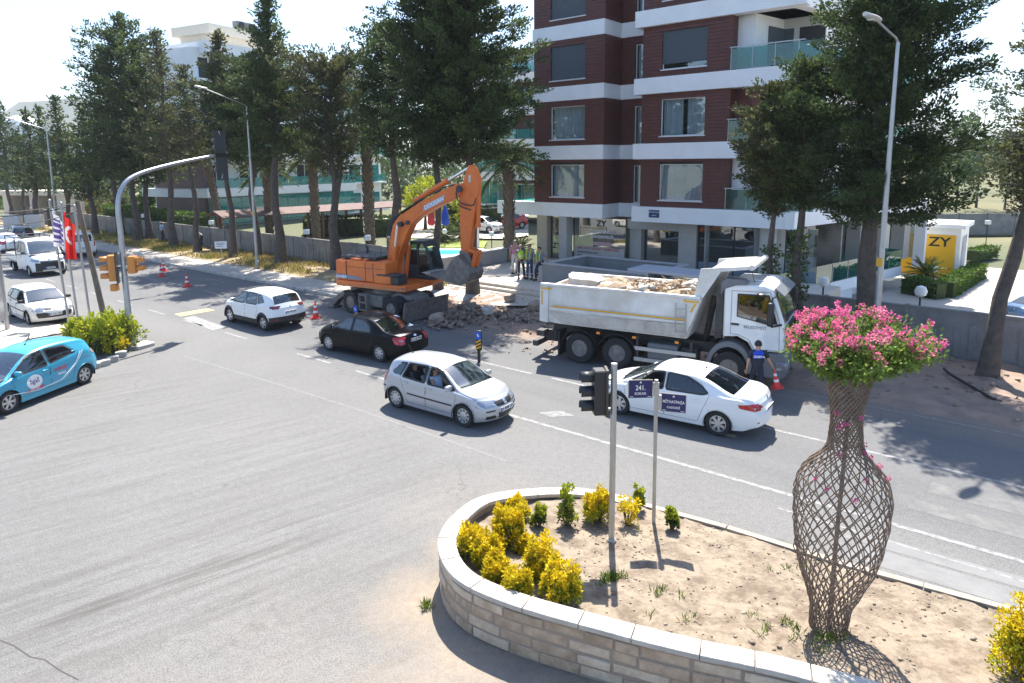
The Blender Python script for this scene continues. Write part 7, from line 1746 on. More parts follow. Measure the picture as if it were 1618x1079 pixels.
for _ in range(2600):
    u, v = rnd.uniform(-7.8, 6), rnd.uniform(6.8, 12)
    if inside(pin, u, v) and nz(u, v, .8) > -.25: p = P(u, v); pts.append((p.x, p.y, soilh(u, v) + .002))
chunks('pebbles', pts, .01, .04, mat('pebble', (.24, .195, .148), .9, var=.3, vscale=3), 11)
# ================================================================ woven vase with a flowering crown
M_rod = mat('woven_twig', (.27, .20, .145), .85, col2=(.16, .115, .085), vscale=9)
vp = on_soil(1308, 990); vase = thing('woven_vase_tree', vp, 'tall vase woven from living twigs, crowned with pink blossom', 'topiary')
vprof = [(-.05, .25), (0, .25), (.3, .27), (.57, .36), (1.04, .535), (1.41, .60), (1.75, .635), (1.96, .64), (2.15, .615), (2.32, .53), (2.45, .41), (2.58, .29), (2.76, .215), (3.11, .205), (3.37, .235), (3.62, .31), (3.75, .37)]
def vaxis(z): return Vector((.03 * math.sin(z * 1.1) + .02 * z, .0, 0))
for fam, ns, tw in ((1, 25, .78), (-1, 25, .78)):
    for k in range(ns):
        ph = 2 * math.pi * (k + rnd.uniform(-.12, .12)) / ns; pts = []
        for q in range(46):
            z = -.05 + 3.8 * q / 45; r_ = interp(vprof, z) * .94 + .008 * fam + .006 * math.sin(q * 1.9 + k); a = ph + fam * 2 * math.pi * tw * (z / 3.75) * (1.0 if z < 2.5 else 1.0 + .34 * (z - 2.5))
            pts.append(vaxis(z) + Vector((r_ * math.cos(a), r_ * math.sin(a), z)))
        MB().tube(pts, [.0100 * (1 - .2 * q / 45) for q in range(46)], 5, cap=False).build('woven_rod', M_rod, vase, smooth=True, fix=False)
for k in range(9):
    z = rnd.uniform(.15, 2.6); r_ = interp(vprof, z); a0 = rnd.uniform(0, 6.28); pts = [vaxis(z + .5 * q / 10) + Vector((interp(vprof, z + .5 * q / 10) * math.cos(a0 + q * .09), interp(vprof, z + .5 * q / 10) * math.sin(a0 + q * .09), z + .5 * q / 10)) for q in range(11)]
    MB().tube(pts, .009, 5).build('woven_rod', M_rod, vase, smooth=True)
MB().tube([Vector((.02, 0, -.1)), Vector((.04, .02, 1.2)), Vector((.06, 0, 2.4)), Vector((.08, 0, 3.7))], [.035, .03, .028, .03], 7).build('centre_stem', M_rod, vase, smooth=True)
rg = np.random.default_rng(5); rr = random.Random(5); bl = []; tips = []; brm = MB()
M_pink = leafmat('pink_blossom', (.80, .20, .40), (.66, .10, .27), .35, .35, 9); M_pink2 = leafmat('pale_pink_blossom', (.85, .30, .42), (.75, .16, .30), .35, .35, 9); L_crape = leafmat('crape_leaves', (.17, .25, .045), (.09, .15, .025), .5, .4, 5)
for k in range(150):
    a = rr.uniform(0, 6.283); q = math.sqrt(rr.random()); el = R(88 - 60 * q); b0 = Vector((.28 * math.cos(a), .28 * math.sin(a), 3.6)) * 1; b0 = vaxis(3.7) + Vector((.3 * q * math.cos(a), .3 * q * math.sin(a), 3.74))
    L = rr.uniform(.60, .90) * (1.0 + .08 * math.cos(a)); d = Vector((math.cos(a) * math.cos(el), math.sin(a) * math.cos(el), math.sin(el) * .92)); end = b0 + d * L + Vector((.05, 0, 0))
    if k == 0: end = b0 + Vector((.98, -.1, .30))
    brm.tube([b0, b0.lerp(end, .5) + Vector((0, 0, .02)), end], [.012, .009, .005], 4, cap=False); tips.append((end, q))
    for f in (.25, .45, .62, .8, .93):
        c = b0.lerp(end, f) + Vector((rr.gauss(0, .05), rr.gauss(0, .05), rr.gauss(0, .04))); bl.append((tuple(c), (.13, .13, .11), 1 if f < .85 else .5))
V, F = blob_leaves(bl, 34, .055, .55, .3, .2, rg); stuff(link('foliage', npmesh('foliage', V, F, L_crape), vase)); stuff(brm.build('flower_stems', M_rod, vase, fix=False))
for k, (e, q) in enumerate(tips):
    if rr.random() < (.08 if q < .72 else .62): continue
    n_b = rr.choice((1, 2, 2, 3)); bb = []
    for j in range(n_b): bb.append((tuple(e + Vector((rr.gauss(0, .055), rr.gauss(0, .055), .03 + rr.uniform(-.06, .10)))), (.042, .042, .05), 1))
    V, F = blob_leaves(bb, 44, .024, .9, .2, .3, rg); link('blossom', npmesh('blossom', V, F, M_pink if rr.random() < .55 else M_pink2), vase)
for k in range(16):
    z = rr.choice((rr.uniform(2.1, 3.4), rr.uniform(2.3, 2.8))); a = rr.uniform(3.4, 6.0); r_ = interp(vprof, z) + .02; V, F = blob_leaves([(tuple(vaxis(z) + Vector((r_ * math.cos(a), r_ * math.sin(a), z))), (.025, .025, .025), 1)], 22, .024, .9, .2, .3, rg); link('blossom', npmesh('blossom', V, F, M_pink), vase)
# ================================================================ street furniture
def lamp_post(label, p, h, arm, out=1.9, rise=.75):
    t = thing('street_lamp', p, label, 'street lamp', math.atan2(arm.y, arm.x), 'street lamps')
    MB().tube([(0, 0, -.1), (0, 0, .5), (0, 0, .52), (0, 0, h * .5), (0, 0, h)], [.13, .13, .105, .085, .055], 12).build('pole', M_galv, t, smooth=True)
    MB().tube([(0, 0, h - .02), (.12, 0, h + .12), (out * .5, 0, h + rise * .55), (out, 0, h + rise)], .035, 8).build('arm', M_galv, t, smooth=True)
    hd = MB(); 
    for k in range(9):
        f = k / 8; w_ = .16 * math.sin(math.pi * (.12 + .8 * f)) ** .6; x = out - .1 + .72 * f; z = h + rise + .02 + .1 * f
        hd.v += [(x, w_ * math.cos(a), z + (.07 if math.sin(a) > 0 else .05) * math.sin(a)) for a in [2 * math.pi * q / 10 for q in range(10)]]
    for k in range(8):
        for q in range(10): hd.f.append((k * 10 + q, k * 10 + (q + 1) % 10, k * 10 + 10 + (q + 1) % 10, k * 10 + 10 + q))
    hd.f += [tuple(range(9, -1, -1)), tuple(range(80, 90))]
    o = hd.build('lamp_head', mat('lamp_head_grey', (.5, .51, .5), .4), t, smooth=True); link('lens', MB().lathe([(.12, -.045), (.09, -.075), (.01, -.085)], 12, c=(out + .3, 0, h + rise + .06)).mesh('lens', mat('lamp_diffuser', (.6, .6, .55), .25), True), o)
    MB().bx(.06, .112, -.08, .08, 3.5, 3.75).build('yellow_notice', T_yel, t) if h > 0 else None
    MB().bx(-.22, .22, -.22, .22, -.1, .06).build('base_plate', M_conc, t); return t
ru = street_u(1378, 23.2)
lamp_post('tall street lamp rising behind the pink blossom crown', P(ru, 23.2, .05), 10.15, -E2 * .94 - E1 * .34, 1.1, .5)
lamp_post('street lamp before the white block, between the excavator and the mast', P(street_u(407, 23.2), 23.2, .1), 10.3, -E2, 2.6, .9)
lamp_post('farthest street lamp above the white pickup truck', P(street_u(92, 23.2), 23.2, .1), 10.2, -E2, 2.6, .9)
M_sig = mat('signal_orange', (.62, .23, .04), .45); M_siggrey = mat('signal_black', (.02, .022, .025), .5); M_lens = mat('dull_signal_lens', (.05, .03, .03), .2)
def signal_head(parent, loc, rz, m, n=3, plate=True, name='signal_head', s=1.):
    e = bpy.data.objects.new(name, MB().bx(-.13 * s, .13 * s, -.16 * s, .16 * s, -.16 * n * s, .16 * n * s).mesh(name, m)); COL.objects.link(e); e.parent = parent; e.location = loc; e.rotation_euler = (0, 0, rz)
    b = e.modifiers.new('bevel', 'BEVEL'); b.width = .02
    for k in range(n):
        z = (k - (n - 1) / 2) * .31 * s
        v = MB(); ring = []
        for q in range(13):
            a = R(-30 + 240 * q / 12); ring.append((math.cos(a) * .13 * s, math.sin(a) * .13 * s))
        for x in (.13 * s, .40 * s): v.v += [(x, y, z + z2) for y, z2 in ring]
        for q in range(12): v.f.append((q, q + 1, q + 14, q + 13))
        o = link('visor', v.mesh('visor', m, True, False), e); o.modifiers.new('solid', 'SOLIDIFY').thickness = .012
        link('lens', MB().lathe([(.11 * s, .131 * s), (.02 * s, .16 * s)], 14, c=(0, 0, z), axis='x').mesh('lens', M_lens, True), e)
    if plate: link('backing_plate', MB().bx(-.15 * s, -.135 * s, -.27 * s, .27 * s, -.6 * s, .6 * s).mesh('backing_plate', M_siggrey), e)
    return e
mp = at(208, 548); mast = thing('signal_mast', mp, 'curved grey signal mast reaching over the street with orange signals', 'traffic signal')
ad = Vector((.38, .93, 0)).normalized()
cp = curve_pts([Vector((0, 0, -.1)), Vector((0, 0, 2.)), Vector((0, 0, 4.2)), Vector((0, 0, 5.3)), ad * .25 + Vector((0, 0, 6.0)), ad * .9 + Vector((0, 0, 6.45)), ad * 2.6 + Vector((0, 0, 6.85)), ad * 5.1 + Vector((0, 0, 7.25))], 6)
MB().tube(cp, [.115 - .055 * k / (len(cp) - 1) for k in range(len(cp))], 12).build('mast', M_galv, mast, smooth=True); MB().lathe([(.2, .12), (.19, .3), (.12, .42)], 14).build('collar', M_galv, mast, smooth=True); MB().prism([(-.5, -.35), (.55, -.5), (.8, .2), (.3, .5), (-.45, .35)], -.1, .14, 'z').build('footing', M_conc, mast, bevel=.04)
signal_head(mast, (-.35, -.12, 3.05), R(200), M_sig, 3); signal_head(mast, (.32, .02, 3.15), R(10), M_sig, 2, False); MB().bx(-.3, .3, -.06, .06, 3.0, 3.1).build('bracket', M_galv, mast); MB().bx(-.42, -.2, -.3, -.05, 2.2, 2.45).build('countdown_box', M_sig, mast, bevel=.02)
e_ = ad * 4.95 + Vector((0, 0, 7.22))
for dz in (.45, -.5): h_ = signal_head(mast, e_ + Vector((.05, 0, dz)), R(140), M_siggrey, 2, True, s=.95)
link('plate_rim', MB().tube([e_ + Vector((.12, -.12, 1.0)), e_ + Vector((.3, .15, .1)), e_ + Vector((.12, -.12, -1.0))], .02, 5).mesh('plate_rim', M_white), mast)
# near signal post with the black head
sp = on_soil(966, 856); sg_ = thing('signal_post', sp, 'grey signal post in the planter with a black three-lamp head', 'traffic signal'); hS = zat(574, sp) - sp.z
MB().tube([(0, 0, -.2), (0, 0, hS)], .052, 14).build('post', M_galv, sg_, smooth=True); MB().lathe([(.08, -.02), (.085, .05), (.06, .08)], 12).build('base_collar', M_conc, sg_, smooth=True); MB().lathe([(.056, hS - .35 * hS), (.056, hS - .35 * hS + .02)], 12).build('band', M_galv, sg_)
signal_head(sg_, (-.24, .05, hS - .50), R(186), M_siggrey, 3, False, s=.80); MB().bx(-.14, -.10, -.1, .2, hS - .9, hS - .1).build('backing_plate', mat('signal_bronze', (.06, .045, .03), .5), sg_); MB().bx(-.1, 0, .0, .05, hS - .3, hS - .26).bx(-.1, 0, 0, .05, hS - .82, hS - .78).build('bracket', M_galv, sg_)
# street name signs
np_ = on_soil(1033, 826); ns_ = thing('street_name_post', np_, 'slim grey post carrying two dark blue street name plates', 'street sign', R(-4)); hN = zat(600, np_) - np_.z
MB().tube([(0, 0, -.2), (-.02, .0, hN)], .034, 12).build('post', M_galv, ns_, smooth=True)
M_sblue = mat('name_plate_blue', (.012, .016, .11), .35); M_sframe = mat('plate_frame', (.30, .25, .22), .5); M_swhite = mat('plate_lettering', (.8, .8, .8), .5)
def name_plate(loc, rz, l1, l2, s1, s2, w_=.44, h_=.34):
    e = link('name_plate', MB().bx(-w_ / 2, w_ / 2, -.008, .008, -h_ / 2, h_ / 2).mesh('name_plate', M_sframe), ns_); e.location = loc; e.rotation_euler = (0, 0, rz)
    link('plate_face', MB().bx(-w_ / 2 + .012, w_ / 2 - .012, -.011, -.0085, -h_ / 2 + .012, h_ / 2 - .012).mesh('plate_face', M_sblue), e)
    text('lettering', l1, s1, M_swhite, e, (0, -.013, .02), (R(90), 0, 0), ext=.0006, sx=.82, bold=True); text('lettering', l2, s2, M_swhite, e, (0, -.013, -.085), (R(90), 0, 0), ext=.0006, bold=True)
    text('lettering', '▲', .05, M_swhite, e, (0, -.013, .125), (R(90), 0, 0), ext=.0006)
    for sx_ in (-.16, .16): link('small_print', MB().bx(sx_ - .03, sx_ + .03, -.0125, -.0115, -.148, -.138).mesh('small_print', M_swhite), e)
name_plate((-.30, -.01, hN - .17), R(6), '241.', 'SOKAK', .13, .065); name_plate((.29, -.02, hN - .42), R(-14), 'MİTHATPAŞA', 'CADDESİ', .074, .055)
MB().bx(-.07, .03, -.02, .02, hN - .3, hN - .05).bx(-.03, .08, -.02, .02, hN - .55, hN - .28).build('clamp', M_galv, ns_)
# cones
M_cone = mat('cone_red', (.62, .035, .03), .5); M_cw = mat('cone_white', (.75, .75, .75), .5)
def cone(label, p, rz=0., M=None, h=.75, name='traffic_cone', lean=None):
    t = thing(name, p, label, 'traffic cone', rz, 'traffic cones')
    f = lambda z: .15 - (.15 - .025) * z / h
    MB().bx(-.2, .2, -.2, .2, 0, .05).lathe([(f(.05), .05), (f(.26), .26)], 18).build('base', M_cone, t, smooth=False)
    for z0, z1, m, nm in ((.26, .36, M_cw, 'white_band'), (.36, .5, M_cone, 'red_band'), (.5, .6, M_cw, 'white_band'), (.6, h, M_cone, 'tip')): MB().lathe([(f(z0), z0 + .0005), (f(z1), z1)], 18).build(nm, m, t, smooth=True, angle=60)
    return t
cone('traffic cone nearest the camera, between the crossover and the excavator', at(499, 503)); cone('traffic cone standing in the tree shadow left of the crossover', at(296, 453)); cone('front one of the pair of cones farther up the street', at(255, 437)); cone('rear one of the pair of cones by the kerb', at(259, 429))
def delineator(label, p):
    t = thing('lane_delineator', p, label, 'delineator', STREET + R(20), 'lane delineators')
    MB().lathe([(.055, 0), (.055, .42)], 14).build('stem', M_black, t, smooth=True); MB().bx(-.11, .11, -.045, .045, .42, 1.12).build('body', M_black, t, bevel=.03)
    MB().bx(-.095, .095, -.052, -.046, .80, 1.08).build('blue_plate', mat('delineator_blue', (.01, .09, .5), .4), t); MB().prism([(-.05, .99), (.0, .88), (.05, .96), (.015, .95), (-.02, 1.02)], -.056, -.053, 'y').build('arrow', M_cw, t)
    for k in range(3):
        z = .44 + k * .115; MB().prism([(-.095, z), (.095, z + .10), (.095, z + .16), (-.095, z + .06)], -.054, -.047, 'y').build('chevron', T_yel, t)
delineator('black lane delineator with blue plate between the saloon and the dump truck', at(757, 572)); delineator('lane delineator half hidden behind the roof of the black saloon', at(564, 524))
# flagpoles, flags, timber pole and wires
FP = 'flagpoles at the street corner'
def pole_to(name, label, cat, b, top, r, m, group=None, r1=None):
    t = thing(name, b, label, cat, 0, group); e = top - b; MB().tube([(0, 0, -.1), e * .5, e], [r, (r + (r1 or r)) / 2, r1 or r], 9).build('pole', m, t, smooth=True); return t
fb = [at(111, 521), at(126, 523), at(145, 520)]; ft = [atd(78, 318, fb[0].y - .3), atd(96, 322, fb[1].y - .3), atd(117, 326, fb[2].y - .3)]
for k in range(3): t = pole_to('flagpole', ['flagpole with the purple and white flag', 'flagpole with the red crescent flag', 'bare flagpole nearest the timber pole'][k], 'flagpole', fb[k], ft[k], .045, M_galv, FP); MB().lathe([(.03, 0), (.06, .05), (.02, .1)], 8, c=tuple(ft[k] - fb[k])).build('finial', M_galv, t)
tb_ = at(169, 517); tt_ = atd(122, 318, tb_.y); pole_to('timber_pole', 'leaning timber utility pole beside the flagpoles', 'utility pole', tb_, tt_, .13, mat('weathered_timber', (.16, .13, .10), .9, var=.2, vscale=3), None, .09)
def flag(label, top, L, W_, m, dirx, stripes=None, name='flag'):
    """a flag hanging limp in folds along its pole"""
    nu_, nv_ = 36, 44; V = []; F = []
    for i in range(nu_ + 1):
        for j in range(nv_ + 1):
            f = i / nu_; g = j / nv_; sag = f * (.95 - .1 * f); x = W_ * .45 * f + .05 * math.sin(f * 14 + g * 3) ; V.append((dirx.x * x + .0, dirx.y * x + .12 * math.sin(f * 11 + g * 2.2) * (.3 + g), -(g * L * (1 - .25 * f) + sag * W_ * .75)))
    for i in range(nu_):
        for j in range(nv_): a = i * (nv_ + 1) + j; F.append((a, a + nv_ + 1, a + nv_ + 2, a + 1))
    me = npmesh(name, V, F, m, True); o = link(name, me); o.location = top; tag(o, label, 'flag')
    if stripes:
        me.materials.append(stripes[0]); mi = [1 if stripes[1]((k // nv_) / nu_, (k % nv_) / nv_) else 0 for k in range(len(F))]; me.polygons.foreach_set('material_index', mi)
    return o
M_fred = mat('flag_red', (.70, .03, .02), .7, trans=.35); M_fwhite = mat('flag_white', (.75, .75, .75), .7, trans=.3); M_fpur = mat('flag_purple', (.12, .07, .28), .7, trans=.3)
dl = (ft[1] - fb[1]).normalized()
flag('red flag with a white crescent hanging limp from the middle flagpole', ft[1] - dl * .3, 1.9, .85, M_fred, Vector((1, .15, 0)), (M_fwhite, lambda f, g: .16 < ((f - .5) ** 2 * 1.2 + (g - .42) ** 2) ** .5 < .24 and not ((f - .58) ** 2 * 1.2 + (g - .44) ** 2) ** .5 < .17 or ((f - .68) ** 2 + (g - .44) ** 2) ** .5 < .06))
flag('white flag with purple rows hanging from the left flagpole', ft[0] - dl * .25, 1.5, 1.0, M_fwhite, Vector((1, .1, 0)), (M_fpur, lambda f, g: .12 < f < .85 and .12 < g < .85 and (int(g * 16) % 3 != 0)))
def wire(label, a, b, sag, r=.012):
    pts = [a.lerp(b, k / 12) - Vector((0, 0, sag * 4 * (k / 12) * (1 - k / 12))) for k in range(13)]; o = MB().tube(pts, r, 5).build('overhead_wire', M_black, None, smooth=True); return tag(o, label, 'wire', 'wires from the timber pole')
wl_ = P(-75, 8, 0)
for k, (pa, pb) in enumerate((((122, 320), (-60, 338)), ((123, 323), (-60, 343)), ((124, 333), (-60, 350)), ((20, 402), (-80, 399)))):
    a = atd(*pa, tb_.y) if k < 3 else atd(100, 392, tb_.y + 2); b = atd(*pb, tb_.y - 4); wire(['upper wire running left from the timber pole', 'second wire just under the upper one', 'lower slack wire from the timber pole', 'low wire crossing before the pickup truck'][k], a, b, (.12, .16, .3, .2)[k], .018)
# small board on the verge
nb_ = thing('notice_board', at(351, 414, .1), 'small white notice board on a post in the dry verge', 'sign'); MB().tube([(0, 0, -.1), (0, 0, 1.1)], .03, 6).build('post', M_galv, nb_); MB().bx(-.42, .42, -.03, .0, .95, 1.45).build('board', M_cw, nb_, bevel=.01)
for k in range(3): MB().bx(-.3, .3 - .1 * k, -.036, -.031, 1.32 - .11 * k, 1.35 - .11 * k).build('print_line', M_ink, nb_)
# garden lamps on the walls
M_globe = mat('opal_globe', (.72, .74, .75), .3)
def globe(label, p, h, kind): 
    t = thing('garden_lamp', p, label, 'garden lamp', 0, 'garden lamps along the walls'); MB().tube([(0, 0, 0), (0, 0, h)], .035, 7).build('post', M_black, t)
    (MB().lathe([(.03, h), (.17, h + .08), (.21, h + .22), (.15, h + .37), (.02, h + .42)], 14) if kind else MB().bx(-.17, .17, -.17, .17, h, h + .34)).build('globe', M_globe, t, smooth=bool(kind), bevel=0 if kind else .02)
for px, v, kind, lab in ((230, 27.5, 0, 'square garden lamp behind the mast on the panel wall'), (337, 27.5, 0, 'square garden lamp by the brown end wall'), (487, 27.5, 0, 'square garden lamp behind the palm trunk'), (583, 27.5, 0, 'square garden lamp left of the excavator boom'), (1296, 27.5, 1, 'round garden lamp behind the windscreen of the truck'), (1447, 27.5, 1, 'round garden lamp beside the pink blossom crown')):
    globe(lab, P(street_u(px, v), v, .2), 1.75 if not kind else 1.75, kind)
for px, py, lab in ((1474, 450, 'low square lamp inside the kiosk hedge'), (1556, 402, 'tall lamp post before the rear yard wall'), (777, 392, 'small lamp on the lawn by the pool'), (703, 388, 'small round lamp on the lawn under the boom')):
    globe(lab, at(px, py, -1.3 if px > 1000 else .47), 2.6 if px == 1556 else .9, px == 703)
# shelter behind the truck
sh = thing('bus_shelter', at(1065, 431, 2.4) - Vector((0, 0, 2.3)), 'grey roofed bus shelter behind the tipper body', 'bus shelter', STREET)
MB().bx(-1.7, 1.7, -.75, .75, 2.3, 2.42).build('roof', mat('shelter_roof', (.30, .33, .38), .5), sh, bevel=.03)
for x in (-1.5, 1.5): MB().bx(x - .05, x + .05, .55, .65, 0, 2.3).build('post', M_galv, sh)
MB().bx(-1.45, 1.45, .6, .62, .4, 2.1).build('rear_glass', G_shop, sh); MB().bx(.5, 1.2, .5, .55, 1.5, 1.9).build('blue_plate', mat('bus_blue', (.01, .08, .4), .5), sh); MB().bx(-1.3, 1.3, .15, .5, .42, .47).build('bench', M_galv, sh)
# corner on the left: ramp wall with pale top, poster stand
M_pale = mat('pale_screed', (.46, .40, .325), .85, var=.08)
cw_ = thing('ramp_wall', at(60, 530), 'low grey wall with a pale top behind the turquoise car', 'wall')
def ptz(px, py, z): q = at(px, py, z) - cw_.location; return (q.x, q.y)
MB().prism([ptz(-60, 562, .5), ptz(0, 556, .5), ptz(22, 549, .5), ptz(44, 533, .5), ptz(46, 528, .5), ptz(-60, 530, .5)], -.02, .48, 'z').build('wall', M_gwall, cw_); MB().prism([ptz(-60, 563, .5), ptz(0, 557, .5), ptz(22, 550, .5), ptz(45, 534, .5), ptz(48, 527, .5), ptz(-60, 528, .5)], .482, .53, 'z').build('coping', M_pale, cw_)
sheet('corner_paving', [at(-80, 535), at(46, 537), at(118, 524), at(150, 521), at(60, 510), at(-80, 523)], .05, M_pale)
ps = thing('poster_stand', at(12, 522), 'grey metal poster stand cut by the left edge', 'sign', R(-75)); MB().tube([(0, 0, 0), (0, 0, 3.4)], .09, 8).build('post', M_galv, ps); MB().bx(.1, 1.6, -.04, .04, .5, 3.2).build('frame', M_galv, ps); MB().bx(.17, 1.53, -.05, -.041, .57, 3.13).build('poster', mat('poster_pale', (.55, .6, .66), .5, var=.2), ps)
# kerb stones round the corner bed
for k, (px, py) in enumerate(((118, 556), (128, 566), (140, 573), (152, 577), (165, 574), (178, 568), (192, 560))):
    rock('border_stone', 'rough stone edging the corner shrub bed, %s' % ['leftmost', 'second from left', 'third from left', 'at the lowest point', 'fifth from left', 'sixth from left', 'rightmost'][k], at(px, py, .08), (.42, .28, .26), M_conc, rnd.uniform(0, 3), k * 2.1, 'stone', 'stones edging the corner bed')
# ================================================================ rubble of the trench
M_chunk = mat('broken_concrete', (.36, .29, .225), .95, col2=(.22, .165, .12), vscale=4, bump=.4, bscale=20)
pts = []
for cx, cy, n_, s_, hh in ((748, 492, 300, 1.0, .36), (718, 500, 120, .7, .22), (800, 500, 200, 1.3, .25), (840, 505, 120, 1.2, .2), (700, 512, 60, .6, .12)):
    c = at(cx, cy, .1)
    for _ in range(n_):
        a = rnd.gauss(0, s_); b = rnd.gauss(0, s_ * .55); p = c + E1 * a + E2 * b; pts.append((p.x, p.y, .08 + hh * math.exp(-(a / s_) ** 2 * .6 - (b / (s_ * .55)) ** 2 * .6) * rnd.random()))
chunks('rubble', pts[::2], .06, .2, M_chunk, 21); chunks('rubble', pts[1::2], .05, .16, M_clay, 24)
for k, (px, py, lab) in enumerate(((770, 490, 'large slab of broken kerb at the top of the rubble heap'), (742, 483, 'square lump of broken concrete before the dark trunk'), (806, 470, 'tilted slab of lifted pavement beside the trench'), (845, 482, 'grey slab of lifted pavement behind the tipper'), (690, 503, 'pale broken block at the end of the dozer blade'))):
    rock('broken_slab', lab, at(px, py, .35), (.7, .5, .3), M_chunk if k else M_slab, rnd.uniform(0, 3), 5 + k * 1.7, 'rubble', 'broken slabs at the trench', 2, .2, (rnd.uniform(-.4, .4), rnd.uniform(-.4, .4)))
pts = []
for _ in range(420): u, v = rnd.uniform(-24, 12), rnd.uniform(20.6, 27); p = P(u, v); pts.append((p.x, p.y, digh(u, v) + .02))
chunks('debris', pts, .05, .16, mat('debris_brown', (.25, .19, .14), .95, var=.3, vscale=5), 22)
pts = [tuple(at(rnd.gauss(840, 60), rnd.gauss(545, 10), .02)) for _ in range(60)]; chunks('debris', pts, .03, .09, M_clay, 23)
hs = MB().tube(curve_pts([at(1492, 582, .25), at(1500, 590, .2), at(1530, 608, .16), at(1558, 624, .14), at(1582, 635, .12)], 6), .045, 7).build('drain_hose', M_black, None, smooth=True); tag(hs, 'black drain hose lying on the dug soil at the right', 'hose')
hs = MB().tube(curve_pts([at(786, 498, .2), at(812, 502, .17), at(850, 514, .15), at(885, 523, .12)], 6), .05, 7).build('drain_pipe', M_black, None, smooth=True); tag(hs, 'black pipe lying in the trench behind the tipper', 'pipe')
# litter in the garden: blue and red umbrellas by the pool
for px, py, c_, lab in ((704, 372, (.01, .06, .45), 'folded blue sun umbrella seen under the boom'), (682, 372, (.5, .04, .05), 'folded red and white sun umbrella seen under the boom')):
    t = thing('sun_umbrella', at(px, py, .47), lab, 'umbrella', 0, 'sun umbrellas by the pool'); MB().tube([(0, 0, 0), (0, 0, 2.6)], .03, 6).build('pole', M_cw, t); MB().lathe([(.22, .9), (.35, 1.1), (.28, 2.0), (.04, 2.7)], 10).build('canopy', mat('umbrella_%s' % ('blue' if px > 690 else 'red'), c_, .8), t, smooth=True)
# ================================================================ people
M_skin = mat('skin', (.42, .235, .16), .6); M_hair = mat('dark_hair', (.02, .016, .014), .8); M_shoe = mat('dark_shoe', (.02, .02, .022), .6)
def skin_mesh(name, verts, edges, radii, m, sub=1, root=0):
    me = bpy.data.meshes.new(name); me.from_pydata([tuple(v) for v in verts], edges, []); o = bpy.data.objects.new(name, me); COL.objects.link(o)
    s_ = o.modifiers.new('skin', 'SKIN'); s_.use_smooth_shade = True
    for i, r_ in enumerate(radii):
        d = me.skin_vertices[0].data[i]; d.radius = (r_, r_) if not isinstance(r_, tuple) else r_; d.use_root = (i == root)
    if sub: o.modifiers.new('sub', 'SUBSURF').levels = sub; o.modifiers['sub'].render_levels = sub
    dg = bpy.context.evaluated_depsgraph_get(); dg.update(); out = bpy.data.meshes.new_from_object(o.evaluated_get(dg)); bpy.data.objects.remove(o); out.name = name
    out.materials.clear(); out.materials.append(m); out.polygons.foreach_set('use_smooth', [True] * len(out.polygons)); return out
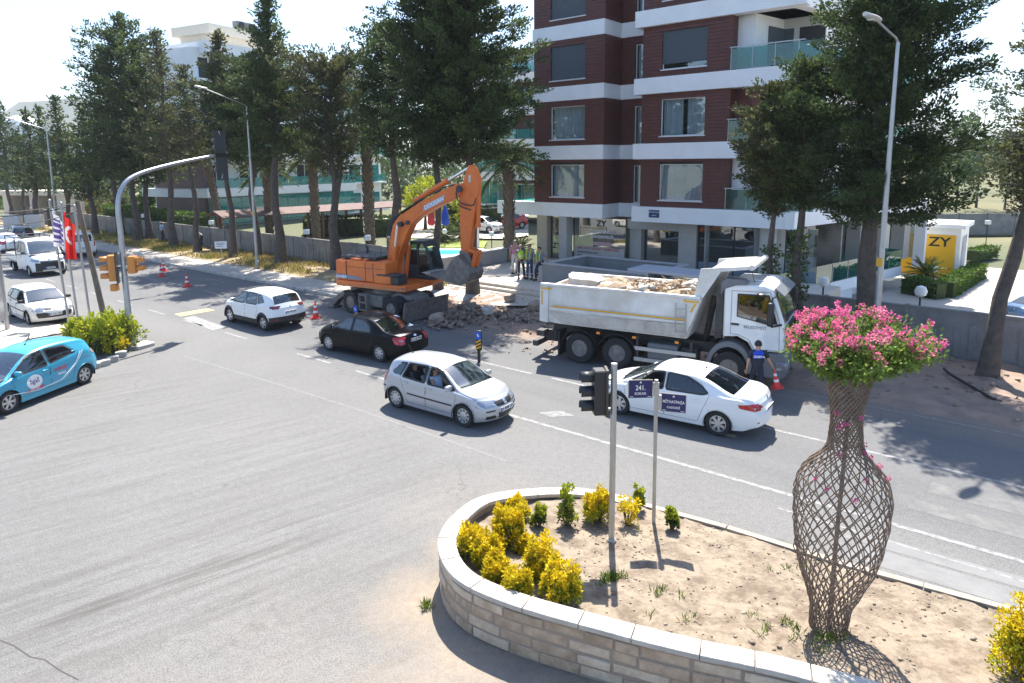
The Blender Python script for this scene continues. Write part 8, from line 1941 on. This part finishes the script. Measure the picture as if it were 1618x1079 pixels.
def person(label, p, rz, H, J, shirt, trousers, vest=None, shoes=M_shoe, sleeves=True, hair=M_hair, group=None, build=1., cap=None, legs=True):
    """J: joint positions for a 1.75 m figure facing +x (left = +y)"""
    t = thing('person', p, label, 'person', rz, group); k = H / 1.75
    D = dict(pel=(0, 0, .95), waist=(0, 0, 1.08), chest=(.01, 0, 1.30), neck=(.0, 0, 1.49), head=(.03, 0, 1.62), top=(.02, 0, 1.70),
             sl=(0, .19, 1.42), el=(-.02, .25, 1.14), wl=(.05, .27, .90), sr=(0, -.19, 1.42), er=(-.02, -.25, 1.14), wr=(.05, -.27, .90),
             hl=(0, .09, .91), kl=(.03, .11, .50), al=(-.01, .12, .09), tl=(.14, .14, .04), hr=(0, -.09, .91), kr=(.03, -.11, .50), ar=(-.01, -.12, .09), tr=(.14, -.14, .04))
    D.update(J); D = {a: Vector(b) for a, b in D.items()}
    N = list(D.keys()); ix = {a: i for i, a in enumerate(N)}
    Rr = dict(pel=.125, waist=.12, chest=.135, neck=.055, head=.092, top=.07, sl=.062, el=.043, wl=.028, sr=.062, er=.043, wr=.028, hl=.085, kl=.058, al=.04, tl=.035, hr=.085, kr=.058, ar=.04, tr=.035)
    Ed = [('pel', 'waist'), ('waist', 'chest'), ('chest', 'neck'), ('neck', 'head'), ('head', 'top'), ('chest', 'sl'), ('sl', 'el'), ('el', 'wl'), ('chest', 'sr'), ('sr', 'er'), ('er', 'wr'), ('pel', 'hl'), ('hl', 'kl'), ('kl', 'al'), ('al', 'tl'), ('pel', 'hr'), ('hr', 'kr'), ('kr', 'ar'), ('ar', 'tr')]
    body = skin_mesh('body', [D[a] for a in N], [(ix[a], ix[b]) for a, b in Ed], [Rr[a] * (.97) for a in N], M_skin, 1)
    # hands: palm, four fingers and a thumb, joined to the body mesh
    hm = MB()
    for w_, e_, sgn in (('wl', 'el', 1), ('wr', 'er', -1)):
        d = (D[w_] - D[e_]).normalized(); sd = d.cross(Vector((0, 0, 1))); sd = sd.normalized() if sd.length > .1 else Vector((1, 0, 0)); nn = sd.cross(d).normalized(); c = D[w_]
        hm.tube([c - d * .02, c + d * .04, c + d * .085], [.022, .036, .034], 8, ry=.018)
        for q, (off, L) in enumerate(((-.028, .062), (-.01, .075), (.009, .07), (.027, .055))):
            b0 = c + d * .08 + sd * off; hm.tube([b0, b0 + d * L * .5 - nn * .008, b0 + d * L * .85 - nn * .03], [.009, .0085, .007], 5)
        b0 = c + d * .02 - sd * .03; hm.tube([b0, b0 + d * .03 - sd * .022, b0 + d * .065 - sd * .026 - nn * .012], [.011, .01, .008], 5)
    # nose, ears and brow on the head
    h = D['head']; hm.tube([h + Vector((.078, 0, .0)), h + Vector((.108, 0, -.02))], [.012, .016], 6)
    for s_ in (1, -1): hm.box(h + Vector((.0, .088 * s_, -.012)), (.035, .02, .055))
    bm = bmesh.new(); bm.from_mesh(body); m2 = hm.mesh('x', M_skin, True); bm.from_mesh(m2); bm.to_mesh(body); bm.free(); bpy.data.meshes.remove(m2)
    body.polygons.foreach_set('use_smooth', [True] * len(body.polygons)); parts = [link('body', body, t)]
    em = MB()
    for s_ in (1, -1): em.box(h + Vector((.086, .034 * s_, .018)), (.012, .024, .01))
    em.box(h + Vector((.084, 0, -.055)), (.012, .04, .008)); parts.append(em.build('eyes_and_mouth', M_hair, t))
    # hair
    hmn = MB(); 
    for i in range(7):
        th = R(88 - i * 19); ring = []
        for q in range(14):
            a = 2 * math.pi * q / 14; front = math.cos(a); low = th if front < .35 else max(th, R(34))
            ring.append(h + Vector((-.008 + .104 * math.cos(low) * math.cos(a), .1 * math.cos(low) * math.sin(a), .015 + .108 * math.sin(low))))
        hmn.v += [tuple(x) for x in ring]
    for i in range(6):
        for q in range(14): hmn.f.append((i * 14 + q, i * 14 + (q + 1) % 14, i * 14 + 14 + (q + 1) % 14, i * 14 + 14 + q))
    hmn.f.append(tuple(range(14))); parts.append(hmn.build('hair' if cap is None else 'cap', hair if cap is None else cap, t, smooth=True))
    def mid(a, b, f): return D[a].lerp(D[b], f)
    # shirt
    sv = [D['pel'] - Vector((0, 0, .07)), D['waist'], D['chest'], D['neck'] - Vector((0, 0, .035)), D['sl'], mid('sl', 'el', .75 if sleeves else .15), D['sr'], mid('sr', 'er', .75 if sleeves else .15)]
    parts.append(link('shirt', skin_mesh('shirt', sv, [(0, 1), (1, 2), (2, 3), (2, 4), (4, 5), (2, 6), (6, 7)], [.148 * build, .146 * build, .156, .066, .078, .062, .078, .062], shirt), t))
    if vest: 
        sv = [D['waist'] - Vector((0, 0, .14)), D['waist'] + Vector((0, 0, .08)), D['chest'] + Vector((0, 0, .02)), mid('chest', 'sl', .62) + Vector((0, 0, .03)), mid('chest', 'sr', .62) + Vector((0, 0, .03))]
        parts.append(link('vest', skin_mesh('vest', sv, [(0, 1), (1, 2), (2, 3), (2, 4)], [.172 * build, .172 * build, .172, .095, .095], vest), t))
    if trousers is not None and legs:
        tv = [D['pel'] + Vector((0, 0, .13)), D['pel'] - Vector((0, 0, .02)), D['hl'], D['kl'], D['al'] + Vector((0, 0, .03)), D['hr'], D['kr'], D['ar'] + Vector((0, 0, .03))]
        parts.append(link('trousers', skin_mesh('trousers', tv, [(0, 1), (1, 2), (2, 3), (3, 4), (1, 5), (5, 6), (6, 7)], [.142 * build, .138 * build, .098, .072, .062, .098, .072, .062], trousers), t))
        for a, b in (('al', 'tl'), ('ar', 'tr')):
            d = D[b] - D[a]; parts.append(MB().box((D[a] + D[b]) / 2 + Vector((.02, 0, -.02)), (.27, .1, .085), rz=math.atan2(d.y, d.x)).build('shoe', shoes, t, bevel=.03))
    t.scale = (k, k, k); return t
C_ = lambda n, c: mat(n, c, .85, var=.08, vscale=6)
M_lime = mat('lime_vest', (.48, .75, .02), .6); M_gshirt = C_('grey_work_shirt', (.19, .22, .27)); M_navy = C_('navy_trousers', (.018, .024, .05)); M_refl = mat('reflective_band', (.62, .64, .64), .4)
WK = 'men waiting on the entrance terrace'
def tow(p): return math.atan2(-p.y, -p.x)
pa = at(813, 432, .5); person('older man in a pink shirt and pale trousers standing behind the workers', pa, tow(pa) + .5, 1.95, dict(wl=(.12, .16, .98), el=(-.06, .27, 1.16)), C_('pink_shirt', (.42, .20, .32)), C_('pale_trousers', (.56, .54, .52)), group=WK, hair=mat('grey_hair', (.25, .24, .23), .8))
pb_ = at(823, 440, .5); t1 = person('worker in a full lime yellow vest and navy trousers', pb_, tow(pb_) + .25, 1.9, dict(wl=(.16, .1, .92), wr=(.16, -.08, .92), kl=(.06, .14, .5), al=(0, .18, .09), tl=(.13, .22, .04)), M_gshirt, M_navy, M_lime, group=WK, hair=mat('light_cap', (.5, .48, .46), .8))
pc_ = at(837, 441, .5); t2 = person('worker in grey shirt with lime braces-style vest, standing beside the basin wall', pc_, tow(pc_) - .5, 1.95, dict(wl=(.1, .3, .95), wr=(.08, -.2, .98)), M_gshirt, C_('blue_work_trousers', (.03, .05, .13)), None, group=WK, build=1.12)
pd_ = at(853, 443, .5); t3 = person('worker perched on the basin wall with one leg drawn up', pd_, tow(pd_) - .7, 1.85, dict(pel=(-.1, 0, .95), hl=(-.05, .1, .93), kl=(.4, .14, .82), al=(.36, .16, .40), tl=(.5, .18, .36), hr=(-.05, -.1, .92), kr=(.2, -.12, .52), ar=(.12, -.14, .09), tr=(.26, -.16, .04), wl=(-.25, .38, .95), el=(-.2, .3, 1.18), chest=(-.02, 0, 1.30), neck=(.02, 0, 1.49), head=(.05, 0, 1.62), top=(.05, 0, 1.7)), M_gshirt, M_navy, None, group=WK)
for t in (t2, t3):
    sb = MB()
    for s_ in (1, -1): sb.tube([(.155, .09 * s_, 1.02), (.175, .1 * s_, 1.25), (.09, .11 * s_, 1.475), (-.08, .1 * s_, 1.46), (-.155, .08 * s_, 1.2), (-.14, .06 * s_, 1.02)], .034, 5, ry=.02)
    sb.build('vest_straps', M_lime, t, smooth=True)
for t in (t1, t2, t3):
    pass
for t, zz in ((t1, 1.12), (t1, 1.2)): MB().lathe([(.172, zz), (.172, zz + .035)], 18, cap=False).build('reflective_strip', M_refl, t)
for t, off in ((t1, ((0.0, .16), (-.0, -.12))), (t2, ((.0, .12), (.0, -.12)))):
    for x, y in off: MB().lathe([(.069, .27), (.067, .32)], 12, cap=False, c=(x, y, 0)).build('reflective_strip', M_refl, t)
# police officer with a cone in his hand
po = at(1194, 634); M_zab = C_('royal_blue_yoke', (.012, .06, .48)); M_znavy = C_('dark_navy_shirt', (.012, .017, .035))
off_ = person('officer in a royal blue and navy shirt walking away beside the dump truck', po, R(80), 1.8, dict(wr=(.06, -.42, .98), er=(-.02, -.3, 1.18), kl=(.16, .11, .52), al=(.12, .12, .1), tl=(.26, .13, .05), kr=(-.04, -.11, .5), ar=(-.2, -.12, .13)), M_znavy, M_znavy)
yk = [Vector((-.03, 0, 1.24)), Vector((-.03, 0, 1.32)), Vector((-.02, 0, 1.40)), Vector((-.0, .15, 1.41)), Vector((-.0, -.15, 1.41))]; link('yoke', skin_mesh('yoke', yk, [(0, 1), (1, 2), (2, 3), (2, 4)], [.15, .158, .13, .085, .085], M_zab), off_)
text('lettering', 'ZABITA', .085, M_cw, off_, (-.205, 0, 1.33), (R(90), 0, R(-90)), sx=1.0, bold=True); MB().box((.0, -.262, 1.33), (.03, .004, .05)).build('arm_badge', M_cone, off_)
cn = cone('traffic cone held by its tip in the right hand of the officer', po, 0, h=.75); hd_ = Matrix.Translation(po) @ Matrix.Rotation(R(80), 4, 'Z') @ Vector((.08 * 1.03, -.46 * 1.03, .93 * 1.03)); cn.matrix_world = Matrix.Translation(hd_ - Vector((-.10, .04, .54))) @ Matrix.Rotation(R(-12), 4, 'Y') @ Matrix.Scale(.72, 4)
# two men by the panel wall, one man behind the truck
pe = at(258, 375, .2); pe = P(street_u(258, 26.4), 26.4, .15); person('man in a pale blue shirt standing by the panel wall', pe, R(60), 1.75, {}, C_('pale_blue_shirt', (.28, .36, .46)), M_navy, group='men at the panel wall')
pf = P(street_u(320, 26.4), 26.4, .15); person('man in a white shirt bending down by the panel wall', pf, R(200), 1.75, dict(waist=(.05, 0, 1.06), chest=(.22, 0, 1.20), neck=(.36, 0, 1.28), head=(.47, 0, 1.30), top=(.54, 0, 1.30), sl=(.27, .19, 1.22), sr=(.27, -.19, 1.22), el=(.36, .22, .95), er=(.36, -.22, .95), wl=(.45, .16, .74), wr=(.45, -.16, .74)), C_('white_shirt', (.58, .58, .6)), M_navy, group='men at the panel wall')
pg2 = at(941, 437, 1.72); pg2.z = .12; person('man standing behind the tipper, only his dark hair showing', pg2, R(-60), 1.72, {}, M_gshirt, M_navy)
# people in cars
SEAT = dict(pel=(0, 0, .18), waist=(-.05, 0, .33), chest=(-.1, 0, .56), neck=(-.12, 0, .75), head=(-.10, 0, .89), top=(-.1, 0, .97), sl=(-.1, .18, .68), sr=(-.1, -.18, .68), el=(.1, .23, .46), er=(.1, -.23, .46), wl=(.34, .16, .5), wr=(.34, -.16, .5), hl=(.05, .09, .17), hr=(.05, -.09, .17), kl=(.48, .12, .26), kr=(.48, -.12, .26), al=(.72, .12, -.1), ar=(.72, -.12, -.1), tl=(.85, .12, -.08), tr=(.85, -.12, -.08))
def in_car(car, x, y, z, label, J, shirt, sl, hair=M_hair):
    D = dict(SEAT); D.update(J); t = person(label, (0, 0, 0), 0, 1.7, D, shirt, M_navy, sleeves=sl, hair=hair); cm = Matrix.Translation(car.location) @ Matrix.Rotation(car.rotation_euler.z, 4, 'Z'); q = cm @ Vector((x, y, z)); t.location = q; t.rotation_euler = (0, 0, car.rotation_euler.z); return t
in_car(polo, .08, -.40, .36, 'passenger in a pale tank top at the open front window of the silver hatchback', dict(er=(.05, -.24, .52), wr=(.25, -.2, .46)), C_('pale_tank_top', (.42, .52, .72)), False)
in_car(polo, -.78, -.3, .34, 'passenger on the rear seat of the silver hatchback', {}, C_('dark_shirt', (.05, .05, .06)), True)
in_car(flu, .22, .40, .36, 'driver of the white saloon resting an elbow out of the open window', dict(sl=(-.06, .22, .68), el=(.12, .50, .62), wl=(.40, .56, .62), wr=(.42, -.02, .56)), C_('driver_shirt', (.07, .07, .08)), True)
# ================================================================ summer haze
hz = MB().bx(-1900, 1900, -400, 1950, -3.0, 190).build('haze', None); hz.data.materials.clear(); stuff(hz)
hm_ = bpy.data.materials.new('haze'); hm_.use_nodes = True; n = hm_.node_tree.nodes; n.remove(n['Principled BSDF']); pv_ = n.new('ShaderNodeVolumePrincipled')
pv_.inputs['Color'].default_value = (.86, .92, 1, 1); pv_.inputs['Density'].default_value = .00024; pv_.inputs['Anisotropy'].default_value = 0
hm_.node_tree.links.new(pv_.outputs[0], n['Material Output'].inputs['Volume']); hz.data.materials.append(hm_)
